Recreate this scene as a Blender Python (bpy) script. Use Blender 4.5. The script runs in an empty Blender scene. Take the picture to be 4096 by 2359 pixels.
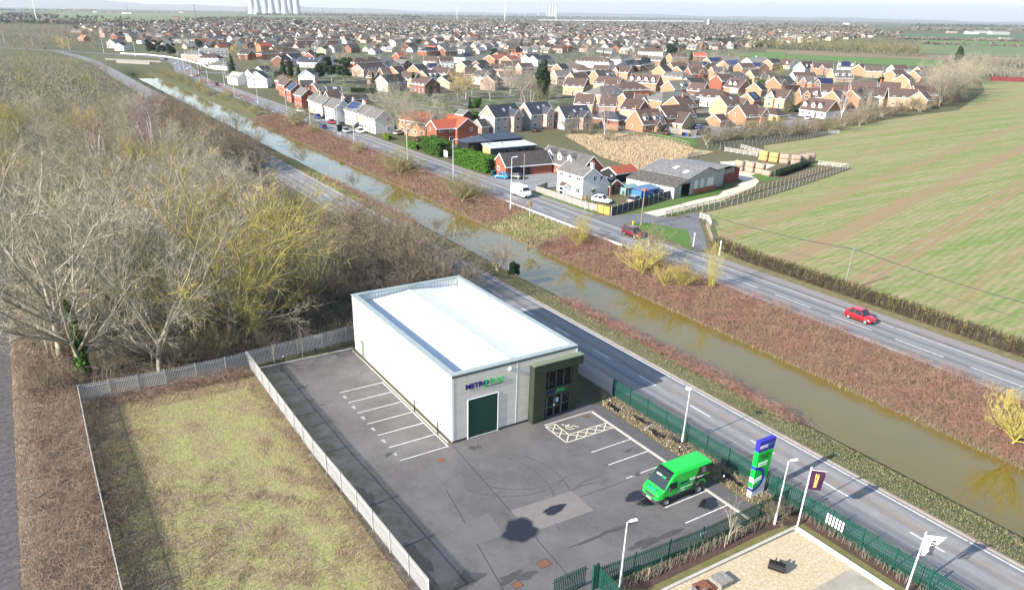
import bpy, math, random
import numpy as np
from mathutils import Matrix, Vector

# ------------------------------------------------------------------ camera, sky, sun, exposure
# World frame: x runs from the yard towards the canal, y along the road (away from the camera), z up;
# the origin is the front left corner of the white unit.
TH = 0.5494062858117832
PITCH, ROLL, FPX, CAMH = 0.45083168582464656, 0.016734277317204237, 2933.654640731731, 34.752827203829284
PPX, PPY = 2048 - 90.41763387551419, 1179.5 + 295.0640273162609
_u = np.array([math.cos(TH), math.sin(TH), 0.0]); _v = np.array([-math.sin(TH), math.cos(TH), 0.0])
def _fr(a): return np.array([a @ _u, a @ _v, a[2]])
_f = np.array([0, math.cos(PITCH), -math.sin(PITCH)]); _r = np.array([1.0, 0, 0]); _up = np.cross(_r, _f)
FWD = _fr(_f); RGT = _fr(math.cos(ROLL)*_r + math.sin(ROLL)*_up); UPV = _fr(-math.sin(ROLL)*_r + math.cos(ROLL)*_up)
CAM = _fr(np.array([3.2184652246925807, -56.248898419682085, CAMH]))
def ground(px, py, z=0.0):
    "point of the horizontal plane at height z that the photograph (4096 px wide) shows at this pixel"
    d = FWD + RGT*((px-PPX)/FPX) - UPV*((py-PPY)/FPX)
    p = CAM + d*((z-CAM[2])/d[2]); return (float(p[0]), float(p[1]), z)
def to_px(p):
    d = np.asarray(p, float) - CAM; w = d @ FWD
    return PPX + FPX*(d @ RGT)/w, PPY - FPX*(d @ UPV)/w

scene = bpy.context.scene
cd = bpy.data.cameras.new('camera'); cam = bpy.data.objects.new('camera', cd); scene.collection.objects.link(cam)
cam.matrix_world = Matrix(((RGT[0], UPV[0], -FWD[0], CAM[0]), (RGT[1], UPV[1], -FWD[1], CAM[1]),
                           (RGT[2], UPV[2], -FWD[2], CAM[2]), (0, 0, 0, 1)))
cd.sensor_fit = 'HORIZONTAL'; cd.sensor_width = 36.0; cd.lens = FPX/4096*36.0
cd.shift_x = (2048-PPX)/4096; cd.shift_y = (PPY-1179.5)/4096
cd.clip_start = 0.5; cd.clip_end = 90000
scene.camera = cam

SUN_EL = math.radians(27.3)
SUN_DIR = Vector((13.1, 0.8, 0)).normalized()          # the way the shadows fall
world = bpy.data.worlds.new('World'); scene.world = world; world.use_nodes = True
wt = world.node_tree; wt.nodes.clear()
wo = wt.nodes.new('ShaderNodeOutputWorld'); wb = wt.nodes.new('ShaderNodeBackground'); sk = wt.nodes.new('ShaderNodeTexSky')
sk.sky_type = 'NISHITA'; sk.sun_disc = False; sk.sun_elevation = SUN_EL
sk.sun_rotation = math.atan2(-SUN_DIR.x, -SUN_DIR.y)
sk.air_density = 1.0; sk.dust_density = 0.6; sk.ozone_density = 1.5; sk.altitude = 30
wb.inputs[1].default_value = 0.125
wt.links.new(sk.outputs[0], wb.inputs[0]); wt.links.new(wb.outputs[0], wo.inputs[0])
sl = bpy.data.lights.new('sun', 'SUN'); sl.energy = 4.9; sl.angle = math.radians(0.53); sl.color = (1.0, 0.94, 0.85)
so = bpy.data.objects.new('sun', sl); scene.collection.objects.link(so)
_d = Vector((SUN_DIR.x*math.cos(SUN_EL), SUN_DIR.y*math.cos(SUN_EL), -math.sin(SUN_EL)))
so.rotation_euler = _d.to_track_quat('-Z', 'Y').to_euler(); so.location = (-60, 0, 60)
vs = scene.view_settings
vs.view_transform = 'Standard'; vs.look = 'None'; vs.gamma = 1.0; vs.use_curve_mapping = False; vs.exposure = 1.3
scene.display_settings.display_device = 'sRGB'
scene.render.engine = 'CYCLES'
cy = scene.cycles
cy.use_denoising = True; cy.max_bounces = 5; cy.diffuse_bounces = 2; cy.glossy_bounces = 2; cy.transmission_bounces = 3
cy.volume_bounces = 0; cy.transparent_max_bounces = 6; cy.caustics_reflective = False; cy.caustics_refractive = False
cy.use_adaptive_sampling = True; cy.adaptive_threshold = 0.015

# ------------------------------------------------------------------ helpers: objects
COL = scene.collection
rnd = random.Random(7)
def link(o, parent=None):
    COL.objects.link(o)
    if parent is not None: o.parent = parent
    return o
def tag(o, label=None, cat=None, group=None, kind=None):
    if label: o['label'] = label
    if cat: o['category'] = cat
    if group: o['group'] = group
    if kind: o['kind'] = kind
    return o
def thing(name, label, cat, loc=(0, 0, 0), rz=0.0, group=None):
    o = link(bpy.data.objects.new(name, None)); o.location = loc; o.rotation_euler = (0, 0, rz)
    o.empty_display_size = 0.3
    return tag(o, label, cat, group)
def put(name, mesh, parent=None, loc=(0, 0, 0), rot=(0, 0, 0), scale=None):
    o = link(bpy.data.objects.new(name, mesh), parent); o.location = loc; o.rotation_euler = rot
    if scale is not None: o.scale = scale if hasattr(scale, '__len__') else (scale,)*3
    return o
def copy_tree(o, parent=None):
    c = o.copy(); COL.objects.link(c); c.parent = parent
    for ch in list(o.children): copy_tree(ch, c)
    return c
def np_mesh(name, V, F, mats, mi=None, smooth=False):
    "numpy verts (n,3) and faces (m,k) -> mesh"
    V = np.ascontiguousarray(V, np.float32); F = np.ascontiguousarray(F, np.int32)
    me = bpy.data.meshes.new(name); n, k = F.shape
    me.vertices.add(len(V)); me.vertices.foreach_set('co', V.ravel())
    me.loops.add(n*k); me.loops.foreach_set('vertex_index', F.ravel())
    me.polygons.add(n); me.polygons.foreach_set('loop_start', np.arange(0, n*k, k, dtype=np.int32))
    if mi is not None: me.polygons.foreach_set('material_index', np.ascontiguousarray(mi, np.int32))
    if smooth: me.polygons.foreach_set('use_smooth', np.ones(n, bool))
    for m in (mats if isinstance(mats, (list, tuple)) else [mats]): me.materials.append(m)
    me.update(calc_edges=True); return me
class MB:
    "collects faces; build() links them as ONE mesh object"
    def __init__(s): s.v = []; s.f = []; s.m = []
    def face(s, pts, mi=0):
        i = len(s.v); s.v.extend(tuple(p) for p in pts); s.f.append(tuple(range(i, i+len(pts)))); s.m.append(mi); return s
    def hexa(s, b, t, mi=0):
        i = len(s.v); s.v.extend(tuple(p) for p in b); s.v.extend(tuple(p) for p in t)
        for q in ((3, 2, 1, 0), (4, 5, 6, 7), (0, 1, 5, 4), (1, 2, 6, 5), (2, 3, 7, 6), (3, 0, 4, 7)):
            s.f.append(tuple(i+k for k in q)); s.m.append(mi)
        return s
    def box(s, x0, y0, z0, x1, y1, z1, mi=0):
        b = [(x0, y0, z0), (x1, y0, z0), (x1, y1, z0), (x0, y1, z0)]
        return s.hexa(b, [(p[0], p[1], z1) for p in b], mi)
    def cbox(s, c, sx, sy, sz, rz=0.0, mi=0):
        ca, sa = math.cos(rz), math.sin(rz); b = []
        for dx, dy in ((-.5, -.5), (.5, -.5), (.5, .5), (-.5, .5)):
            x, y = dx*sx, dy*sy; b.append((c[0]+x*ca-y*sa, c[1]+x*sa+y*ca, c[2]))
        return s.hexa(b, [(p[0], p[1], c[2]+sz) for p in b], mi)
    def prism(s, poly, z0, z1, mi=0, mt=None):
        n = len(poly); i = len(s.v)
        s.v.extend((p[0], p[1], z0) for p in poly); s.v.extend((p[0], p[1], z1) for p in poly)
        s.f.append(tuple(range(i+n-1, i-1, -1))); s.m.append(mi)
        s.f.append(tuple(range(i+n, i+2*n))); s.m.append(mi if mt is None else mt)
        for k in range(n):
            l = (k+1) % n; s.f.append((i+k, i+l, i+n+l, i+n+k)); s.m.append(mi)
        return s
    def tube(s, p0, p1, r0, r1=None, n=6, mi=0, caps=True):
        r1 = r0 if r1 is None else r1
        a = Vector(p0); b = Vector(p1); d = (b-a).normalized()
        x = d.cross(Vector((0, 0, 1)) if abs(d.z) < .9 else Vector((1, 0, 0))).normalized(); y = d.cross(x)
        i = len(s.v)
        for c, r in ((a, r0), (b, r1)):
            for k in range(n):
                t = 2*math.pi*k/n; s.v.append(tuple(c + x*(r*math.cos(t)) + y*(r*math.sin(t))))
        for k in range(n):
            l = (k+1) % n; s.f.append((i+l, i+k, i+n+k, i+n+l)); s.m.append(mi)
        if caps:
            s.f.append(tuple(range(i, i+n))); s.m.append(mi); s.f.append(tuple(range(i+2*n-1, i+n-1, -1))); s.m.append(mi)
        return s
    def lathe(s, prof, n=12, c=(0, 0, 0), mi=0):
        i = len(s.v)
        for r, z in prof:
            for k in range(n):
                t = 2*math.pi*k/n; s.v.append((c[0]+r*math.cos(t), c[1]+r*math.sin(t), c[2]+z))
        for j in range(len(prof)-1):
            for k in range(n):
                l = (k+1) % n; s.f.append((i+j*n+k, i+j*n+l, i+(j+1)*n+l, i+(j+1)*n+k)); s.m.append(mi)
        return s
    def mesh(s, name, mats, smooth=False):
        me = bpy.data.meshes.new(name); me.from_pydata(s.v, [], s.f)
        for m in (mats if isinstance(mats, (list, tuple)) else [mats]): me.materials.append(m)
        me.polygons.foreach_set('material_index', s.m)
        if smooth: me.polygons.foreach_set('use_smooth', [True]*len(s.f))
        me.update(); return me
    def build(s, name, mats, parent=None, smooth=False, loc=(0, 0, 0), rot=(0, 0, 0)):
        return put(name, s.mesh(name, mats, smooth), parent, loc, rot)
def sheet(name, polys, mat, z, parent=None, kind='structure', label=None):
    mb = MB()
    for p in (polys if hasattr(polys[0][0], '__len__') else [polys]): mb.face([(q[0], q[1], z) for q in p])
    o = mb.build(name, mat, parent)
    if parent is None: tag(o, label, None, None, kind)
    return o
_text = {}
def text_mesh(txt, size, mat, bold=0.0, extrude=0.01):
    key = (txt, size, mat.name, bold)
    if key in _text: return _text[key]
    cu = bpy.data.curves.new('lettering', 'FONT'); cu.body = txt; cu.size = size; cu.extrude = extrude; cu.offset = bold
    cu.resolution_u = 3; cu.align_x = 'LEFT'
    o = bpy.data.objects.new('lettering', cu); COL.objects.link(o)
    dg = bpy.context.evaluated_depsgraph_get(); me = bpy.data.meshes.new_from_object(o.evaluated_get(dg))
    bpy.data.objects.remove(o); me.materials.clear(); me.materials.append(mat); _text[key] = me
    return me
def fit_text(name, txt, w, h, mat, parent, M, bold=0.0, thick=0.02):
    "lettering scaled to w x h metres, its lower left corner at the origin of matrix M"
    me = text_mesh(txt, 1.0, mat, bold, 0.5)
    co = np.empty(len(me.vertices)*3, np.float32); me.vertices.foreach_get('co', co); co = co.reshape(-1, 3)
    lo, hi = co.min(0), co.max(0)
    o = put(name, me, parent)
    sc = Matrix.Diagonal((w/(hi[0]-lo[0]), h/(hi[1]-lo[1]), thick, 1))
    o.matrix_local = M @ sc @ Matrix.Translation((-lo[0], -lo[1], 0.5)); return o
def face_matrix(o, xdir, ydir):
    x = Vector(xdir).normalized(); y = Vector(ydir).normalized(); z = x.cross(y)
    return Matrix(((x.x, y.x, z.x, o[0]), (x.y, y.y, z.y, o[1]), (x.z, y.z, z.z, o[2]), (0, 0, 0, 1)))

# ------------------------------------------------------------------ helpers: materials
def lin(c):
    return tuple((x/12.92 if x <= 0.04045 else ((x+0.055)/1.055)**2.4) for x in c)
class NT:
    def __init__(s, name):
        s.mat = bpy.data.materials.new(name); s.mat.use_nodes = True; s.t = s.mat.node_tree
        s.b = s.t.nodes['Principled BSDF']; s._co = None
    def n(s, typ): return s.t.nodes.new('ShaderNode'+typ)
    def l(s, a, b): s.t.links.new(a, b)
    def set(s, sock, v):
        if hasattr(v, 'is_output'): s.l(v, sock)
        elif isinstance(v, (tuple, list)) and len(v) == 3 and sock.type == 'RGBA': sock.default_value = (*v, 1)
        else: sock.default_value = v
    def co(s, scale=(1, 1, 1), rot=0.0, loc=(0, 0, 0)):
        if s._co is None: s._co = s.n('TexCoord')
        m = s.n('Mapping'); s.l(s._co.outputs['Object'], m.inputs[0])
        m.inputs['Scale'].default_value = scale; m.inputs['Rotation'].default_value = (0, 0, rot); m.inputs['Location'].default_value = loc
        return m.outputs[0]
    def noise(s, vec, scale, detail=4, rough=0.6):
        n = s.n('TexNoise'); s.l(vec, n.inputs['Vector']); n.inputs['Scale'].default_value = scale
        n.inputs['Detail'].default_value = detail; n.inputs['Roughness'].default_value = rough; return n.outputs['Fac']
    def ramp(s, fac, stops):
        r = s.n('ValToRGB'); s.l(fac, r.inputs[0]); e = r.color_ramp.elements
        while len(e) < len(stops): e.new(0.5)
        for k, (p, c) in enumerate(stops):
            e[k].position = p; e[k].color = (c, c, c, 1) if not hasattr(c, '__len__') else (*c, 1)
        return r.outputs[0]
    def mix(s, fac, a, b, mode='MIX'):
        m = s.n('Mix'); m.data_type = 'RGBA'; m.blend_type = mode
        s.set(m.inputs[0], fac); s.set(m.inputs[6], a); s.set(m.inputs[7], b); return m.outputs[2]
    def math(s, op, a, b=0.0):
        m = s.n('Math'); m.operation = op; s.set(m.inputs[0], a); s.set(m.inputs[1], b); return m.outputs[0]
    def xyz(s, vec):
        m = s.n('SeparateXYZ'); s.l(vec, m.inputs[0]); return m.outputs
    def bump(s, h, strength=0.3, dist=0.05):
        b = s.n('Bump'); s.l(h, b.inputs['Height']); b.inputs['Strength'].default_value = strength; b.inputs['Distance'].default_value = dist
        s.l(b.outputs[0], s.b.inputs['Normal'])
    def done(s, col, rough=0.8, spec=0.3, metal=0.0):
        s.set(s.b.inputs['Base Color'], col); s.set(s.b.inputs['Roughness'], rough)
        s.b.inputs['Specular IOR Level'].default_value = spec; s.b.inputs['Metallic'].default_value = metal
        return s.mat
def M(name, c, rough=0.75, c2=None, scale=3.0, detail=5, spec=0.3, metal=0.0, bump=0.0, bdist=0.03, rand=0.0, lo=0.35, hi=0.65, stretch=(1, 1, 1), bscale=None):
    t = NT(name); col = c
    v = t.co(stretch)
    if c2 is not None:
        fac = t.noise(v, scale, detail); col = t.mix(t.ramp(fac, [(lo, 0.0), (hi, 1.0)]), c, c2)
        if bump: t.bump(t.noise(v, bscale or scale*3, 4), bump, bdist)
    if rand:
        oi = t.n('ObjectInfo'); k = t.math('ADD', t.math('MULTIPLY', oi.outputs['Random'], 2*rand), 1-rand)
        cc = t.n('CombineColor'); [t.l(k, cc.inputs[i]) for i in range(3)]
        col = t.mix(1.0, col, cc.outputs[0], 'MULTIPLY')
    return t.done(col, rough, spec, metal)
# ------------------------------------------------------------------ materials shared by many things
white_clad = M('white_cladding', (0.80, 0.80, 0.78), 0.45, (0.74, 0.74, 0.73), 0.6)
panel_grey = M('panel_off_white', (0.66, 0.590, 0.505), 0.5, (0.61, 0.550, 0.475), 0.8)
coping = M('coping_grey_green', (0.30, 0.35, 0.34), 0.4, (0.25, 0.30, 0.29), 1.5)
dark_trim = M('dark_trim', (0.035, 0.038, 0.036), 0.5)
roof_white = M('roof_sheet_white', (0.66, 0.68, 0.69), 0.4, (0.58, 0.61, 0.63), 0.35, stretch=(1, 6, 1))
olive = M('olive_cladding', (0.028, 0.038, 0.024), 0.5, (0.034, 0.046, 0.029), 0.8)
roller_green = M('roller_green', (0.012, 0.050, 0.032), 0.5)
glass_dark = NT('dark_glass').done((0.008, 0.009, 0.010), 0.08, 0.25)
alu = M('aluminium_frame', (0.10, 0.12, 0.10), 0.4)
galv = M('galvanised_steel', (0.46, 0.455, 0.44), 0.5, (0.38, 0.375, 0.36), 2.0, metal=0.1)
fence_green = M('fence_green', (0.008, 0.068, 0.048), 0.45, (0.010, 0.055, 0.040), 1.0)
pole_grey = M('lamp_post_grey', (0.60, 0.61, 0.62), 0.45, metal=0.2)
white_paint = M('white_paint', (0.80, 0.80, 0.80), 0.5)
line_white = M('road_line_white', (0.62, 0.615, 0.60), 0.7, (0.30, 0.295, 0.29), 4.0, lo=0.45, hi=0.72)
line_cream = M('road_line_cream', (0.58, 0.53, 0.41), 0.7, (0.40, 0.36, 0.29), 5.0, lo=0.5, hi=0.8)
navy = NT('navy_letters').done((0.018, 0.012, 0.16), 0.35)
leaf_green = NT('logo_green').done((0.02, 0.52, 0.09), 0.35)
black = M('black_plastic', (0.012, 0.012, 0.013), 0.5)
rubber = M('tyre_rubber', (0.018, 0.018, 0.019), 0.8)
wood_pale = M('weathered_wood', (0.34, 0.28, 0.20), 0.85, (0.24, 0.20, 0.15), 4.0, rand=0.15)
wood_grey = M('grey_wood', (0.27, 0.25, 0.22), 0.85, (0.18, 0.17, 0.15), 4.0, rand=0.15)
concrete = M('kerb_concrete', (0.46, 0.43, 0.38), 0.85, (0.36, 0.34, 0.30), 2.5)
rust = M('rusty_steel', (0.22, 0.085, 0.045), 0.8, (0.14, 0.06, 0.04), 5.0)

# ------------------------------------------------------------------ ground with the canal cut into it
def ground_mat():
    t = NT('ground_grass'); v = t.co()
    a = t.noise(v, 0.02, 6, 0.65); b = t.noise(v, 0.9, 5, 0.7); c = t.noise(v, 0.0035, 4, 0.6)
    g = t.mix(t.ramp(a, [(0.35, 0.0), (0.65, 1.0)]), (0.115, 0.105, 0.060), (0.080, 0.100, 0.035))
    g = t.mix(t.ramp(b, [(0.3, 0.0), (0.75, 1.0)]), g, (0.15, 0.125, 0.075))
    g = t.mix(t.ramp(c, [(0.42, 0.0), (0.58, 0.8)]), g, (0.075, 0.085, 0.045))
    t.bump(b, 0.5, 0.08); return t.done(g, 0.95, 0.1)
XS = [-45000, -6000, -900, -200, -60, -34, -20, 0, 27.5, 29, 30.5, 32, 33.0, 33.8, 34.6, 39, 43.8, 44.4, 46, 48, 50, 52, 53.6, 70, 120, 300, 900, 3000, 12000, 45000]
ZS = {29: -0.10, 30.5: -0.50, 32: -1.05, 33.0: -1.50, 33.8: -1.92, 34.6: -2.9, 39: -3.3, 43.8: -2.9, 44.4: -2.0, 46: -1.7, 48: -1.25, 50: -0.8, 52: -0.35, 53.6: -0.02}
YS = [-2500, -300, -90, -88] + list(range(-80, 461, 12)) + [462, 466, 520, 800, 2000, 5000, 12000, 48000]
gv = []; rg = random.Random(3)
for y in YS:
    for x in XS:
        z = ZS.get(x, 0.0) if -90 < y < 463 else 0.0
        if z and x in (33.0, 33.8): gv.append((x + rg.uniform(-.5, .5), y, z + rg.uniform(-.06, .06)))
        else: gv.append((x, y, z))
nx = len(XS)
gf = [(j*nx+i, j*nx+i+1, (j+1)*nx+i+1, (j+1)*nx+i) for j in range(len(YS)-1) for i in range(nx-1)]
tag(put('ground', np_mesh('ground', np.array(gv), np.array(gf), ground_mat())), 'grassy ground of the plain with the canal cutting', None, None, 'structure')
def water_mat():
    t = NT('canal_water'); v = t.co((1, 1, 1))
    a = t.noise(v, 0.05, 3); col = t.mix(t.ramp(a, [(0.3, 0.0), (0.7, 1.0)]), (0.150, 0.108, 0.012), (0.120, 0.090, 0.014))
    n = t.noise(t.co((2.4, 0.7, 1)), 1.3, 3); t.bump(n, 0.035, 0.05)
    t.b.inputs['IOR'].default_value = 1.75; return t.done(col, 0.02, 0.5)
sheet('canal_water', [(32.2, -89), (44.9, -89), (44.9, 462), (32.2, 462)], water_mat(), -1.95, label='still olive canal water reflecting the sky')

# ------------------------------------------------------------------ roads
def lane_mat():
    t = NT('lane_asphalt'); v = t.co(); x = t.xyz(v)[0]
    fine = t.noise(t.co((1, .35, 1)), 2.2, 6, 0.7); big = t.noise(t.co((1, .12, 1)), 0.55, 4)
    col = t.mix(t.ramp(fine, [(0.3, 0.0), (0.7, 1.0)]), (0.185, 0.180, 0.182), (0.260, 0.252, 0.248))
    w = t.math('SINE', t.math('MULTIPLY', t.math('SUBTRACT', x, 20.6), 3.45))
    col = t.mix(t.ramp(t.math('ADD', t.math('MULTIPLY', w, .35), big), [(0.40, 0.0), (0.85, 0.75)]), col, (0.135, 0.135, 0.145))
    dirt = t.ramp(t.math('ADD', t.math('MULTIPLY', t.math('COSINE', t.math('MULTIPLY', t.math('SUBTRACT', x, 21.6), 1.9)), .16), t.noise(t.co((1.2, .25, 1)), 1.1, 6, .7)), [(0.56, 0.0), (0.72, 0.85)])
    col = t.mix(dirt, col, (0.235, 0.195, 0.155)); t.bump(t.noise(v, 30, 3), 0.3, 0.01)
    return t.done(col, 0.8, 0.25)
def aroad_mat():
    t = NT('main_road_asphalt'); v = t.co(); x = t.xyz(v)[0]
    fine = t.noise(t.co((1, .3, 1)), 2.0, 6, .7)
    col = t.mix(t.ramp(fine, [(0.3, 0.0), (0.7, 1.0)]), (0.185, 0.184, 0.186), (0.225, 0.224, 0.224))
    w = t.math('COSINE', t.math('MULTIPLY', t.math('SUBTRACT', x, 56.0), 3.3))
    w = t.math('ADD', t.math('MULTIPLY', w, .3), t.noise(t.co((.6, .03, 1)), 1.0, 4))
    col = t.mix(t.ramp(w, [(0.35, 0.0), (0.8, 0.85)]), col, (0.125, 0.125, 0.130)); t.bump(t.noise(v, 30, 3), 0.25, 0.01)
    return t.done(col, 0.75, 0.25)
def tarmac(name, c1, c2, sc=1.0, c3=None):
    t = NT(name); v = t.co()
    col = t.mix(t.ramp(t.noise(v, sc, 6, .7), [(0.3, 0.0), (0.7, 1.0)]), c1, c2)
    if c3: col = t.mix(t.ramp(t.noise(t.co((1, 1, 1), 0, (31, 7, 0)), sc*.35, 5, .7), [(0.55, 0.0), (0.72, .8)]), col, c3)
    t.bump(t.noise(v, 25, 3), 0.3, 0.01); return t.done(col, 0.85, 0.25)
lane = sheet('lane', [(19.9, -70), (27.12, -70), (27.12, 520), (25.5, 560), (24, 560), (19.9, 520)], lane_mat(), 0.016, label='near asphalt lane between the yard fence and the canal')
aroad = sheet('main_road', [(54.2, -90), (61.85, -90), (61.85, 380), (54.2, 380)], aroad_mat(), 0.016, label='main road along the far bank of the canal')
far_tar = tarmac('far_asphalt', (0.15, 0.15, 0.155), (0.185, 0.185, 0.19), .5)
def ribbon(name, pts, w, mat, z, parent=None, label=None):
    L, Rr = [], []
    for i, p in enumerate(pts):
        a = pts[max(0, i-1)]; b = pts[min(len(pts)-1, i+1)]; dx, dy = b[0]-a[0], b[1]-a[1]; n = math.hypot(dx, dy)
        ww = w[i] if hasattr(w, '__len__') else w
        L.append((p[0]-dy/n*ww/2, p[1]+dx/n*ww/2)); Rr.append((p[0]+dy/n*ww/2, p[1]-dx/n*ww/2))
    return sheet(name, [[L[i], Rr[i], Rr[i+1], L[i+1]] for i in range(len(pts)-1)], mat, z, parent, label=label)
BEND = [(58, 378), (60.2, 425), (65.5, 470), (71.5, 512), (75, 555), (74, 600), (66, 636), (50, 662), (20, 716), (-25, 790), (-80, 850)]
ribbon('road_bend', BEND, [7.6, 11, 13, 11, 9, 8, 8, 8, 8, 7, 7], far_tar, 0.05, label='distant bend of the main road turning over the canal')
ribbon('slip_road', [(24, 540), (22.5, 590), (19, 640), (15, 680), (10, 728)], 7, far_tar, 0.06, label='distant slip road joining the lane to the bend')
ribbon('side_street', [(70, 455), (80, 440), (100, 432), (140, 430)], 8, far_tar, 0.07, label='distant side street leaving the main road between houses')
mk = MB()
yy = -30.85
while yy < 170:
    mk.box(23.93+.0, yy, .016, 24.07, yy+2.65, .024); yy += 7.62
mk.build('centre_dashes', line_white, lane)
mk = MB(); yy = -70
while yy < 200:
    mk.box(26.68, yy, .016, 26.80, yy+9.6, .024); yy += 9.75
mk.build('edge_line', line_white, lane)
mk = MB(); yy = -74
while yy < 372:
    mk.box(57.93, yy, .016, 58.07, yy+5.9, .024); yy += 8.95
mk.build('centre_dashes', line_white, aroad)
for xx in (54.75, 61.35):
    mk = MB()
    for k in range(22): mk.box(xx, -88+k*21.2, .016, xx+.12, -88+k*21.2+20.9, .024)
    mk.build('edge_line', line_white, aroad)
red_tar = tarmac('red_surfacing', (0.24, 0.12, 0.10), (0.20, 0.11, 0.10), .8)
sheet('hatched_red_median', [(57.0, 285), (58.8, 285), (60.5, 330), (63, 420), (67, 470), (65.5, 470), (60.5, 418), (58, 340)], red_tar, 0.075, aroad)
mk = MB()
for k in range(10): mk.cbox((62.5+k*.9, 385+k*9.5, .05), .2, 4.2, .03, -.09)
for k in range(12): mk.cbox((57.5+k*.75, 300+k*10.5, .05), .2, 5, .03, -.06)
mk.build('bend_dashes', line_white, aroad)
kerb = MB()
for k in range(95): kerb.box(27.14, -68+k*6.1, 0, 27.38, -68+k*6.1+6.07, .10)
tag(kerb.build('kerb', M('worn_kerb', (0.30, 0.245, 0.20), .9, (0.22, 0.19, 0.16), 2.0)), 'low worn kerb along the canal side of the lane', None, None, 'structure')
mud = tarmac('verge_mud', (0.095, 0.080, 0.060), (0.13, 0.11, 0.08), 1.5)
sheet('gutter_strip', [(18.6, -70), (19.9, -70), (19.9, 300), (18.6, 300)], mud, 0.012, label='muddy strip between the palisade fence and the lane')
path_m = tarmac('footpath_asphalt', (0.235, 0.220, 0.215), (0.20, 0.19, 0.185), .8)
sheet('footpath', [(62.35, -90), (64.25, -90), (64.25, 31), (63.0, 34), (62.35, 40)], path_m, 0.03, label='pale footpath beside the main road by the field hedge')
sheet('footpath', [(62.2, 62), (64.2, 60), (64.2, 82), (64.4, 100), (64.6, 372), (62.2, 372)], path_m, 0.03, label='pale footpath along the houses of the main road')
k2 = MB()
for y0, y1 in ((-90, 50), (62.5, 372)):
    k = y0
    while k < y1: k2.box(61.9, k, 0, 62.15, min(k+6, y1)-.04, .11); k += 6
tag(k2.build('kerb', M('dark_kerb', (0.13, 0.115, 0.10), .9, (0.09, .08, .07), 2.0)), 'dark kerb between the main road and its footpath', None, None, 'structure')
sheet('road_verge', [(64.25, -90), (66.3, -90), (66.3, 30), (64.25, 30)], M('dry_verge', (0.20, 0.16, 0.085), .95, (0.12, 0.115, 0.05), 1.2, bump=.6, bdist=.1), 0.02, label='dry grass verge below the field hedge')
wet_tar = tarmac('patched_asphalt', (0.115, 0.115, 0.118), (0.165, 0.163, 0.165), .35, (0.05, 0.05, 0.055))
sheet('junction', [(61.6, 62.5), (66.1, 57.8), (73.4, 56.9), (74.0, 52.8), (77, 50.6), (80.3, 52.2), (83.5, 52), (79, 47.4), (71.4, 38.7), (65.8, 32.4), (63.4, 33.2), (64.6, 35.0), (71.8, 43.1), (68.7, 50.8), (65, 52), (61.6, 50)], wet_tar, 0.034, label='patched asphalt mouth of the farm lane at the main road')
track_m = tarmac('chalk_track', (0.52, 0.46, 0.34), (0.60, 0.55, 0.43), .5, (0.36, 0.31, 0.22))
sheet('farm_track', [[(73.4, 56.9), (82.2, 58.2), (91.5, 60.3), (98.9, 61.2), (103, 63.7), (108.3, 65.2), (113.5, 64), (105, 60.5), (94.9, 56.8), (81.2, 54.3), (74.0, 53.4)],
      [(108.3, 65.2), (115.5, 69.3), (117.5, 73), (121, 80), (130, 90), (138, 88), (140, 80), (130, 76), (122.5, 73), (120.9, 69.8), (118.8, 67.3), (113.5, 64)]], track_m, 0.03, label='pale chalk farm track curving past the barn to the bales')
drive_m = tarmac('drive_asphalt', (0.20, 0.20, 0.205), (0.24, 0.24, 0.24), .5)
sheet('drive', [(64.3, 83.5), (69.2, 83.5), (80.8, 86), (80.8, 98.5), (67.5, 98.5), (64.3, 101)], drive_m, 0.034, label='grey forecourt of the brick bungalow beside the main road')
lawn_m = M('mown_lawn', (0.060, 0.145, 0.018), .95, (0.085, 0.135, 0.03), .8, bump=.4, bdist=.05)
lawns = [([(62.6, 82), (64.9, 82.5), (65.2, 64), (65.6, 61.8), (64.0, 61.0), (63.6, 64)], 'bright grass strip outside the white cottage fence'),
         ([(65.2, 51.2), (68.9, 50.6), (72.2, 43.0), (64.9, 35.2), (64.3, 36), (64.3, 48)], 'grass triangle between junction and footpath'),
         ([(66.6, 57.2), (73.3, 57.4), (82.2, 58.6), (91.5, 60.8), (99, 61.8), (104, 65), (103, 66), (88.5, 63.2)], 'grass bank below the barn beside the farm track'),
         ([(75, 52.3), (92.8, 55.0), (110, 59.8), (110.3, 60.6), (94, 56.3), (81, 54.0)], 'grass edge between track and rail fence'),
         ([(104, 64.8), (108.3, 66), (115, 70.3), (117, 75), (114, 74), (109, 69)], 'grass around the red barn end'),
         ([(119.4, 67.6), (124.5, 67), (127, 73), (126, 78.5), (122, 72), (121.4, 70)], 'grass verge below the straw bales')]
for p, l in lawns: sheet('lawn', p, lawn_m, 0.026, label=l)

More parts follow.
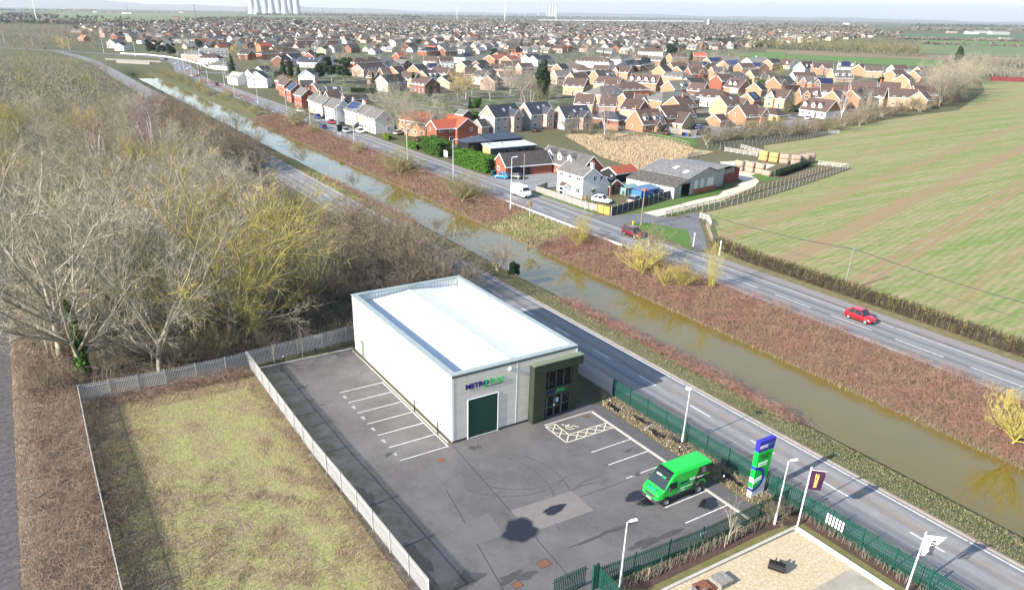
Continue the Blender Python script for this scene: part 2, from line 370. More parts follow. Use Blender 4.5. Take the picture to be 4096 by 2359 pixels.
# ------------------------------------------------------------------ fields
def field_mat():
    t = NT('striped_crop'); rot = -math.radians(14.5)
    v = t.co((1, 1, 1), rot); fx = t.xyz(v)[1]
    rows = t.math('SINE', t.math('MULTIPLY', fx, 5.2)); n1 = t.noise(t.co((.012, .30, 1), rot), 1.0, 6, .65)
    n2 = t.noise(t.co((.16, 1.3, 1), rot), 1.0, 6, .75); n3 = t.noise(t.co(), .035, 4); n4 = t.noise(t.co(), 1.1, 5, .75)
    grn = t.mix(t.ramp(n4, [(0.35, 0.0), (0.7, 1.0)]), (0.122, 0.188, 0.038), (0.180, 0.214, 0.080))
    k = t.math('ADD', t.math('MULTIPLY', n2, .7), t.math('ADD', t.math('MULTIPLY', n1, .5), t.math('MULTIPLY', n4, .35)))
    k = t.math('ADD', k, t.math('MULTIPLY', rows, .035))
    col = t.mix(t.ramp(k, [(0.67, 0.0), (0.90, 1.0)]), grn, (0.300, 0.245, 0.145))
    # tramlines and the bare strip where the drill missed
    for off, w, a in ((5.2, 1.7, .8), (-6.4, .55, .8), (-8.4, .55, .8), (17.8, .9, .7), (20.0, .6, .6), (34, .8, .5), (48, 1.0, .5), (-20, .8, .4), (63, 1.2, .5)):
        dd = t.math('ABSOLUTE', t.math('SUBTRACT', t.math('ADD', fx, t.math('MULTIPLY', n3, 3.0)), off))
        col = t.mix(t.math('MULTIPLY', t.ramp(t.math('DIVIDE', dd, w*1.7), [(0.35, 1.0), (1.0, 0.0)]), a), col, (0.265, 0.180, 0.105))
    t.bump(t.math('ADD', rows, n4), 0.35, 0.06)
    return t.done(col, 0.95, 0.1)
FIELD = [(66.4, -90), (66.4, 30), (70.8, 35.5), (79.6, 46.0), (84.2, 51.2), (104.3, 54.6), (125.2, 59.8), (152.6, 67.0), (152.0, 74), (146, 88), (163, 103.4), (188, 106.2), (205.7, 109.4), (214, 115), (261, 126), (322, 132.5), (430, 178), (512, 223), (560, 200), (700, 90), (700, -90)]
sheet('crop_field', FIELD, field_mat(), 0.02, label='striped young crop field on the right')
def fld(c, c2, sc=.03): return M('field', c, .95, c2, sc)
def R(n, x, y): return (1024*(n-1)+x/2.468, y/2.468)
def pxpoly(n, pts): return [ground(*R(n, x, y))[:2] for x, y in pts]
G1 = fld((0.085, 0.165, 0.030), (0.10, 0.15, 0.04)); G2 = fld((0.10, 0.155, 0.05), (0.13, 0.15, 0.07)); G3 = fld((0.20, 0.15, 0.085), (0.17, 0.14, 0.08)); G4 = fld((0.055, 0.115, 0.045), (0.07, 0.12, 0.05))
far_fields = [(4, [(-700, 560), (0, 523), (700, 560), (1745, 602), (1650, 672), (1100, 640), (860, 625), (640, 605), (200, 585), (-700, 600)], G1, 'bright green field strip behind the estate'),
    (4, [(-20, 490), (1745, 545), (1790, 602), (700, 560), (-20, 523)], G3, 'bare tan strip beyond the green field'),
    (4, [(1490, 440), (2700, 470), (2700, 566), (2200, 557), (1500, 528)], G2, 'pale green field behind the leaning evergreen'),
    (4, [(1450, 536), (2300, 564), (2700, 585), (2700, 640), (1790, 604)], G3, 'brown ploughed strip behind the leaning evergreen'),
    (4, [(1490, 398), (2700, 420), (2700, 464), (1490, 434)], G1, 'green field strip below the far hedge'),
    (4, [(1270, 332), (2700, 346), (2700, 405), (1280, 385)], G4, 'blue green field before the white sheds'),
    (4, [(930, 310), (1270, 318), (1270, 370), (950, 350)], G4, 'small blue green field among trees'),
    (1, [(60, 183), (1900, 208), (1960, 243), (1200, 252), (700, 237), (280, 232)], G1, 'wide green field at the upper left'),
    (1, [(500, 128), (2300, 138), (2527, 178), (1900, 205), (1100, 200), (560, 182)], G2, 'pale green field beyond the upper left field'),
    (1, [(-300, 120), (60, 120), (60, 140), (-300, 140)], G1, 'far green field at the left edge'),
    (2, [(-200, 152), (450, 160), (880, 185), (880, 203), (560, 214), (100, 200)], G2, 'pale field below the cooling towers'),
    (2, [(380, 188), (900, 190), (880, 204), (500, 216)], G1, 'green field strip below the pylons'),
    (2, [(805, 458), (1100, 445), (1290, 450), (1280, 480), (820, 490)], G1, 'playing field among the village houses'),
    (3, [(1000, 192), (1700, 200), (2600, 212), (2600, 222), (1700, 214)], G4, 'dark green field on the far plain'),
    (3, [(250, 196), (1100, 201), (1900, 208), (1900, 218), (1000, 213), (260, 206)], M('pale_stubble', (0.50, 0.48, 0.44), .9, (.42, .40, .36), .02), 'pale strip on the far plain'),
    (3, [(2240, 540), (2400, 525), (2700, 520), (2700, 600), (2500, 580), (2240, 566)], G1, 'green field by the white bungalows'),
    (1, [(-300, 42), (1200, 46), (1200, 55), (-300, 55)], M('pale_sheds_field', (0.40, 0.39, 0.37), .9, (.18, .19, .16), .01), 'pale strip on the far left plain')]
for i, (n, p, m, l) in enumerate(far_fields): sheet('field', pxpoly(n, p), m, 0.10+0.03*i, label=l)
sheet('rough_grassland', [ground(*R(3, x, y))[:2] for x, y in [(520, 1340), (900, 1330), (1280, 1330), (1790, 1470), (2000, 1500), (1750, 1560), (1400, 1720), (900, 1560)]],
      M('tall_dry_grass', (0.42, 0.33, 0.20), .95, (0.24, 0.20, 0.10), .5, bump=.6, bdist=.2), 0.05, label='tall pale dry grass behind the barn')
sheet('estate_green', pxpoly(3, [(1300, 1335), (1520, 1330), (1800, 1375), (1830, 1440), (1760, 1440)]), lawn_m, 0.06, label='bright lawn in front of the dormer house')
street = tarmac('estate_asphalt', (0.19, 0.19, 0.195), (0.23, 0.23, 0.23), .3)
sheet('estate_road', pxpoly(3, [(1560, 1345), (1790, 1370), (2050, 1330), (2300, 1290), (2520, 1270), (2520, 1250), (2100, 1265), (1950, 1230), (1830, 1230), (1840, 1270), (1700, 1340)]), street, 0.08, label='estate road past the dormer house')
sheet('estate_road', pxpoly(4, [(120, 1130), (190, 1140), (380, 1185), (420, 1200), (380, 1245), (180, 1260), (130, 1215)]), street, 0.08, label='estate road by the blue garage')
GARD = NT('garden_patchwork'); _v2 = GARD.co(); _a = GARD.noise(_v2, .09, 3, .5); _b = GARD.noise(GARD.co((1, 1, 1), 0, (50, 9, 0)), .16, 3, .5)
_c = GARD.mix(GARD.ramp(_a, [(0.44, 0.0), (0.50, 1.0)]), (.085, .075, .055), (.085, .105, .04)); _c = GARD.mix(GARD.ramp(_b, [(0.54, 0.0), (0.58, 1.0)]), _c, (.20, .18, .165))
sheet('village_gardens', [ground(x, y)[:2] for x, y in ((760, 150), (1060, 92), (1500, 88), (2100, 94), (2700, 108), (3050, 225), (3750, 285), (3700, 330), (3600, 400), (3360, 468), (3200, 500), (2900, 555), (2560, 545), (2350, 500), (2000, 480), (1700, 460), (1500, 420), (1250, 330), (1000, 240))], GARD.done(_c, .9, .15), .045, label='patchwork of gardens, drives and lawns between the village houses')
woodfloor = M('leaf_litter', (0.075, 0.058, 0.040), .95, (0.110, 0.090, 0.058), .6, bump=.8, bdist=.15)
sheet('woodland_floor', [(-33.5, 24.6), (18.6, 26.5), (18.6, 520), (-120, 700), (-100, 400), (-60, 200)], woodfloor, 0.008, label='dark leaf littered floor of the wood')
ballast = tarmac('ballast', (0.045, 0.041, 0.041), (0.135, 0.124, 0.120), 2.2)
sheet('cinder_track', [(-33.3, -60), (-33.6, 60), (-34.5, 110), (-40, 170), (-60, 170), (-75, -60)], ballast, 0.02, label='dark cinder track along the left edge')
# ------------------------------------------------------------------ the yard
def yard_mat():
    t = NT('yard_asphalt'); v = t.co()
    a = t.noise(v, .22, 5, .6); b = t.noise(v, 3.0, 6, .75); c = t.noise(t.co((1, 1, 1), 0, (9, 4, 0)), .5, 6, .7)
    col = t.mix(t.ramp(b, [(0.3, 0.0), (0.7, 1.0)]), (0.086, 0.080, 0.077), (0.112, 0.105, 0.101))
    col = t.mix(t.ramp(a, [(0.40, 0.0), (0.62, .8)]), col, (0.140, 0.132, 0.129))
    col = t.mix(t.ramp(c, [(0.58, 0.0), (0.70, .7)]), col, (0.066, 0.065, 0.063))
    sp = t.noise(v, 14, 2, .5); col = t.mix(t.ramp(sp, [(0.70, 0.0), (0.76, .6)]), col, (0.30, 0.30, 0.29))
    x = t.xyz(v)  # moss along the fence side, darkened further to paint in the fence's shade
    ms = t.math('ADD', t.noise(t.co((1, 1, 1), 0, (3, 8, 0)), .8, 6, .7), t.math('MULTIPLY', t.math('ADD', x[0], 6.5), -.06))
    col = t.mix(t.ramp(ms, [(0.60, 0.0), (0.84, .8)]), col, (0.050, 0.058, 0.026))
    t.bump(t.noise(v, 28, 3), .35, .008)
    return t.done(col, t.ramp(a, [(0.4, 0.85), (0.65, 0.6)]), .3)
yard = sheet('yard', [(-11.35, -21.0), (14.5, -21.0), (14.5, -1.6), (9.1, -1.6), (9.1, 0.0), (0.0, 0.0), (-0.30, 0.0), (-0.30, 23.7), (-11.35, 23.7)], yard_mat(), 0.02, label='asphalt yard in front of the white unit')
sheet('yard', [(-11.35, -40), (1, -40), (1, -21.0), (-11.35, -21.0)], yard_mat(), 0.02, label='asphalt yard entrance at the bottom edge')
pm = tarmac('path_asphalt', (0.082, 0.078, 0.078), (0.105, 0.10, 0.10), .8)
sheet('yard_path', [(9.1, -1.45), (9.1, 0), (15.2, 0), (16.15, -0.9), (16.15, -21), (14.75, -21), (14.75, -1.45)], pm, 0.05, label='narrow asphalt path beside the kerb and parking bays')
kb = MB()
for k in range(21): kb.box(14.5, -1.45-(k+1)*.93, 0, 14.72, -1.45-k*.93-.02, .10)
for k in range(6): kb.box(9.1+k*.93, -1.6, 0, 9.1+(k+1)*.93-.02, -1.42, .10)
for k in range(12): kb.box(-11.2+k*.93, 23.7, 0, -11.2+(k+1)*.93-.02, 23.86, .10)
for k in range(23): kb.box(-0.32, .3+k, 0, -0.2, .3+k+.97, .06)
tag(kb.build('kerb', concrete), 'pale concrete kerb around the yard', None, None, 'structure')
# painted bays
LW = .085
ev = [14.2-2.4*k for k in range(7)]
for i, y in enumerate(ev):
    b = MB().box(-5.25, y-LW/2, .02, -0.55, y+LW/2, .026); b.build('bay_line', line_white, yard)
MB().box(-0.60, -0.3, .02, -0.50, 14.25, .0262).build('bay_line', line_white, yard)
for i in range(6):
    y = ev[i]-1.2
    fit_text('bay_lettering', 'EV', .60, .27, line_white, yard, face_matrix((-5.28, y+.30, .021), (0, -1, 0), (1, 0, 0)), .01, .006)
for y in (-7.35, -9.68, -12.0, -14.35, -16.65, -18.88):
    MB().box(10.0, y-.05, .02, 14.48, y+.05, .026).build('bay_line', line_white, yard)
def strip(mb, a, b, w, z0=.02, z1=.0265):
    d = Vector((b[0]-a[0], b[1]-a[1])); d.normalize(); n = Vector((-d.y, d.x))*w/2
    mb.hexa([(a[0]-n.x, a[1]-n.y, z0), (b[0]-n.x, b[1]-n.y, z0), (b[0]+n.x, b[1]+n.y, z0), (a[0]+n.x, a[1]+n.y, z0)],
            [(a[0]-n.x, a[1]-n.y, z1), (b[0]-n.x, b[1]-n.y, z1), (b[0]+n.x, b[1]+n.y, z1), (a[0]+n.x, a[1]+n.y, z1)])
h = MB()
for a, b in [((9.0, -1.7), (9.03, -4.95)), ((10.12, -1.7), (10.08, -3.9)), ((10.08, -3.9), (14.45, -3.95)), ((9.03, -4.95), (14.45, -4.95)), ((9.0, -1.72), (10.12, -1.72)), ((10.08, -3.9), (9.03, -4.95))]: strip(h, a, b, .11)
h.build('hatch_outline', line_cream, yard)
h = MB()
for k in range(2):
    y0 = -1.75-k*1.07; strip(h, (9.0, y0), (10.1, y0-1.05), .10, .02, .0272); strip(h, (10.1, y0), (9.0, y0-1.05), .10, .02, .0279)
for k in range(4):
    x0 = 10.1+k*1.08; strip(h, (x0, -3.95), (x0+1.06, -4.93), .10, .02, .0272); strip(h, (x0+1.06, -3.95), (x0, -4.93), .10, .02, .0279)
h.build('hatch_bars', line_cream, yard)
h = MB()   # wheelchair symbol
prev = None
for k in range(15):
    a = math.radians(60+k*17); q = (11.0+.42*math.cos(a), -2.85+.42*math.sin(a))
    if prev: strip(h, prev, q, .10, .02, .0262+.0002*(k % 2))
    prev = q
for a, b in [((10.75, -2.35), (11.0, -2.95)), ((11.0, -2.95), (11.45, -2.8)), ((11.45, -2.8), (11.6, -3.25)), ((10.85, -2.6), (11.25, -2.45)), ((11.55, -3.25), (11.75, -3.15))]: strip(h, a, b, .11, .02, .0272)
h.cbox((10.66, -2.16, .02), .2, .2, .007, .4); h.build('wheelchair_symbol', line_cream, yard)
# patch, joints, covers, puddles
patch_m = tarmac('concrete_patch', (0.190, 0.172, 0.162), (0.160, 0.146, 0.138), 1.2)
MB().prism([(-.75, -10.9), (4.97, -11.15), (4.87, -14.13), (-.87, -13.94)], .02, .0245).build('concrete_patch', patch_m, yard)
j = MB(); strip(j, (-.1, -.3), (-.8, -11), .05, .02, .0235); strip(j, (-.87, -14), (-1.4, -21), .05, .02, .0235); strip(j, (-3.8, -6), (-6.2, -20), .06, .02, .0235); strip(j, (5, -12.2), (10, -12.25), .05, .02, .0235)
j.build('surface_joints', M('joint_dark', (0.03, 0.03, 0.028), .9), yard)
gr_patch = tarmac('grey_patch', (0.132, 0.126, 0.127), (0.115, 0.110, 0.110), 1.0)
MB().prism([(-5.2, -10.6), (-2.3, -10.3), (-2.9, -13.2), (-5.4, -13.0)], .02, .0236).build('grey_patch', gr_patch, yard)
wet = NT('wet_puddle').done((0.018, 0.018, 0.022), 0.12, .5)
damp = tarmac('damp_asphalt', (0.050, 0.049, 0.048), (0.078, 0.075, 0.073), 3)
def blob(name, c, rx, ry, m, z, seed, amp=.26):
    r = random.Random(seed); ph = [r.uniform(0, 6.3) for _ in range(5)]; pts = []
    for k in range(40):
        a = 2*math.pi*k/40; s = 1+amp*(math.sin(2*a+ph[0])*.4+math.sin(3*a+ph[1])*.35+math.sin(5*a+ph[2])*.25+math.sin(9*a+ph[3])*.16)
        pts.append((c[0]+rx*s*math.cos(a), c[1]+ry*s*math.sin(a), z))
    MB().face(pts).build(name, m, yard)
for i, (c, rx, ry) in enumerate([((-1.45, -13.3), 1.35, 1.15), ((9.0, -14.35), .85, .6), ((2.3, -12.5), .95, .42), ((13.4, -18.0), .9, .6), ((9.7, -15.4), 1.3, .5)]):
    blob('damp_stain', c, rx*1.15, ry*1.15, damp, .0262+i*.0004, i+20)
    blob('puddle', c, rx, ry, wet, .029+i*.0004, i+20)
for i, (c, rx, ry) in enumerate([((-8.1, 17.2), .4, .3), ((-7.6, 12.6), .25, .18), ((-5.6, 1.2), .5, .25), ((1.4, -1.6), .5, .35), ((-4.4, -17.4), 1.2, .5), ((6.5, -19.2), 2.2, .35), ((-7.5, -16), 1.0, .8), ((13.0, -8.8), .35, .2), ((11.2, -12.0), .5, .15), ((-9.8, -4), .6, 1.6), ((-9.6, -13), .7, 2.4), ((4.0, -16.8), 2.4, .2)]):
    blob('stain', c, rx, ry, damp, .0262+i*.0005, i+60, .7)
tm_ = M('tyre_mark', (.078, .073, .071), .85, (.105, .099, .096), 3)
for i, (cx_, cy_, rr, a0, a1) in enumerate(((3, -4, 6.0, 3.6, 5.2), (4.2, -3.6, 6.0, 3.7, 5.0), (6, -16, 5.0, 1.2, 2.9), (7.4, -15.6, 5.0, 1.4, 2.7), (-3, -8, 7, 5.6, 6.9), (-1.6, -8.4, 7, 5.7, 6.8))):
    q = MB(); n = 14; P_ = [(cx_+rr*math.cos(a0+(a1-a0)*k/n), cy_+rr*math.sin(a0+(a1-a0)*k/n)) for k in range(n+1)]
    for k in range(n): strip(q, P_[k], P_[k+1], .16+.05*math.sin(k), .02, .0222+.0001*i)
    q.build('tyre_mark', tm_, yard)
q = MB(); rq = random.Random(4)
for k in range(300):
    x, y = (rq.gauss(1.5, 1.6), -.5+rq.gauss(0, .5)) if k < 90 else (rq.uniform(-7, -1.2), rq.gauss(13.5, 2.6)) if k < 250 else (rq.uniform(-10, 14), rq.uniform(-20, 22))
    if not (0 < x < 13.5 and y > -.1) and -11 < x < 14.3 and -20.8 < y < 23 and not (x > 8 and y > -1.7): q.cbox((x, y, .02), rq.uniform(.02, .05), rq.uniform(.02, .05), .015, rq.uniform(0, 3))
q.build('gravel_crumbs', M('pale_crumbs', (.32, .31, .30), .9), yard)['kind'] = 'stuff'
for c, s in (((-1.98, -17.24), .8), ((-4.78, -18.09), .6), ((-2.12, -1.94), .6), ((13.6, -2.05), .5)):
    o = MB().cbox((c[0], c[1], .02), s, s*.75, .012, .0).build('manhole_cover', rust, yard)
    MB().cbox((c[0], c[1], .02), s+.14, s*.75+.14, .008).build('cover_frame', M('frame_dark', (.07, .06, .055), .8), yard)

# ------------------------------------------------------------------ the white unit
L, Wd, HT = 23.2, 13.5, 6.77
unit = thing('industrial_unit', 'white flat roofed industrial unit with green entrance portal and roller door', 'building', (0, 0, 0))
w = MB()
w.box(.06, .06, .25, Wd-.06, L-.06, 5.25); w.build('core_wall', panel_grey, unit)
MB().box(.03, .03, 0, Wd-.03, L-.03, .25).build('plinth', M('plinth_brick', (.07, .06, .055), .9, (.12, .10, .09), 6), unit)
# parapet walls around a recessed roof
for nm, bx in (('parapet', (.06, .06, 5.25, .28, L-.06, HT-.12)), ('parapet', (Wd-.28, .06, 5.25, Wd-.06, L-.06, HT-.12)), ('parapet', (.28, .06, 5.25, Wd-.28, .28, HT-.12)), ('parapet', (.28, L-.28, 5.25, Wd-.28, L-.06, HT-.12))):
    MB().box(*bx).build(nm, white_clad, unit)
for bx in ((-.04, -.04, .55, L+.04), (Wd-.55, -.04, Wd+.04, L+.04)):
    MB().box(bx[0], bx[1], HT-.12, bx[2], bx[3], HT).build('coping', coping, unit)
MB().box(.55, -.04, HT-.12, Wd-.55, .55, HT).build('coping', coping, unit); MB().box(.55, L-.55, HT-.12, Wd-.55, L+.04, HT).build('coping', coping, unit)
MB().box(-.02, -.035, HT-.26, Wd+.02, -.001, HT-.121).build('fascia_dark_trim', dark_trim, unit)  # dark trim strip along the front, just below the coping
# long side cladding: planks; front: panels around the door
for k in range(7):
    z0 = .25+k*.915; z1 = z0+.907
    for nm, x0, x1 in (('wall_panel', -.012, .06), ('wall_panel', Wd-.06, Wd+.012)):
        for q in range(4):
            MB().box(x0, .2+q*5.71, z0, x1, .2+q*5.71+5.70, min(z1, HT-.27)).build(nm, white_clad, unit)
rows = [(.25, 1.07), (1.07, 2.08), (2.08, 3.01), (3.01, 3.94), (3.94, 4.89), (4.89, 5.86), (5.86, 6.50)]
for (z0, z1) in rows:
    for x0, x1 in ((.20, 1.52), (4.82, 6.70), (6.74, 8.15)):
        MB().box(x0+.008, -.012, z0+.008, x1-.008, .06, z1-.008).build('front_panel', panel_grey, unit)
    if z0 > 4.0:
        MB().box(1.53, -.012, z0+.008, 4.81, .06, z1-.008).build('front_panel', panel_grey, unit)
        if z0 > 5.8: MB().box(8.17, -.012, z0+.008, 13.32, .06, z1-.008).build('front_panel', panel_grey, unit)
for x0, x1 in ((-.03, .19), (13.33, 13.53)): MB().box(x0, -.03, .25, x1, .05, HT-.27).build('corner_trim', white_clad, unit)
MB().box(6.70, -.03, .25, 6.74, .05, 6.5).build('corner_trim', white_clad, unit)
MB().box(1.53, -.02, 4.02, 4.81, .05, 4.88).build('door_header', panel_grey, unit)
rd = MB()
for k in range(18): rd.box(1.62, .02+.0, .12+k*.217, 4.70, .05-(k % 2)*.006, .12+k*.217+.21)
rdo = rd.build('roller_door', roller_green, unit, loc=(0, -.06, 0)); MB().box(1.62, .0, .06, 4.70, .06, .12).build('door_rail', white_paint, rdo)
for x0, x1 in ((1.56, 1.62), (4.70, 4.80)): MB().box(x0, -.07, 0, x1, .055, 4.06).build('door_jamb', white_paint, unit)
MB().box(1.62, -.06, 4.0, 4.70, .055, 4.06).build('door_jamb', white_paint, unit)
# side door
MB().box(-.03, 20.15, .1, .0, 21.05, 2.2).build('side_door', M('side_door_green', (.16, .19, .15), .5), unit)
# roof: two shallow white pitches with ribs, ridge, gutters
rf = MB(); zr, ze = 6.28, 5.72
rf.hexa([(.28, .28, ze-.1), (Wd/2, .28, zr-.1), (Wd/2, L-.28, zr-.1), (.28, L-.28, ze-.1)], [(.28, .28, ze), (Wd/2, .28, zr), (Wd/2, L-.28, zr), (.28, L-.28, ze)])
rfo = rf.build('roof_pitch', roof_white, unit)
rf = MB(); rf.hexa([(Wd/2, .28, zr-.1), (Wd-.28, .28, ze-.1), (Wd-.28, L-.28, ze-.1), (Wd/2, L-.28, zr-.1)], [(Wd/2, .28, zr), (Wd-.28, .28, ze), (Wd-.28, L-.28, ze), (Wd/2, L-.28, zr)])
rf2 = rf.build('roof_pitch', roof_white, unit)
for par, xa, xb, za, zb in ((rfo, .75, Wd/2-.12, ze, zr), (rf2, Wd/2+.12, Wd-.75, zr, ze)):
    m = MB()
    for k in range(68):
        y = .5+k*.333; m.hexa([(xa, y, za+.02), (xb, y, zb+.0), (xb, y+.05, zb+.0), (xa, y+.05, za+.02)], [(xa, y+.01, za+.055), (xb, y+.01, zb+.035), (xb, y+.04, zb+.035), (xa, y+.04, za+.055)])
    m.build('standing_ribs', roof_white, par)
MB().hexa([(Wd/2-.22, .28, zr-.005), (Wd/2+.22, .28, zr-.005), (Wd/2+.22, L-.28, zr-.005), (Wd/2-.22, L-.28, zr-.005)], [(Wd/2-.1, .28, zr+.05), (Wd/2+.1, .28, zr+.05), (Wd/2+.1, L-.28, zr+.05), (Wd/2-.1, L-.28, zr+.05)]).build('ridge_cap', roof_white, unit)
for x in (.30, Wd-.72): MB().box(x, .3, ze-.08, x+.42, L-.3, ze+.04).build('gutter', M('gutter_grey', (.30, .32, .33), .5), unit)
m = MB()
for k in range(34):
    m.box(.5+k*.37, L-.282, ze, .53+k*.37, L-.30, HT-.13)
m.build('parapet_ribs', M('rib_grey', (.35, .36, .37), .5), unit)
# portal
PY = -.72
port = MB()
port.box(8.18, PY, .0, 9.52, .05, 5.12); port.build('portal_pier', olive, unit)
MB().box(8.18, PY, 5.12, 13.75, .05, 5.98).build('portal_beam', olive, unit)
MB().box(8.14, PY-.04, 5.98, 13.79, .07, 6.06).build('portal_coping', M('portal_coping', (.16, .20, .13), .5), unit)
for k in range(6): MB().box(8.28, PY-.012, .1+k*.85, 9.50, PY, .1+k*.85+.84).build('portal_panel', olive, unit)
for k in range(3): MB().box(8.28+k*1.8, PY-.012, 5.14, 8.28+k*1.8+1.79, PY, 5.96).build('portal_panel', olive, unit)
MB().box(12.85, -.30, 0, 13.55, .06, 5.12).build('portal_column', olive, unit)
MB().box(9.52, -.34, 2.25, 13.55, -.02, 3.08).build('portal_band', olive, unit)
gl = MB().box(9.52, -.10, 3.08, 12.85, -.06, 5.12).build('upper_glazing', glass_dark, unit)
for x in (9.52, 10.2, 11.05, 11.95, 12.79): MB().box(x, -.16, 3.08, x+.06, -.04, 5.12).build('mullion', alu, gl)
gl2 = MB().box(9.52, -.10, .04, 12.85, -.06, 2.25).build('lower_glazing', glass_dark, unit)
for x in (9.52, 10.05, 11.85, 12.79): MB().box(x, -.16, .04, x+.08, -.04, 2.25).build('mullion', alu, gl2)
MB().box(9.52, -.13, 1.0, 10.05, -.05, 1.06).build('transom', alu, gl2); MB().box(11.93, -.13, 1.0, 12.8, -.05, 1.06).build('transom', alu, gl2)
for x0, x1 in ((10.14, 10.96), (11.0, 11.82)):
    d = MB().box(x0, -.14, .05, x1, -.11, 2.2).build('entrance_door', glass_dark, unit)
    for bx in ((x0, .05, x0+.07, 2.2), (x1-.07, .05, x1, 2.2)): MB().box(bx[0], -.18, bx[1], bx[2], -.141, bx[3]).build('door_stile', alu, d)
    MB().box(x0+.07, -.18, .95, x1-.07, -.141, 1.03).build('door_rail', alu, d)
MB().box(10.88, -.21, 1.05, 11.08, -.185, 1.25).build('door_plate', white_paint, unit)
MB().box(11.2, -.155, 1.35, 11.5, -.142, 1.8).build('notice', M('notice_blue', (.35, .5, .75), .5), unit)
# lettering on the wall and on the band
fit_text('sign_lettering', 'METRO', 2.35, .52, navy, unit, face_matrix((1.36, -.03, 5.08), (1, 0, 0), (0, 0, 1)), .03, .05)
fit_text('sign_lettering', 'ROD', 1.42, .52, leaf_green, unit, face_matrix((3.88, -.03, 5.06), (1, 0, 0), (0, 0, 1)), .006, .05)
fit_text('sign_lettering', 'DRAIN CARE AND REPAIR', 1.85, .115, M('sign_grey', (.06, .06, .09), .5), unit, face_matrix((3.38, -.03, 4.86), (1, 0, 0), (0, 0, 1)), .004, .02)
sw = MB(); ctr = []
for k in range(9):
    q = k/8; ctr.append((3.16+.55*q+.10*math.sin(q*6.28), 4.80+1.02*q, .10*math.sin(q*3.14)+.008))
for k in range(8):
    (x0, z0, a), (x1, z1, b) = ctr[k], ctr[k+1]
    sw.hexa([(x0-a, -.085, z0), (x0+a, -.085, z0), (x0+a, -.03, z0), (x0-a, -.03, z0)], [(x1-b, -.085, z1), (x1+b, -.085, z1), (x1+b, -.03, z1), (x1-b, -.03, z1)])
sw.build('sign_leaf_swoosh', leaf_green, unit)
fit_text('band_lettering', 'METRO', 1.12, .26, navy, unit, face_matrix((9.98, -.345, 2.52), (1, 0, 0), (0, 0, 1)), .03, .04)
fit_text('band_lettering', 'ROD', .72, .27, leaf_green, unit, face_matrix((11.26, -.345, 2.58), (1, 0, 0), (0, 0, 1)), .012, .04)
sw = MB(); sw.hexa([(10.93, -.39, 2.44), (11.02, -.39, 2.44), (11.02, -.345, 2.44), (10.93, -.345, 2.44)], [(11.17, -.39, 2.98), (11.26, -.39, 2.98), (11.26, -.345, 2.98), (11.17, -.345, 2.98)]); sw.build('band_leaf_swoosh', leaf_green, unit)
lp = MB(); lp.lathe([(.0, -.02), (.20, -.02), (.22, .04), (.16, .09), (.0, .12)], 16); lpo = lp.build('wall_lamp', white_paint, unit, True, (5.97, -.04, 6.07), (math.radians(90), 0, 0))

# ------------------------------------------------------------------ palisade fences
def pale_mesh(h, mat, w=.088):
    m = MB(); a, b, c = w/2, .014, .022
    for x0, x1, y0, y1 in ((-a, -w/6, b, -.004), (-w/6, w/6, -.004, -.004), (w/6, a, -.004, b)):
        m.hexa([(x0, y0, .06), (x1, y1, .06), (x1, y1+.008, .06), (x0, y0+.008, .06)], [(x0, y0-.0, h-.10), (x1, y1, h-.10), (x1, y1+.008, h-.10), (x0, y0+.008, h-.10)])
        xm = (x0+x1)/2; m.face([(x0, y0, h-.10), (x1, y1, h-.10), (xm*1.15, y1-.02, h)]); m.face([(x1, y1+.008, h-.10), (x0, y0+.008, h-.10), (xm*1.15, y1-.02, h)])
    return m.mesh('pale', mat)
def palisade(pts, h, mat, label, group=None, sp=.155):
    x0, y0 = pts[0]
    root = thing('palisade_fence', label, 'fence', (x0, y0, 0), 0, group)
    pm_ = pale_mesh(h, mat); n = 0; extra = MB()
    tot = sum(math.dist(pts[i], pts[i+1]) for i in range(len(pts)-1)); sp = max(sp, 0.0)
    for i in range(len(pts)-1):
        a, b = pts[i], pts[i+1]; d = math.dist(a, b); ang = math.atan2(b[1]-a[1], b[0]-a[0]); ux, uy = (b[0]-a[0])/d, (b[1]-a[1])/d
        nb = max(1, round(d/2.75))
        for k in range(nb+1 if i == len(pts)-2 else nb):
            q = (a[0]+ux*d*k/nb-x0+uy*.06, a[1]+uy*d*k/nb-y0-ux*.06)
            MB().cbox((0, 0, 0), .10, .055, h+.04).build('post', mat, root, loc=(q[0], q[1], 0), rot=(0, 0, ang))
        for z in (.38, h-.35):
            mb = MB(); mb.cbox((0, 0, 0), d, .045, .05); mb.build('rail', mat, root, loc=((a[0]+b[0])/2-x0+uy*.03, (a[1]+b[1])/2-y0-ux*.03, z), rot=(0, 0, ang))
        np_ = int(d/sp)
        for k in range(np_):
            q = (a[0]+ux*(k+.5)*d/np_-x0, a[1]+uy*(k+.5)*d/np_-y0); n += 1
            if n <= 300: put('pale', pm_, root, (q[0], q[1], 0), (0, 0, ang+math.pi))
            else: extra.cbox((q[0], q[1], .06), .088, .02, h-.06, ang)
    if extra.f: tag(extra.build('far_pales', mat, root), None, None, None, 'stuff')
    return root
palisade([(-27.7, 24.6), (-20.0, 24.2), (-14.0, 24.3), (-11.7, 24.6)], 1.9, galv, 'grey palisade fence behind the scrubby plot, meeting the wood')
palisade([(-11.7, 24.6), (-6.0, 25.3), (0.0, 25.9), (6, 26), (18.7, 26.2)], 1.9, galv, 'grey palisade fence behind the white unit and its bollards')
palisade([(-11.55, 24.5), (-11.5, 14), (-11.4, 4), (-11.0, -5), (-10.6, -16.5)], 1.9, galv, 'long grey palisade fence between the yard and the scrubby plot')
palisade([(-27.75, 24.5), (-27.8, 10), (-27.7, -6), (-27.6, -14)], 1.9, galv, 'grey palisade fence seen edge on at the left of the scrubby plot')
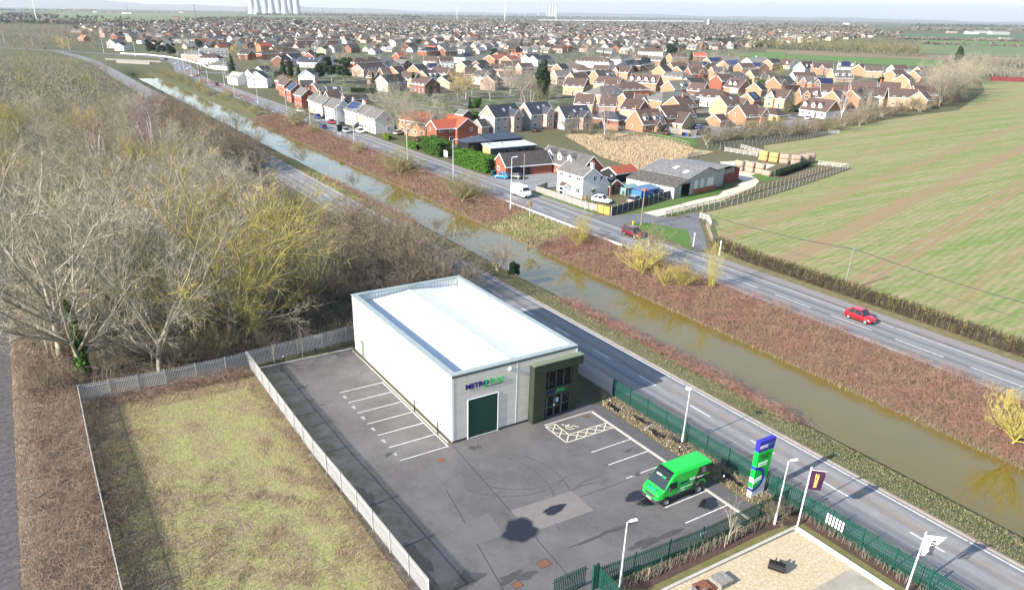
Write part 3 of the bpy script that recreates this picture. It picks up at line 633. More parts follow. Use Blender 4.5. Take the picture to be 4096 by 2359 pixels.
palisade([(18.7, 26.1), (18.65, 10), (18.6, 0.3)], 1.9, galv, 'grey palisade fence in the shade beside the white unit, along the lane')
palisade([(18.6, 0.1), (18.7, -10), (18.75, -20), (18.9, -30), (19.0, -40)], 1.9, fence_green, 'long green palisade fence along the lane past the totem sign')
palisade([(18.4, -21.35), (9, -21.5), (-.2, -21.0)], 1.8, fence_green, 'green palisade fence between the yard and the gravel compound')
gt = thing('green_gate', 'green palisade gate at the bottom edge beside its thick post', 'gate', (-.38, -21.0, 0))
MB().cbox((0, 0, 0), .16, .16, 2.15).build('gate_post', fence_green, gt)
MB().cbox((-.28, .02, 0), .14, .14, 2.1).build('gate_post', fence_green, gt)
pmg = pale_mesh(1.85, fence_green)
for k in range(18): put('pale', pmg, gt, (-.55-k*.15, .55, 0))
for z in (.4, 1.5): MB().box(-3.3, .5, z, -.4, .54, z+.05).build('rail', fence_green, gt)
for k in range(14): put('pale', pmg, gt, (.12, -.15-k*.15, 0), (0, 0, math.pi/2))
for z in (.4, 1.5): MB().box(.06, -2.3, z, .10, -.1, z+.05).build('rail', fence_green, gt)
# ------------------------------------------------------------------ chargers, bollards, lamps
def charger(y, label):
    t = thing('charging_post', label, 'charger', (-.34, y, 0))
    MB().cbox((0, 0, 0), .16, .16, .03).build('base_plate', dark_trim, t); MB().cbox((0, 0, .03), .09, .07, .82).build('post', black, t)
    hd = MB(); hd.lathe([(0, -.07), (.17, -.07), (.19, 0), (.17, .07), (0, .07)], 14); hd.build('charger_head', black, t, True, (-.02, 0, 1.08), (math.radians(90), 0, math.radians(70)))
    MB().lathe([(0, -.02), (.11, -.02), (.11, .0), (0, .0)], 12).build('charger_face', white_paint, t, True, (-.06, -.07, 1.1), (math.radians(90), 0, math.radians(70)))
    c = MB(); pts = [(.12+.02*k, .16*math.sin(k*.9), 1.0-.11*k+.05*math.sin(k)) for k in range(9)]
    for k in range(8): c.tube(pts[k], pts[k+1], .02, n=5)
    c.build('cable', M('cable_grey', (.35, .34, .33), .6), t)
charger(7.0, 'black charging post on the long white wall, farther from the corner')
charger(2.15, 'black charging post on the long white wall, nearest the corner')
def bollard(x, y, label, tilt=0):
    t = thing('bollard_light', label, 'bollard', (x, y, 0)); t.rotation_euler = (tilt, tilt*.5, 0)
    MB().lathe([(.075, 0), (.075, .62), (.07, .64)], 10).build('column', black, t); MB().lathe([(.06, .64), (.06, .80)], 10).build('lens', white_paint, t)
    MB().lathe([(.08, .80), (.08, .86), (0, .90)], 10).build('cap', black, t)
bollard(-4.03, 24.9, 'black bollard light in the planting behind the yard, nearer the unit')
bollard(-7.95, 24.1, 'black bollard light in the planting behind the yard, nearer the plot fence')
bollard(16.8, -1.3, 'leaning black bollard light by the entrance path corner', .25)
bollard(16.68, -11.3, 'black bollard light beside the van, near the lamp post')
bollard(16.58, -16.5, 'black bollard light between the van and the totem sign')
def lamp(x, y, h, label, head='arm', ang=0.0, group=None, name='street_lamp', r=.06):
    t = thing(name, label, 'lamp post', (x, y, 0), 0, group)
    MB().tube((0, 0, 0), (0, 0, min(1.3, h*.2)), r*1.7, r*1.6, 8).build('base_column', pole_grey, t)
    MB().tube((0, 0, min(1.3, h*.2)), (0, 0, h), r, r*.7, 8).build('pole', pole_grey, t)
    if head == 'disc':
        MB().lathe([(0, -.10), (.22, -.06), (.33, .02), (.24, .10), (0, .15)], 16).build('lamp_head', white_paint, t, True, (-.12, 0, h))
    else:
        c, s = math.cos(ang), math.sin(ang); k = 1.0 if h < 7 else 1.7
        MB().tube((0, 0, h-.03), (c*.25*k, s*.25*k, h+.04), .035*k, n=6).build('arm', pole_grey, t)
        m = MB(); m.hexa([(.18*k, -.09*k, 0), (.72*k, -.12*k, .05), (.72*k, .12*k, .05), (.18*k, .09*k, 0)], [(.18*k, -.07*k, .09), (.70*k, -.08*k, .12), (.70*k, .08*k, .12), (.18*k, .07*k, .09)])
        m.build('lamp_head', white_paint, t, loc=(0, 0, h), rot=(0, 0, ang))
    return t
lamp(18.0, -10.3, 5.65, 'white lamp post with oval top beside the green fence', 'disc')
lamp(1.1, -21.7, 5.4, 'grey lamp post at the bottom edge by the green gate', 'arm', -.2)
lamp(15.8, -22.4, 5.7, 'grey lamp post left of the purple flag pole', 'arm', -.3)

# ------------------------------------------------------------------ totem sign
tt = thing('totem_sign', 'tall green, navy and white totem sign by the fence corner', 'sign', (17.5, -19.0, 0))
x0b, x1b, x0t, x1t, TH_ = -.72, .74, -.84, 1.0, 5.3
def xb(z, side): return (x0b+(x0t-x0b)*z/TH_) if side < 0 else (x1b+(x1t-x1b)*z/TH_)
sg = NT('sign_green').done((0.005, 0.50, 0.045), .4); sn = NT('sign_navy').done((0.03, 0.025, 0.33), .4); swt = NT('sign_white').done((0.82, 0.82, 0.85), .4)
def seg(z0, z1, mat, nm):
    MB().hexa([(xb(z0, -1), -.2, z0), (xb(z0, 1), -.2, z0), (xb(z0, 1), .2, z0), (xb(z0, -1), .2, z0)], [(xb(z1, -1), -.2, z1), (xb(z1, 1), -.2, z1), (xb(z1, 1), .2, z1), (xb(z1, -1), .2, z1)]).build(nm, mat, tt)
MB().box(-.6, -.15, -.05, .6, .15, .12).build('footing', M('brick_footing', (.35, .13, .08), .9), tt)
seg(.10, 1.0, swt, 'white_foot'); seg(1.0, 4.35, sg, 'green_panel'); seg(4.35, TH_, sn, 'navy_panel')
def facepoly(poly, mat, nm, y0=-.2, d=.012):
    m = MB(); n = len(poly)
    m.face([(p[0], y0-d, p[1]) for p in poly]); m.face([(p[0], y0, p[1]) for p in reversed(poly)])
    for k in range(n):
        a, b = poly[k], poly[(k+1) % n]; m.face([(a[0], y0, a[1]), (b[0], y0, b[1]), (b[0], y0-d, b[1]), (a[0], y0-d, a[1])])
    return m.build(nm, mat, tt)
lw = [(xb(1.0, -1)+.0, .9)]
up = [(-.77+.17*k, 1.45+.55*math.sin(min(1, k/6)*1.9)) for k in range(9)]
facepoly([(xb(.9, -1), .9), (xb(.9, 1)-.02, .9), (.78, 1.12), (.70, 1.55), (.40, 1.95), (.0, 2.0), (-.4, 1.92), (xb(1.9, -1)+.0, 1.7)], swt, 'white_leaf')
facepoly([(xb(1.2, -1), .98), (-.35, 1.05), (.0, 1.25), (.30, 1.62), (.0, 1.62), (-.35, 1.52), (xb(1.4, -1), 1.38)], sg, 'green_leaf', -.212)
ring = []
for k in range(19):
    a = math.radians(90-k*10); ring.append((a,))
po = [(-.78+1.22*math.cos(a[0]), 1.84+1.16*math.sin(a[0])) for a in ring]; pi_ = [(-.78+.94*math.cos(a[0]), 1.84+.88*math.sin(a[0])) for a in ring]
for k in range(18): facepoly([po[k], po[k+1], pi_[k+1], pi_[k]], sn, 'ring_segment', -.224)
for z in (2.72, .70): MB().box(xb(z, -1)-.012, -.205, z, xb(z, -1)+.01, .205, z+.27).build('ring_edge_band', sn, tt)
MB().box(xb(1.7, -1)-.010, -.203, 1.5, xb(1.7, -1)+.01, .203, 1.95).build('white_edge_band', swt, tt)
FM = lambda x, z, d=-.214: face_matrix((x, d, z), (1, 0, 0), (0, 0, 1))
fit_text('lettering', 'METRO', .85, .26, swt, tt, FM(-.72, 4.66), .03); fit_text('lettering', 'ROD', .55, .24, NT('dim_green').done((.03, .22, .16), .4), tt, FM(.22, 4.72), .005)
dk = NT('sign_dark').done((.01, .09, .02), .5)
fit_text('lettering', 'DRAIN CARE', 1.1, .17, dk, tt, FM(-.55, 3.90), .01); fit_text('lettering', '& REPAIR', .85, .16, dk, tt, FM(-.45, 3.66), .01)
fit_text('lettering', '0800 66 88 00', 1.05, .17, swt, tt, FM(-.58, 3.16), .015); fit_text('lettering', 'metrorod.co.uk', 1.0, .13, swt, tt, FM(-.60, 2.97), .008)

# ------------------------------------------------------------------ flags
def flag(x, y, h, cloth, txt, tcol, label, ang, wv, w=1.15, hh=1.75, seed=1):
    t = thing('flag_pole', label, 'flag', (x, y, 0))
    MB().tube((0, 0, 0), (0, 0, h), .06, .045, 10).build('pole', white_paint, t)
    MB().lathe([(.05, h), (.07, h+.06), (.0, h+.16)], 10).build('finial', white_paint, t)
    MB().lathe([(.075, h-2.05), (.075, h-1.95)], 10).build('collar', white_paint, t)
    c, s = math.cos(ang), math.sin(ang)
    MB().tube((0, 0, h-.13), (c*(w+.12), s*(w+.12), h-.20), .018, n=6).build('arm', white_paint, t)
    n, m_ = 8, 10; V = []; F = []
    for j in range(m_+1):
        q = j/m_
        for i in range(n+1):
            p = i/n; d = .08+w*p*(1-wv*q); off = .07*math.sin(3.5*p+2.2*q+seed)*q+.04*math.sin(7*q+3*p)
            V.append((c*d-s*off, s*d+c*off, h-.16-.05*p-hh*q*(1-.10*p*wv)))
    for j in range(m_):
        for i in range(n): F.append((j*(n+1)+i, j*(n+1)+i+1, (j+1)*(n+1)+i+1, (j+1)*(n+1)+i))
    cm = np_mesh('banner', np.array(V), np.array(F), cloth, smooth=True); b = put('banner', cm, t)
    # lettering runs up the banner
    for side in (1,):
        M4 = face_matrix((c*(.08+w*.58)+s*.07, s*(.08+w*.58)-c*.07, h-.16-hh*.87), (0, 0, 1), (-c, -s, 0))
        fit_text('banner_lettering', txt, hh*.74, w*.27, tcol, t, M4, .02, .012)
    return t
flag(17.2, -23.4, 5.2, M('flag_plum', (.045, .012, .045), .8), 'WINGET', NT('flag_gold').done((.75, .62, .12), .7), 'plum flag lettered in gold on a white pole at the compound corner', math.radians(-38), .05, 1.0, 1.65, 1)
flag(17.2, -32.0, 5.2, M('flag_white', (.78, .78, .82), .8), 'SHERPA', NT('flag_black').done((.02, .02, .03), .7), 'white flag with dark lettering on a white pole near the bottom right corner', math.radians(-38), .75, 1.2, 1.7, 3)

# ------------------------------------------------------------------ vehicles
def paint(name, c, rough=.25): 
    t = NT(name); t.b.inputs['Coat Weight'].default_value = .6; t.b.inputs['Coat Roughness'].default_value = .08; return t.done(c, rough, .5)
car_glass = NT('car_glass').done((0.02, 0.026, 0.03), .05, .6)
lamp_glass = NT('headlamp').done((.75, .76, .78), .15, .6); tail_red = NT('tail_lamp').done((.35, .01, .01), .25); plate_w = NT('number_plate').done((.7, .7, .66), .4); plate_y = NT('number_plate_yellow').done((.7, .55, .05), .4)
rim_m = M('alloy_rim', (.45, .46, .47), .35, metal=.6); grille_m = black
def wheel_meshes(r, w):
    ty = MB(); ty.lathe([(r*.62, -w/2), (r*.95, -w/2), (r, -w*.3), (r, w*.3), (r*.95, w/2), (r*.62, w/2)], 16); a = ty.mesh('tyre', rubber, True)
    rm = MB(); rm.lathe([(0, w*.42), (r*.25, w*.44), (r*.60, w*.36), (r*.64, w*.47)], 14); rm.lathe([(r*.64, -w*.47), (0, -w*.44)], 14)
    return a, rm.mesh('rim', rim_m)
_wm = {}
def wheels(t, xs, hw, r, w=.21):
    if (r, w) not in _wm: _wm[(r, w)] = wheel_meshes(r, w)
    a, b = _wm[(r, w)]
    for x in xs:
        for s in (-1, 1):
            o = put('wheel', a, t, (x, s*(hw-w*.45), r), (math.radians(-90*s), 0, 0)); put('rim', b, o)
def loft(stations, mats, mi_fn):
    "stations: list of (x, [(y,z)...]) half sections from bottom to top, mirrored; closed"
    m = MB(); k = len(stations[0][1]); n = 2*k
    for x, half in stations:
        ring_ = [(x, y, z) for y, z in half] + [(x, -y, z) for y, z in reversed(half)]; m.v.extend(ring_)
    for i in range(len(stations)-1):
        for j in range(n):
            l = (j+1) % n; m.f.append((i*n+j, i*n+l, (i+1)*n+l, (i+1)*n+j)); m.m.append(mi_fn(i, j, k))
    m.f.append(tuple(range(n-1, -1, -1))); m.m.append(0); b = (len(stations)-1)*n
    m.f.append(tuple(range(b, b+n))); m.m.append(0); return m
def car(name, label, cat, x, y, rz, L, W, H, col, kind='hatch', group=None, roofc=None):
    t = thing(name, label, cat, (x, y, 0.016), rz, group); h = L/2; hw = W/2
    p = col if not isinstance(col, tuple) else paint(name+'_paint', col)
    zb, bl = .22, H*.60; r = .30 if H < 1.55 else .34
    st = [(-h, .84, .48, bl*.80), (-h+.06, .93, .34, bl*.95), (-h+.25, .97, zb, bl*1.0), (-h*.5, 1.0, zb, bl), (h*.15, 1.0, zb, bl*.98), (h*.42, .99, zb, bl*.95), (h*.80, .96, zb, bl*.80), (h-.10, .88, .28, bl*.68), (h, .74, .36, bl*.50)]
    S_ = []
    for xx, f, z0, z1 in st:
        S_.append((xx, [(hw*f*.90, z0), (hw*f, z0+.16), (hw*f, z0+(z1-z0)*.62), (hw*f*.95, z1-.03), (hw*f*.80, z1)]))
    loft(S_, None, lambda i, j, k: 0).build('body', p, t, True)
    rx = {'hatch': (h*.40, h*.10, -h*.60, -h*.93), 'suv': (h*.40, h*.14, -h*.70, -h*.95), 'saloon': (h*.38, h*.05, -h*.42, -h*.80), 'mpv': (h*.58, h*.18, -h*.70, -h*.95)}[kind]
    zt = H-.05; a, b, c, d = rx; wb, wt_ = hw*.93, hw*.74
    g_ = MB(); zb2 = bl-.03
    B_ = [(a, -wb, zb2-.02), (a, wb, zb2-.02), (d, wb*.97, zb2), (d, -wb*.97, zb2)]; T_ = [(b, -wt_, zt), (b, wt_, zt), (c, wt_*.97, zt-.02), (c, -wt_*.97, zt-.02)]
    g_.face([B_[1], B_[0], T_[0], T_[1]]); g_.face([B_[0], B_[3], T_[3], T_[0]]); g_.face([B_[3], B_[2], T_[2], T_[3]]); g_.face([B_[2], B_[1], T_[1], T_[2]]); g_.face([T_[0], T_[3], T_[2], T_[1]])
    g_.build('windows', car_glass, t)
    ro = MB(); ro.hexa([(q[0]*1.0, q[1]*1.03, zt-.015) for q in (T_[0], T_[3], T_[2], T_[1])][::-1], [(q[0]*.96, q[1]*.90, H) for q in (T_[0], T_[3], T_[2], T_[1])][::-1])
    ro.build('roof', p if roofc is None else roofc, t)
    pl = MB()
    def pil(q0, q1, w):
        pl.hexa([(q0[0]-w, q0[1], q0[2]), (q0[0]+w, q0[1], q0[2]), (q0[0]+w, q0[1]*1.02, q0[2]), (q0[0]-w, q0[1]*1.02, q0[2])], [(q1[0]-w*.8, q1[1]*1.02, q1[2]), (q1[0]+w*.8, q1[1]*1.02, q1[2]), (q1[0]+w*.8, q1[1]*1.05, q1[2]), (q1[0]-w*.8, q1[1]*1.05, q1[2])])
    for s in (-1, 1):
        mid_b = ((a+d)*.5-.05, s*wb, zb2); mid_t = ((b+c)*.5, s*wt_, zt); pil(mid_b, mid_t, .05)
        pil((d+.10, s*wb*.97, zb2), (c+.08, s*wt_*.97, zt), .12); pil((a-.02, s*wb, zb2), (b-.01, s*wt_, zt), .05)
    pl.build('pillars', p, t)
    for s in (-1, 1):
        MB().hexa([(h-.32, s*hw*.55, bl*.55), (h-.06, s*hw*.52, bl*.50), (h-.10, s*hw*.88, bl*.50), (h-.42, s*hw*.965, bl*.58)], [(h-.40, s*hw*.55, bl*.72), (h-.14, s*hw*.50, bl*.64), (h-.18, s*hw*.84, bl*.66), (h-.52, s*hw*.93, bl*.76)]).build('headlight', lamp_glass, t)
        MB().box(-h-.01, s*hw*.62-.10, bl*.66, -h+.12, s*hw*.62+.14, bl*.92).build('tail_light', tail_red, t)
        MB().cbox((a-.12, s*(hw+.07), bl-.02), .16, .16, .12).build('mirror', p, t)
    MB().box(h-.04, -hw*.42, .34, h+.012, hw*.42, .46).build('grille', black, t); MB().box(h+.005, -.25, .36, h+.02, .25, .46).build('number_plate', plate_w, t)
    MB().box(-h-.02, -.25, .52, -h+.01, .25, .62).build('number_plate', plate_y, t)
    sk_ = MB(); sk_.box(-h+.3, -hw*.92, .14, h-.35, hw*.92, .26); sk_.build('underbody', black, t)
    wheels(t, (h*.62, -h*.60), hw, r)
    return t
PC = {'red': (.42, .006, .012), 'darkred': (.13, .008, .015), 'blue': (.012, .04, .22), 'sky': (.0, .22, .62), 'black': (.008, .009, .011), 'white': (.78, .78, .80), 'grey': (.09, .09, .10), 'silver': (.32, .34, .36), 'navy': (.01, .02, .06)}
pn = {k: paint('car_paint_'+k, v) for k, v in PC.items()}
DN, UPD = -math.pi/2, math.pi/2     # driving towards / away from the camera
car('hatchback', 'bright red small hatchback driving on the main road beside the field hedge', 'car', 59.85, .55, DN, 3.85, 1.70, 1.50, pn['red'])
car('people_carrier', 'dark red people carrier driving past the farm junction', 'car', 60.3, 44.9, DN, 4.4, 1.83, 1.66, pn['darkred'], 'mpv')
car('hatchback', 'sky blue three door hatchback parked by the tall green hedge', 'car', 66.15, 97.9, 2.2, 3.8, 1.68, 1.45, pn['sky'])
car('saloon_car', 'black car parked behind the sky blue hatchback on the forecourt', 'car', 68.9, 96.3, 2.1, 4.2, 1.75, 1.42, pn['black'], 'saloon')
car('family_car', 'white family car parked inside the white cottage garden', 'car', 71.7, 67.6, DN+.35, 4.3, 1.8, 1.55, pn['white'])
car('small_car', 'pale blue car hidden behind the dark panel fence beside the shed', 'car', 78.0, 64.6, .3, 4.1, 1.75, 1.48, pn['silver'])
cars = [(59.6, 226.0, DN, 'suv', 'black', 'navy car heading towards the camera, farthest of the oncoming pair by the terraces', 4.5),
        (63.3, 237.5, DN, 'hatch', 'white', 'white car parked at the red brick terraces', 4.2), (63.5, 229.5, DN, 'hatch', 'grey', 'dark grey van parked behind the white car at the terraces', 4.3),
        (63.4, 217.6, DN, 'suv', 'blue', 'blue car parked outside the low hedge of the cream terraces', 4.3), (63.2, 202.8, DN, 'hatch', 'red', 'red hatchback parked outside the white terrace', 4.1),
        (63.2, 195.0, UPD, 'suv', 'grey', 'dark grey car parked behind the red hatchback', 4.4), (56.4, 193.0, UPD, 'hatch', 'blue', 'blue car driving away on the near lane of the main road', 4.2),
        (59.8, 181.0, DN, 'suv', 'silver', 'silver car driving towards the camera near the bus stop sign', 4.5), (63.6, 178.6, DN, 'hatch', 'white', 'white hatchback parked half on the footpath', 4.0),
        (68.4, 190.6, .1, 'saloon', 'navy', 'dark blue car on the drive of the white terrace', 4.2), (68.2, 185.6, .0, 'hatch', 'white', 'white car on the drive of the white terrace', 4.2)]
for x, y, a, k, c, lb, ln in cars: car('parked_car' if 'parked' in lb or 'drive of' in lb else 'moving_car', lb, 'car', x, y, a, ln, 1.78, 1.62 if k == 'suv' else 1.47, pn[c], k)
far_cars = [(57.2+14, 574, 1.9, 'suv', 'black', 'black car on the distant road bend'), (70.7, 529, 1.2, 'hatch', 'white', 'white car entering the distant bend'), (69.0, 478, 1.2, 'hatch', 'white', 'white car beside the red median'),
            (71.4, 459, -1.9, 'hatch', 'red', 'red car passing the red median'), (59.6, 420, -1.7, 'saloon', 'white', 'white car in the queue at the red median'), (63.0, 418, 1.5, 'hatch', 'black', 'black car in the queue at the red median'),
            (57, 380, 1.5, 'suv', 'grey', 'grey car half hidden by bank shrubs'), (59.6, 358, -1.6, 'suv', 'darkred', 'dark red car half hidden by bank shrubs')]
for x, y, a, k, c, lb in far_cars: car('moving_car', lb, 'car', x, y, a, 4.3, 1.78, 1.55, pn[c], k)
est = [(4, 395, 1182, 'white', 'white car on the estate road by the blue garage', .3, 'hatch'), (3, 1530, 1330, 'black', 'black covered car beside the dormer house', .6, 'hatch'), (3, 1545, 1305, 'grey', 'grey camper van beside the dormer house', .5, 'mpv'),
       (3, 1845, 1275, 'blue', 'blue car behind the curved estate wall', .0, 'hatch'), (3, 2140, 1255, 'navy', 'dark blue car in front of the orange gabled house', 2.6, 'hatch'), (3, 2235, 1275, 'silver', 'silver car in front of the orange gabled house', 2.4, 'hatch'),
       (3, 2185, 910, 'black', 'black car at the double garage', 1.6, 'suv'), (3, 225, 1300, 'black', 'black and white small car under the grey roofed new houses', 1.0, 'hatch'), (2, 1410, 1330, 'silver', 'silver car in the drive under the bare trees', .5, 'hatch'), (2, 1630, 1395, 'black', 'black car behind the pale garden fence', .4, 'hatch')]
for n, a, b, c, lb, an, k in est:
    q = ground(*R(n, a, b)); car('parked_car', lb, 'car', q[0], q[1], an, 4.2, 1.76, 1.5 if k != 'mpv' else 1.95, pn[c], k)

def van_body(t, p_lo, p_main, p_glass, p_black, L, W, H, zw=None):
    h, hw = L/2, W/2
    st = [(-h, .97, .42, H-.10), (-h+.06, 1.0, .40, H-.02), (h*.30, 1.0, .36, H), (h*.42, 1.0, .36, H-.04), (h*.50, 1.0, .36, H-.16), (h*.62, .99, .34, H*.80), (h*.795, .985, .32, 1.42), (h*.83, .98, .32, 1.33), (h*.95, .90, .30, 1.12), (h*.985, .84, .30, .98), (h, .76, .34, .62)]
    S_ = []
    for xx, f, z0, z1 in st:
        zm = min(z1*.98, z0+.38); zu = z0+(z1-z0)*.62
        wt_ = .99-.15*max(0, (z1-1.2))/1.5
        S_.append((xx, [(hw*f*.90, z0), (hw*f, z0+.10), (hw*f, zm), (hw*f*.985, zu), (hw*f*(.5+wt_*.5), z1-.14*(z1 > 1.5)-.03), (hw*f*wt_*.88, z1)]))
    def mi(i, j, k):
        n = 2*k
        if j in (0, 1, n-2, n-3): return 1
        if i in (4, 5) and j in (k-1,): return 2
        return 0
    return loft(S_, None, mi)
tv = thing('panel_van', 'bright green liveried panel van with black rear parked in a marked bay', 'van', (12.15, -15.45, .02), math.pi)
vg = paint('van_green', (.008, .44, .035), .3); vgrey = M('van_grey_plastic', (.045, .047, .05), .6); vblk = paint('van_black', (.006, .006, .007), .3)
L_, W_, H_ = 5.6, 2.02, 2.68
vb = van_body(tv, None, None, None, None, L_, W_, H_).build('body', [vg, vgrey, vblk], tv)
hh = L_/2
# windscreen and its black upper band
zs = lambda x: np.interp(x, [hh*.42, hh*.50, hh*.62, hh*.795], [H_-.04, H_-.16, H_*.80, 1.42])
def scr(xa, xb_, mat, nm, wa, wb_):
    e = .012; MB().face([(xb_, -wb_, zs(xb_)+e), (xb_, wb_, zs(xb_)+e), (xa, wa, zs(xa)+e), (xa, -wa, zs(xa)+e)]).build(nm, mat, tv)
scr(hh*.62, hh*.795, car_glass, 'windscreen', .84, .95); scr(hh*.50, hh*.62, vblk, 'black_brow', .80, .84); scr(hh*.42, hh*.50, vblk, 'black_brow', .76, .80)
hwv = W_/2
for s in (-1, 1):
    e = s*(hwv+.004)
    MB().face([(hh*.34, e*1.008, 1.36), (hh*.71, e*1.006, 1.36), (hh*.62, e*.985, 1.93), (hh*.34, e*.985, 1.97)][::s]).build('cab_window', car_glass, tv)
    blk = MB(); blk.face([(-hh+.04, e*1.010, .80), (-hh*.24, e*1.010, .80), (-hh*.40, e*1.0, 1.78), (-hh+.04, e*1.0, 1.78)][::s]); blk.face([(-hh+.04, e*1.0, 1.78), (-hh*.40, e*1.0, 1.78), (-hh*.50, e*.94, 2.46), (-hh+.04, e*.94, 2.46)][::s]); blk.build('black_graphic', vblk, tv)
    for k in range(7):
        a0, a1 = math.radians(20+k*22), math.radians(20+(k+1)*22); cx_ = -hh*.62; e2 = s*(hwv+.022)
        MB().face([(cx_+.58*math.cos(a0), e2, .72+.58*math.sin(a0)), (cx_+.58*math.cos(a1), e2, .72+.58*math.sin(a1)), (cx_+.42*math.cos(a1), e2, .72+.42*math.sin(a1)), (cx_+.42*math.cos(a0), e2, .72+.42*math.sin(a0))][::-s]).build('green_swirl', vg, tv)
    MB().box(-hh*.6, s*hwv*.99-.01, .62, hh*.5, s*hwv*.99+.02, .72).build('rub_strip', vgrey, tv)
    MB().cbox((hh*.66, s*(hwv+.14), 1.38), .12, .20, .30).build('mirror', vgrey, tv)
    MB().hexa([(hh*.90, s*.60, .86), (hh*.975, s*.55, .80), (hh*.955, s*.84, .80), (hh*.86, s*.955, .88)], [(hh*.86, s*.62, 1.10), (hh*.945, s*.56, 1.0), (hh*.92, s*.80, 1.02), (hh*.80, s*.94, 1.20)]).build('headlight', lamp_glass, tv)
    MB().box(-hh-.015, s*.93-.05, .9, -hh+.05, s*.93+.05, 1.4).build('tail_light', tail_red, tv)
MB().hexa([(hh*.955, -.52, .62), (hh*1.0, -.5, .60), (hh*1.0, .5, .60), (hh*.955, .52, .62)], [(hh*.93, -.58, .95), (hh*.99, -.55, .93), (hh*.99, .55, .93), (hh*.93, .58, .95)]).build('grille', vgrey, tv)
MB().hexa([(hh*.90, -.96, .32), (hh*1.015, -.78, .32), (hh*1.015, .78, .32), (hh*.90, .96, .32)], [(hh*.90, -.97, .60), (hh*1.015, -.78, .60), (hh*1.015, .78, .60), (hh*.90, .97, .60)]).build('bumper', vgrey, tv); MB().box(hh*1.005, -.26, .44, hh*1.02, .26, .54).build('number_plate', plate_w, tv)
for s in (-1, 1): MB().cbox((hh*.86, s*.45, 1.262), .12, .34, .02, s*.2).build('bonnet_vent', black, tv)
wheels(tv, (hh*.70, -hh*.57), hwv+.05, .36, .24)
for xx in (hh*.70, -hh*.57):
    m = MB(); m.lathe([(0, -.01), (.45, -.01), (.45, .01), (0, .01)], 16)
    for s in (-1, 1): m.build('wheel_arch', black, tv, False, (xx, s*(hwv+.012), .40), (math.pi/2, 0, 0))
# lettering on the side towards the camera (local +y, because the van faces left)
VM = lambda x, z, d=.04: face_matrix((x, hwv+d, z), (-1, 0, 0), (0, 0, 1))
fit_text('side_lettering', 'METRO', .95, .22, navy, tv, VM(.62, 1.52), .03, .012); fit_text('side_lettering', 'ROD', .55, .24, swt, tv, VM(-.40, 1.60), .01, .012)
fit_text('side_lettering', 'DRAIN CARE AND REPAIR', 1.35, .10, swt, tv, VM(.55, 1.12), .01, .012); fit_text('side_lettering', '0800 66 88 00', .85, .11, swt, tv, VM(.9, .90), .01, .012)
fit_text('side_lettering', 'WILLOW', .72, .16, swt, tv, VM(-1.12, 1.55, .045), .03, .012); fit_text('side_lettering', 'PUMPS', .58, .16, vg, tv, VM(-1.92, 1.58, .045), .02, .012)
nb = Vector((-(zs(hh*.66)-zs(hh*.56))/(hh*.10), 0, 1)).normalized(); upb = Vector((0, 1, 0)).cross(nb) if False else None
bd = Vector((hh*.52-hh*.60, 0, zs(hh*.52)-zs(hh*.60))).normalized()
fit_text('brow_lettering', 'WILLOW', .55, .14, swt, tv, face_matrix((hh*.635, -.56, zs(hh*.635)+.05), (0, 1, 0), bd), .02, .01); fit_text('brow_lettering', 'PUMPS', .45, .14, leaf_green, tv, face_matrix((hh*.635, .04, zs(hh*.635)+.05), (0, 1, 0), bd), .02, .01)
fit_text('bonnet_lettering', 'METRO ROD', .85, .12, NT('van_blue').done((.02, .2, .5), .4), tv, face_matrix((hh*.93, -.42, 1.20), (0, 1, 0), Vector((-.3, 0, .22))), .02, .01)
wv_ = thing('delivery_van', 'plain white high roofed van driving on the main road towards the camera', 'van', (60.0, 80.2, .02), DN)
vw = paint('van_white', (.80, .80, .80), .3)
van_body(wv_, None, None, None, None, 5.3, 2.0, 2.35).build('body', [vw, vw, vw], wv_)
h5 = 2.65; zs2 = lambda x: np.interp(x, [h5*.42, h5*.50, h5*.62, h5*.795], [2.31, 2.19, 1.88, 1.42])
MB().face([(h5*.785, -.88, zs2(h5*.785)+.012), (h5*.785, .88, zs2(h5*.785)+.012), (h5*.56, .76, zs2(h5*.56)+.012), (h5*.56, -.76, zs2(h5*.56)+.012)]).build('windscreen', car_glass, wv_)
for s in (-1, 1):
    e = s*1.004; MB().face([(h5*.36, e, 1.30), (h5*.70, e*.995, 1.30), (h5*.60, e*.96, 1.80), (h5*.36, e*.96, 1.80)][::s]).build('cab_window', car_glass, wv_)
    MB().hexa([(h5*.90, s*.60, .86), (h5*.975, s*.55, .80), (h5*.955, s*.84, .80), (h5*.86, s*.955, .88)], [(h5*.86, s*.62, 1.10), (h5*.945, s*.56, 1.0), (h5*.92, s*.80, 1.02), (h5*.80, s*.94, 1.20)]).build('headlight', lamp_glass, wv_)
    MB().cbox((h5*.66, s*1.12, 1.3), .1, .18, .26).build('mirror', black, wv_)
MB().box(h5*.95, -.80, .30, h5*1.01, .80, .62).build('bumper', vgrey, wv_); MB().box(h5*1.0, -.26, .42, h5*1.02, .26, .52).build('number_plate', plate_w, wv_)
wheels(wv_, (h5*.68, -h5*.55), .98, .34, .22)
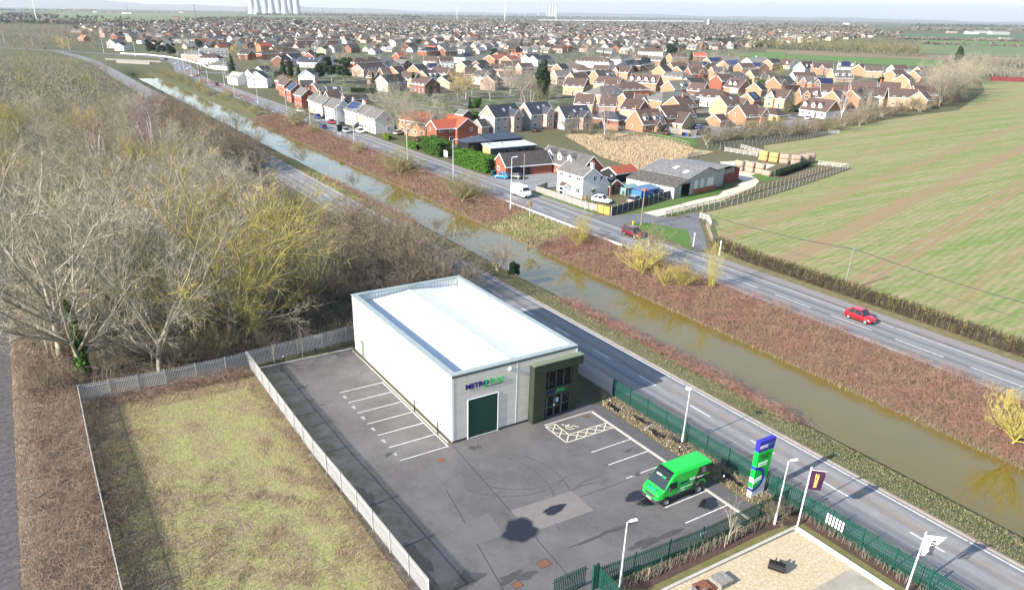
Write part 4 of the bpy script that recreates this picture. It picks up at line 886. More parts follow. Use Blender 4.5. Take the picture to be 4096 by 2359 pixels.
# ------------------------------------------------------------------ houses
def tiles(name, c, c2, sc=1.2):
    t = NT(name); v = t.co(); z = t.xyz(v)
    n = t.noise(v, sc, 6, .75); col = t.mix(t.ramp(n, [(0.35, 0.0), (0.68, 1.0)]), c, c2)
    rows = t.math('SINE', t.math('MULTIPLY', z[2], 30.0)); col = t.mix(t.ramp(rows, [(0.0, .35), (0.6, 0.0)]), col, tuple(q*.55 for q in c))
    oi = t.n('ObjectInfo'); k = t.math('ADD', t.math('MULTIPLY', oi.outputs['Random'], .4), .8); cc = t.n('CombineColor'); [t.l(k, cc.inputs[i]) for i in range(3)]
    col = t.mix(1.0, col, cc.outputs[0], 'MULTIPLY'); t.bump(t.math('ADD', rows, t.noise(v, 6, 3)), .5, .04); return t.done(col, .85, .2)
def brick(name, c, c2):
    t = NT(name); v = t.co(); n = t.noise(v, 2.2, 6, .75); col = t.mix(t.ramp(n, [(0.35, 0.0), (0.68, 1.0)]), c, c2)
    oi = t.n('ObjectInfo'); k = t.math('ADD', t.math('MULTIPLY', oi.outputs['Random'], .3), .85); cc = t.n('CombineColor'); [t.l(k, cc.inputs[i]) for i in range(3)]
    return t.done(t.mix(1.0, col, cc.outputs[0], 'MULTIPLY'), .85, .2)
RO = {'br': tiles('roof_brown', (.080, .052, .044), (.125, .090, .075)), 'dk': tiles('roof_dark', (.050, .044, .042), (.085, .078, .072)), 'gy': tiles('roof_grey', (.105, .098, .092), (.185, .172, .158)),
      'rd': tiles('roof_red', (.36, .085, .045), (.28, .09, .055)), 'or': tiles('roof_orange', (.50, .17, .08), (.40, .14, .07)), 'sl': tiles('roof_slate', (.040, .045, .058), (.060, .066, .08)), 'lg': tiles('roof_light_grey', (.26, .25, .235), (.32, .31, .29))}
WA = {'or': brick('brick_orange', (.375, .205, .118), (.32, .17, .098)), 'rb': brick('brick_red', (.30, .098, .058), (.24, .085, .055)), 'ye': brick('brick_buff', (.42, .315, .195), (.37, .27, .165)), 'wh': M('render_white', (.66, .645, .61), .8, (.58, .565, .535), .8),
      'cr': M('render_cream', (.50, .425, .31), .8, (.45, .38, .28), .8), 'bk': brick('brick_brown', (.21, .105, .070), (.17, .09, .06)), 'pi': brick('brick_pale_pink', (.42, .29, .24), (.36, .25, .20)), 'gy': M('render_grey', (.33, .325, .315), .8)}
RN = {'br': 'brown', 'dk': 'dark', 'gy': 'grey', 'rd': 'red', 'or': 'orange', 'sl': 'slate', 'lg': 'pale grey'}
WN = {'or': 'orange brick', 'rb': 'red brick', 'ye': 'buff brick', 'wh': 'white', 'cr': 'cream', 'bk': 'brown brick', 'pi': 'pale brick', 'gy': 'grey'}
upvc = M('white_joinery', (.80, .80, .79), .5); pane = NT('window_pane').done((.022, .026, .032), .08, .6); solar_m = NT('solar_panel').done((.012, .022, .075), .12, .6)
_win = {}
def window_mesh(w, h, glz=True):
    key = (round(w, 2), round(h, 2), glz)
    if key not in _win:
        m = MB(); m.box(-w/2, -.06, 0, w/2, .02, h, 0)
        if glz:
            n = 2 if w > .8 else 1; a = (w-.10*(n+1))/n
            for k in range(n):
                x = -w/2+.10+k*(a+.10); m.face([(x, -.064, .09), (x+a, -.064, .09), (x+a, -.064, h-.09), (x, -.064, h-.09)], 1)
        _win[key] = m.mesh('window', [upvc, pane])
    return _win[key]
_pn = {}
def pane_mesh(w, h):
    key = (round(w, 2), round(h, 2))
    if key not in _pn:
        m = MB(); n = 2 if w > .8 else 1; a = (w-.10*(n+1))/n
        for k in range(n):
            x = -w/2+.10+k*(a+.10); m.box(x, -.075, .09, x+a, -.061, h-.09)
        _pn[key] = m.mesh('pane', pane)
    return _pn[key]
def block(root, A, B, hr, he, dep, wall, roof, kind='gable', near=False, ends=(1, 1), wins=True, chim=(), dorm=(), solar=None, xg=(), velux=(), door=True, gwall=None, floors=None, garage=None, ov=.3):
    rx, ry = root.location.x, root.location.y
    d = math.dist(A, B); ang = math.atan2(B[1]-A[1], B[0]-A[0]); mx, my = (A[0]+B[0])/2-rx, (A[1]+B[1])/2-ry
    hl = d/2+(dep/2 if kind == 'hip' else 0); hd = dep/2
    def P(name, mb, mats, smooth=False, parent=root):
        if parent is root: return mb.build(name, mats, root, smooth, (mx, my, 0), (0, 0, ang))
        return mb.build(name, mats, parent, smooth)
    w = MB(); w.box(-hl, -hd, 0, hl, hd, he-.02)
    if kind == 'gable':
        for s in (-1, 1):
            x0, x1 = (s*hl, s*(hl-.25)) if s > 0 else (s*(hl-.25), s*hl)
            x0, x1 = min(x0, x1), max(x0, x1)
            i = len(w.v); w.v.extend([(x0, -hd, he-.02), (x0, hd, he-.02), (x0, 0, hr-.12), (x1, -hd, he-.02), (x1, hd, he-.02), (x1, 0, hr-.12)])
            w.f += [(i, i+2, i+1), (i+3, i+4, i+5), (i, i+3, i+5, i+2), (i+1, i+2, i+5, i+4)]; w.m += [1, 1, 1, 1]
    P('wall', w, [wall, gwall or wall])
    sl = (hr-he)/hd; eo = he-sl*ov; th = .15
    r = MB(); go = .22 if kind == 'gable' else 0
    if kind == 'gable':
        for s in (-1, 1):
            y0, y1 = s*(hd+ov), 0
            q = [(-hl-go, y0, eo), (hl+go, y0, eo), (hl+go, y1, hr), (-hl-go, y1, hr)]
            if s > 0: q = q[::-1]
            r.hexa([(p[0], p[1], p[2]-th) for p in q], q)
    else:
        o = hl+ov; y = hd+ov; rl = d/2
        a, b, c, e = (-o, -y, eo), (o, -y, eo), (o, y, eo), (-o, y, eo); m1, m2 = (-rl, 0, hr), (rl, 0, hr)
        r.face([a, b, m2, m1]); r.face([c, e, m1, m2]); r.face([b, c, m2]); r.face([e, a, m1]); r.face([e, c, b, a])
    P('roof', r, roof)
    fz = MB(); zt = eo-th+.0
    for s in (-1, 1): fz.box(-hl-go, s*(hd+ov)-.03, zt-.13, hl+go, s*(hd+ov)+.03, eo-.02)
    if kind == 'gable':
        for s in (-1, 1):
            for t in (-1, 1):
                x = s*(hl+go); x0, x1 = x-.03, x+.04
                fz.hexa([(x0, t*(hd+ov), eo-.24), (x1, t*(hd+ov), eo-.24), (x1, 0, hr-.24), (x0, 0, hr-.24)], [(x0, t*(hd+ov), eo+.0), (x1, t*(hd+ov), eo+.0), (x1, 0, hr+.02), (x0, 0, hr+.02)])
    else:
        for s in (-1, 1): fz.box(s*(hl+ov)-.03, -hd-ov, zt-.13, s*(hl+ov)+.03, hd+ov, eo-.02)
    P('fascia', fz, upvc)
    fl = floors or (2 if he > 3.6 else 1)
    def addwin(x, y, z, w_, h_, rz):
        ca, sa = math.cos(ang), math.sin(ang); loc = (mx+x*ca-y*sa, my+x*sa+y*ca, z)
        o = put('window', window_mesh(w_, h_, not near), root, loc, (0, 0, ang+rz))
        if near: put('pane', pane_mesh(w_, h_), o)
    if wins:
        n = max(2, int(2*hl/3.0))
        for f in range(fl):
            z = .95+f*2.55
            for k in range(n):
                x = -hl+(k+.5)*2*hl/n
                if garage and f == 0 and garage[0] <= k/n <= garage[1]: continue
                if door and f == 0 and k == n//2:
                    ca, sa = math.cos(ang), math.sin(ang); loc = (mx+x*ca+hd*sa, my+x*sa-hd*ca, .05)
                    put('door', door_mesh(), root, loc, (0, 0, ang)); continue
                addwin(x, -hd, z, 1.25, 1.1, 0)
                if near or k % 2: addwin(x, hd, z, 1.1, 1.05, math.pi)
            if kind == 'gable':
                addwin(hl, hd*.35, z, .9, 1.0, math.pi/2)
                if near: addwin(-hl, hd*.3, z, .8, 1.0, -math.pi/2)
    if garage:
        n = garage[2]
        for k in range(n):
            x = garage[3]+k*2.6; g_ = MB().box(x, -hd-.04, .05, x+2.2, -hd+.02, 2.1); P('garage_door', g_, garage[4])
    for t, y in chim:
        c = MB(); x = -hl+t*2*hl; zb = hr-abs(y)*sl-.4
        c.box(x-.38, y-.3, zb, x+.38, y+.3, hr+1.0); o = P('chimney', c, gwall or wall)
        cp = MB(); [cp.lathe([(.11, 0), (.11, .35), (.09, .38)], 8, (x+q, y, hr+1.0)) for q in (-.18, .18)]; P('chimney_pot', cp, RO['rd'], False, o)
    for t, s in dorm:
        x = -hl+t*2*hl; yb = s*(hd*.78); zb = hr-abs(yb)*sl; ht = 1.25; wd = .8
        m = MB(); y_in = s*max(.2, (hr-(zb+ht+.6))/sl) if zb+ht+.6 < hr else 0
        m.box(x-wd, min(yb, 0), zb-.2, x+wd, max(yb, 0), zb+ht)
        i = len(m.v); m.v.extend([(x-wd, yb, zb+ht), (x+wd, yb, zb+ht), (x, yb, zb+ht+.75), (x-wd, 0, zb+ht), (x+wd, 0, zb+ht), (x, 0, zb+ht+.75)]); m.f += [(i, i+1, i+2), (i+1, i+4, i+5, i+2), (i+3, i, i+2, i+5)]; m.m += [0, 0, 0]
        o = P('dormer', m, upvc)
        q = MB()
        for e in (-1, 1):
            z0 = zb+ht-.12; q.hexa([(x+e*(wd+.18), yb+s*.22, z0), (x, yb+s*.22, zb+ht+.80-.05), (x, 0, zb+ht+.80-.05), (x+e*(wd+.18), 0, z0)], [(x+e*(wd+.18), yb+s*.22, z0+.10), (x, yb+s*.22, zb+ht+.88), (x, 0, zb+ht+.88), (x+e*(wd+.18), 0, z0+.10)])
        P('dormer_roof', q, roof, False, o)
        put('window', window_mesh(1.1, 1.0), o, (x, yb+s*.0, zb+.12), (0, 0, 0 if s < 0 else math.pi))
    for t, wd, pr, he2, hr2, s in xg:
        x = -hl+t*2*hl; m = MB(); y0 = s*hd; y1 = s*(hd+pr); a, b = min(0, y1), max(0, y1)
        m.box(x-wd/2, a, 0, x+wd/2, b, he2); i = len(m.v)
        m.v.extend([(x-wd/2, y1, he2), (x+wd/2, y1, he2), (x, y1, hr2), (x-wd/2, 0, he2), (x+wd/2, 0, he2), (x, 0, hr2)]); m.f += [(i, i+1, i+2)]; m.m += [0]
        P('cross_gable', m, gwall or wall); q = MB()
        for e in (-1, 1):
            q.hexa([(x+e*(wd/2+.25), y1+s*.2, he2-.22), (x, y1+s*.2, hr2-.02), (x, 0, hr2-.02), (x+e*(wd/2+.25), 0, he2-.22)], [(x+e*(wd/2+.25), y1+s*.2, he2-.08), (x, y1+s*.2, hr2+.12), (x, 0, hr2+.12), (x+e*(wd/2+.25), 0, he2-.08)])
        P('cross_roof', q, roof); bb = MB()
        for e in (-1, 1): bb.hexa([(x+e*(wd/2+.25), y1+s*.20, he2-.32), (x, y1+s*.20, hr2-.12), (x, y1+s*.24, hr2-.12), (x+e*(wd/2+.25), y1+s*.24, he2-.32)], [(x+e*(wd/2+.25), y1+s*.20, he2-.05), (x, y1+s*.20, hr2+.15), (x, y1+s*.24, hr2+.15), (x+e*(wd/2+.25), y1+s*.24, he2-.05)])
        P('bargeboard', bb, upvc)
        for f in range(2 if he2 > 3.6 else 1): addwin(x, y1, .95+2.55*f, min(1.5, wd*.5), 1.1, 0 if s < 0 else math.pi)
    if solar:
        t0, t1, s = solar; x0, x1 = -hl+t0*2*hl, -hl+t1*2*hl; n = max(2, int((x1-x0)/1.1))
        for k in range(n):
            for rr in range(2):
                xa = x0+k*(x1-x0)/n+.03; xb_ = x0+(k+1)*(x1-x0)/n-.03; ya, yb = s*hd*(.82-.38*rr), s*hd*(.82-.38*rr-.35); za, zb = hr-abs(ya)*sl+.08, hr-abs(yb)*sl+.08
                q = [(xa, ya, za), (xb_, ya, za), (xb_, yb, zb), (xa, yb, zb)]; q = q if s < 0 else q[::-1]
                P('solar_panel', MB().hexa([(p[0], p[1], p[2]-.04) for p in q], q), solar_m)
    for t, s, v in velux:
        x = -hl+t*2*hl; ya, yb = s*hd*v, s*hd*(v-.25); za, zb = hr-abs(ya)*sl+.03, hr-abs(yb)*sl+.03
        q = [(x-.4, ya, za), (x+.4, ya, za), (x+.4, yb, zb), (x-.4, yb, zb)]; q = q if s < 0 else q[::-1]
        P('roof_window', MB().hexa([(p[0], p[1], p[2]-.1) for p in q], [(p[0], p[1], p[2]+.05) for p in q]), sky_glass)
sky_glass = NT('roof_window_glass').done((.35, .40, .45), .08, .6)
_door = []
door_dark = M('door_dark', (.05, .06, .07), .5)
def door_mesh():
    if not _door:
        m = MB(); m.box(-.5, -.05, 0, .5, .02, 2.1, 0); m.face([(-.4, -.055, .05), (.4, -.055, .05), (.4, -.055, 2.0), (-.4, -.055, 2.0)], 1); _door.append(m.mesh('door', [upvc, door_dark]))
    return _door[0]
def house(label, A, B, *a, name='house', cat='house', group=None, **k):
    root = thing(name, label, cat, ((A[0]+B[0])/2, (A[1]+B[1])/2, 0), 0, group); block(root, A, B, *a, **k); return root
def rg_(n, x1, y1, x2, y2, hr): return ground(*R(n, x1, y1), hr)[:2], ground(*R(n, x2, y2), hr)[:2]
def kg(o, x1, y1, x2, y2, hr, s=2.912): return ground(o[0]+x1/s, o[1]+y1/s, hr)[:2], ground(o[0]+x2/s, o[1]+y2/s, hr)[:2]
K1, K2, K3, K4, K6, K7 = (1060, 280), (1540, 400), (1900, 560), (2380, 590), (2420, 400), (2880, 300)

# white cottage with catslide, porch, garden room
wc = house('white painted cottage with grey roof and porch behind the pale garden fence', (72.2, 81.0), (72.2, 72.0), 6.25, 4.75, 4.6, WA['wh'], RO['gy'], near=True, chim=[(.97, .1)], door=False, name='cottage')
block(wc, (75.6, 80.6), (75.6, 72.3), 4.3, 2.6, 3.0, WA['wh'], RO['gy'], near=True, wins=False, door=False)
block(wc, (69.0, 77.7), (69.0, 76.1), 2.75, 2.2, 1.9, upvc, RO['br'], near=True, wins=False, door=False, ov=.15)
for z in (.1, 1.15): MB().box(68.03-72.2, 76.25-76.5, z, 68.05-72.2, 77.55-76.5, z+.9).build('porch_glazing', pane, wc)
block(wc, (78.9, 74.8), (78.9, 72.0), 3.3, 2.3, 3.2, WA['rb'], RO['sl'], near=True, wins=False, door=False)
for k in range(3): MB().box(77.9-72.2+k*.75, 71.97-76.5, .1, 78.5-72.2+k*.75, 72.0-76.5, 2.0).build('french_door', [pane], wc)
MB().lathe([(0, .0), (.28, .05), (.30, .12)], 12).build('satellite_dish', pole_grey, wc, True, (77.2-72.2, 71.9-76.5, 4.2), (1.2, .2, 0))
# brick bungalow with double garage wing and three dormers
bg = house('red brick bungalow with garage wing and three dormers beside the forecourt', (68.2, 102.0), (81.0, 101.2), 5.0, 2.55, 6.0, WA['rb'], RO['dk'], near=True, door=False, wins=False, name='bungalow')
A, B = kg(K3, 870, 55, 1380, 185, 5.4)
block(bg, A, B, 5.4, 2.55, 6.6, WA['rb'], RO['gy'], near=True, dorm=[(.22, -1), (.45, -1), (.68, -1)], door=False, wins=False)
rx_, ry_ = bg.location.x, bg.location.y
for x in (69.6, 72.4): MB().box(x-rx_, 98.45-ry_, .05, x+2.3-rx_, 98.58-ry_, 2.2).build('garage_door', M('garage_navy', (.012, .018, .035), .5), bg)
for x, y, r_ in ((77.3, 98.55, 0),):
    o = put('window', window_mesh(1.7, 1.2, False), bg, (x-rx_, y-ry_, .9)); put('pane', pane_mesh(1.7, 1.2), o)
for x, y in ((81.25, 93.6),):
    o = put('window', window_mesh(1.8, 1.2, False), bg, (x-rx_, y-ry_, .9), (0, 0, -math.pi/2)); put('pane', pane_mesh(1.8, 1.2), o)
o = put('window', window_mesh(.9, 1.0, False), bg, (68.2-rx_, 102.6-ry_, .9), (0, 0, -math.pi/2)); put('pane', pane_mesh(.9, 1.0), o)
# grey flat roofed house, black house
gh = thing('modern_house', 'low slate clad modern house with pale sloping roof behind the green hedge', 'house', (81, 121, 0))
m = MB(); m.hexa([(-6.6, -4.6, 0), (7.2, -4.6, 0), (9.5, 4.6, 0), (-3.6, 4.6, 0)], [(-6.6, -4.6, 3.45), (7.2, -4.6, 3.45), (9.5, 4.6, 3.1), (-3.6, 4.6, 3.1)]); m.build('wall', M('slate_cladding', (.055, .062, .08), .6, (.04, .046, .06), 3), gh)
m = MB(); m.hexa([(-7.1, -5.0, 3.46), (7.5, -5.0, 3.46), (10.0, 5.0, 3.12), (-3.9, 5.0, 3.12)], [(-7.1, -5.0, 3.62), (7.5, -5.0, 3.62), (10.0, 5.0, 3.28), (-3.9, 5.0, 3.28)]); m.build('roof', M('roof_membrane', (.52, .55, .60), .5, (.46, .49, .54), .5), gh)
for x, y in ((-3.4, 2.2), (.6, 2.0), (-4.2, -.6), (-1.4, -1.8)): MB().cbox((x, y, 3.42), 1.0, .8, .22, .1).build('rooflight', sky_glass, gh)
for x, w_ in ((-2.0, .7), (1.6, 1.4), (4.0, 1.1), (5.6, 1.2)): MB().box(x, -4.66, 1.7, x+w_, -4.6, 2.7).build('window', pane, gh)
MB().hexa([(-6.64, -4.4, .1), (-6.60, -4.4, .1), (-3.9, 4.0, .1), (-3.96, 4.0, .1)], [(-6.64, -4.4, 3.3), (-6.60, -4.4, 3.3), (-3.9, 4.0, 3.0), (-3.96, 4.0, 3.0)]).build('timber_end', M('larch_cladding', (.50, .32, .15), .8), gh)
bh = thing('black_house', 'low black timber building with mono pitch roof behind the tall hedge', 'house', (82, 130.5, 0)); blk_t = M('black_timber', (.014, .014, .015), .7, (.022, .022, .024), 3)
m = MB(); m.hexa([(-8, -3, 0), (9, -3.6, 0), (9, 3, 0), (-8, 3, 0)], [(-8, -3, 3.4), (9, -3.6, 3.5), (9, 3, 3.9), (-8, 3, 3.0)]); m.build('wall', blk_t, bh)
m = MB(); m.hexa([(-8.6, -3.6, 3.42), (-.6, -3.9, 3.44), (-.6, 3.4, 4.0), (-8.6, 3.4, 3.2)], [(-8.6, -3.6, 3.56), (-.6, -3.9, 3.58), (-.6, 3.4, 4.14), (-8.6, 3.4, 3.34)]); m.build('roof', M('dark_roof_sheet', (.055, .065, .085), .5), bh)
m = MB(); m.hexa([(-.6, -3.9, 3.62), (9.4, -4.2, 3.72), (9.4, 3.4, 4.3), (-.6, 3.4, 4.2)], [(-.6, -3.9, 3.76), (9.4, -4.2, 3.86), (9.4, 3.4, 4.44), (-.6, 3.4, 4.34)]); m.build('roof', M('dark_roof_sheet2', (.02, .025, .035), .4), bh)
for k in range(4): MB().box(-7.2+k*1.7, -3.16, .3, -5.9+k*1.7, -3.06, 2.6).build('window', pane, bh)
# red pantiled house
rr_ = house('red brick house with bright clay pantile roof behind the clipped hedge', (84.2, 157.5), (84.2, 145.8), 7.2, 4.7, 7.0, WA['rb'], RO['rd'], near=True, door=False)
block(rr_, (74.6, 150.3), (84.2, 150.3), 6.6, 4.7, 6.4, WA['rb'], RO['rd'], near=True, door=False)
rr2 = house('red brick house with weathered clay roof half hidden by bare trees', (77.5, 173), (80.5, 160), 7.0, 4.7, 7.0, WA['or'], RO['rd'], near=True, door=False)
# the three grey roofed new houses
for i, (n, x1, y1, x2, y2, hr, lb) in enumerate([(2, 2285, 1040, 2560, 1018, 8.2, 'pale brick new house with slate roof, leftmost of the three new houses'), (3, 125, 1015, 350, 1000, 8.2, 'pale brick new house with slate roof, middle of the three new houses'), (3, 465, 1050, 735, 1035, 7.2, 'pale brick new house with slate roof, rightmost of the three new houses')]):
    A, B = rg_(n, x1, y1, x2, y2, hr); o = house(lb, A, B, hr, hr-3.2, 7.5, WA['gy'], RO['sl'], near=True, gwall=WA['pi'], velux=[(.45, -1, .62), (.72, -1, .55)], xg=[(.66, 3.2, 2.2, hr-3.0, hr-1.3, -1)], name='new_house')
A, B = rg_(2, 2185, 1178, 2260, 1172, 4.2); house('small pale brick garage with dark roof beside the leftmost new house', A, B, 4.2, 2.4, 5, WA['pi'], RO['dk'], near=True, wins=False, door=False, name='garage', cat='garage')
A, B = rg_(2, 2020, 1075, 2095, 1085, 3.6); house('low grey roofed outbuilding behind the red pantiled house', A, B, 3.6, 2.2, 5, WA['bk'], RO['gy'], wins=False, door=False, name='outbuilding', cat='outbuilding')

# barns
corr = M('corrugated_asbestos', (.145, .14, .138), .85, (.24, .235, .23), 2.5, lo=.45, hi=.62); mossy = M('mossy_asbestos', (.075, .07, .062), .9, (.15, .14, .125), 2.0, lo=.45, hi=.6)
tin = M('grey_sheeting', (.30, .31, .31), .7, (.22, .22, .21), 1.0, stretch=(3, 3, .3)); tinw = M('pale_sheeting', (.55, .56, .57), .6, (.42, .42, .42), 1.2, stretch=(3, 3, .3)); red_tin = M('red_sheeting', (.16, .022, .022), .7, (.12, .03, .03), 1.0)
bn = thing('barn', 'old grey sheeted barn with lichened roof and open doorway beside the chalk track', 'barn', (87.4, 63.1, 0), math.radians(9.7))
GW, GL = 15.4, 12.8; AX, AZ = 11.5, 5.3
def slope_part(nm, xa, za, xb_, zb, y0, y1, mat, par=bn, th=.1):
    m = MB(); n = 14
    m.hexa([(xa, y0, za), (xb_, y0, zb), (xb_, y1, zb), (xa, y1, za)], [(xa, y0, za+th), (xb_, y0, zb+th), (xb_, y1, zb+th), (xa, y1, za+th)]); o = m.build(nm, mat, par)
    r = MB()
    for k in range(int((y1-y0)/.42)):
        y = y0+.1+k*.42; r.hexa([(xa, y, za+th), (xb_, y, zb+th), (xb_, y+.16, zb+th), (xa, y+.16, za+th)], [(xa, y+.05, za+th+.05), (xb_, y+.05, zb+th+.05), (xb_, y+.11, zb+th+.05), (xa, y+.11, za+th+.05)])
    r.build('roof_corrugations', mat, o); return o
zmid = 2.5+(AZ-2.5)*4.6/AX
slope_part('lean_to_roof', -.4, 2.42, 4.7, zmid+.0, -.35, GL+.2, mossy); slope_part('main_roof', 4.5, zmid+.06, AX, AZ, -.35, GL+.2, corr); slope_part('back_roof', AX+.01, AZ, GW+.4, 4.0, -.35, GL+.2, corr)
for x, y in ((7.2, 2.6), (8.4, 6.2)):
    z = 2.5+(AZ-2.5)*x/AX+.2; MB().hexa([(x-.7, y-.5, z-.17), (x+.7, y-.5, z+.17), (x+.7, y+.5, z+.17), (x-.7, y+.5, z-.17)], [(x-.7, y-.5, z-.12), (x+.7, y-.5, z+.22), (x+.7, y+.5, z+.22), (x-.7, y+.5, z-.12)]).build('roof_light', white_paint, bn)
def gz(x): return 2.45+(AZ-2.45)*x/AX if x < AX else AZ-(AZ-4.0)*(x-AX)/(GW-AX)
def sheetp(nm, x0, x1, z0, mat, y=0.0, top=None):
    MB().hexa([(x0, y, z0), (x1, y, z0), (x1, y+.08, z0), (x0, y+.08, z0)], [(x0, y, top or gz(x0)), (x1, y, top or gz(x1)), (x1, y+.08, top or gz(x1)), (x0, y+.08, top or gz(x0))]).build(nm, mat, bn)
for k in range(3): sheetp('gable_sheet', k*.8, k*.8+.78, 0, tin)
for k in range(3): sheetp('gable_sheet', 2.4+k*1.15, 2.4+k*1.15+1.13, 2.75, tin)
MB().box(5.3, -.12, 0, 6.6, -.02, 2.7).build('sliding_door', tin, bn)
for k in range(8): sheetp('gable_sheet', 5.85+k*1.18, 5.85+k*1.18+1.16, 1.15, (tinw if k in (1, 3, 5, 6) else tin), 0.0, 3.0 if k in (1, 3, 5, 6) else None)
for k in (1, 3, 5, 6): sheetp('gable_sheet', 5.85+k*1.18, 5.85+k*1.18+1.16, 3.02, tin)
MB().box(5.85, -.03, 0, GW, .15, 1.14).build('brick_plinth', WA['rb'], bn)
for k in range(13): MB().box(-.05, .1+k, 0, .03, .98+k, 2.40).build('side_sheet', tinw, bn)
MB().box(GW-.05, 0, 0, GW+.03, GL, 4.0).build('side_wall', tin, bn); MB().box(0, GL-.1, 0, GW, GL, 2.4).build('back_wall', tin, bn)
b2 = thing('barn', 'smaller grey barn with dark red sheeted end behind the old barn', 'barn', (103.6, 67.3, 0), math.radians(14)); 
MB().hexa([(-.3, -.3, 3.9), (5.5, -.3, 4.1), (5.5, 13, 4.1), (-.3, 13, 3.9)], [(-.3, -.3, 4.0), (5.5, -.3, 4.2), (5.5, 13, 4.2), (-.3, 13, 4.0)]).build('main_roof', corr, b2)
MB().hexa([(5.5, -.3, 4.1), (11.6, -.3, 3.2), (11.6, 13, 3.2), (5.5, 13, 4.1)], [(5.5, -.3, 4.2), (11.6, -.3, 3.3), (11.6, 13, 3.3), (5.5, 13, 4.2)]).build('main_roof', corr, b2)
for k in range(4): MB().box(0+k*1.05, 0, 0, 1.02+k*1.05, .08, 3.95).build('gable_sheet', tin, b2)
for k in range(6): MB().box(4.3+k*1.2, 0, 0, 5.48+k*1.2, .08, 3.15 if k > 3 else 2.4).build('red_sheet', red_tin, b2)
for k in range(11): MB().box(11.3, .1+k*1.15, 0, 11.4, 1.2+k*1.15, 3.1).build('red_sheet', red_tin, b2)
MB().box(4.3, 0.02, 2.4, 9, .10, 3.5).build('gable_board', wood_grey, b2); MB().box(0, 12.6, 0, 11.3, 12.7, 3.1).build('back_wall', tin, b2)
# shed, greenhouse, outbuildings behind the cottage
sh = thing('garden_shed', 'bright blue garden shed between the cottage and the barn', 'shed', (82.6, 66.6, 0), .12); blue_w = M('blue_boards', (.05, .17, .40), .7, (.04, .13, .32), 2)
for k in range(9): MB().box(-2.9+k*.62, -1.3, 0, -2.9+k*.62+.6, -1.25, 1.95).build('board', blue_w, sh)
MB().box(-2.9, -1.24, 0, 2.7, 1.3, 1.93).build('wall', blue_w, sh); MB().hexa([(-3.1, -1.5, 2.0), (2.9, -1.5, 2.0), (2.9, 1.5, 2.35), (-3.1, 1.5, 2.35)], [(-3.1, -1.5, 2.1), (2.9, -1.5, 2.1), (2.9, 1.5, 2.45), (-3.1, 1.5, 2.45)]).build('roof', M('blue_felt', (.10, .17, .27), .8), sh)
MB().box(1.2, -1.33, .9, 2.2, -1.3, 1.7).build('window', pane, sh)
gn = thing('greenhouse', 'small glass greenhouse behind the garden gravel', 'greenhouse', (81.8, 71.2, 0))
gl_ = NT('greenhouse_glass').done((.20, .30, .29), .1, .6)
for x0, y0, x1, y1 in ((-1.6, -1, 1.6, -.97), (-1.6, .97, 1.6, 1), (-1.6, -1, -1.57, 1), (1.57, -1, 1.6, 1)): MB().box(x0, y0, 0, x1, y1, 1.6).build('glass_side', gl_, gn)
for s in (-1, 1): MB().hexa([(-1.7, s*1.1, 1.55), (1.7, s*1.1, 1.55), (1.7, 0, 2.2), (-1.7, 0, 2.2)], [(-1.7, s*1.1, 1.58), (1.7, s*1.1, 1.58), (1.7, 0, 2.23), (-1.7, 0, 2.23)]).build('glass_roof', gl_, gn)
for x in (-1.62, -.8, 0, .8, 1.62): MB().box(x-.02, -1.03, 0, x+.02, -1.0, 1.6).build('glazing_bar', pole_grey, gn)
ob = house('black boarded outbuilding with small red roof behind the bungalow', (86.5, 83.5), (93.5, 84.0), 3.4, 2.3, 4.5, blk_t, RO['rd'], wins=False, door=False, name='outbuilding', cat='outbuilding')
MB().box(-3.4, -2.34, 1.0, -.6, -2.28, 1.9).build('window', pane, ob); MB().box(.4, -2.34, .2, 2.4, -2.28, 1.9).build('window', pane, ob)

# terraces along the main road (fronts face the road)
def terr(o, x1, y1, x2, y2, hr, he, dep, w_, r_, lb, **k):
    A, B = kg(o, x1, y1, x2, y2, hr); xm = (A[0]+B[0])/2; house(lb, (xm, A[1]), (xm, B[1]), hr, he, dep, WA[w_], RO[r_], near=True, name='terraced_house', **k)
terr(K1, 232, 88, 300, 106, 7.4, 4.9, 6.5, 'rb', 'br', 'red brick house with brown roof, farthest of the roadside terrace row', chim=[(.9, 0)])
terr(K1, 315, 143, 388, 158, 7.4, 4.9, 6.5, 'rb', 'sl', 'red brick terraced house with a solar panelled roof, second farthest of the row', chim=[(.95, 0)], solar=(.1, .8, -1))
terr(K1, 410, 195, 520, 218, 7.4, 4.9, 6.5, 'rb', 'gy', 'red brick terraced house with bare brick gable and chimneys', chim=[(.95, -.5), (.95, .8)])
terr(K1, 588, 262, 650, 282, 6.9, 4.6, 6, 'cr', 'gy', 'cream terraced house with white chimney, left of the cream pair', chim=[(.9, 0)])
terr(K1, 652, 285, 735, 318, 6.9, 4.6, 6, 'cr', 'gy', 'cream terraced house with white chimney, right of the cream pair', chim=[(.1, 0)])
terr(K1, 790, 320, 905, 352, 7.3, 4.8, 6.5, 'wh', 'gy', 'broad white house with blank white gable and brick chimney in the terrace', chim=[(.97, 0)])
terr(K1, 1040, 355, 1140, 392, 7.3, 4.8, 6.5, 'wh', 'gy', 'white terraced house with solar panels on its roof', chim=[(.05, 0), (.95, 0)], solar=(.05, .8, -1))
terr(K1, 1172, 400, 1255, 428, 7.0, 4.6, 6.5, 'pi', 'gy', 'pale pink terraced house next to the solar panelled white one', chim=[(.1, 0)])
terr(K1, 1262, 430, 1370, 470, 7.0, 4.6, 6.5, 'wh', 'gy', 'white terraced house at the near end, behind the bare tree')
terr(K1, 175, 60, 232, 70, 6.5, 4.4, 6, 'rb', 'br', 'small red brick house behind the farthest terrace', chim=[(.8, 0)])
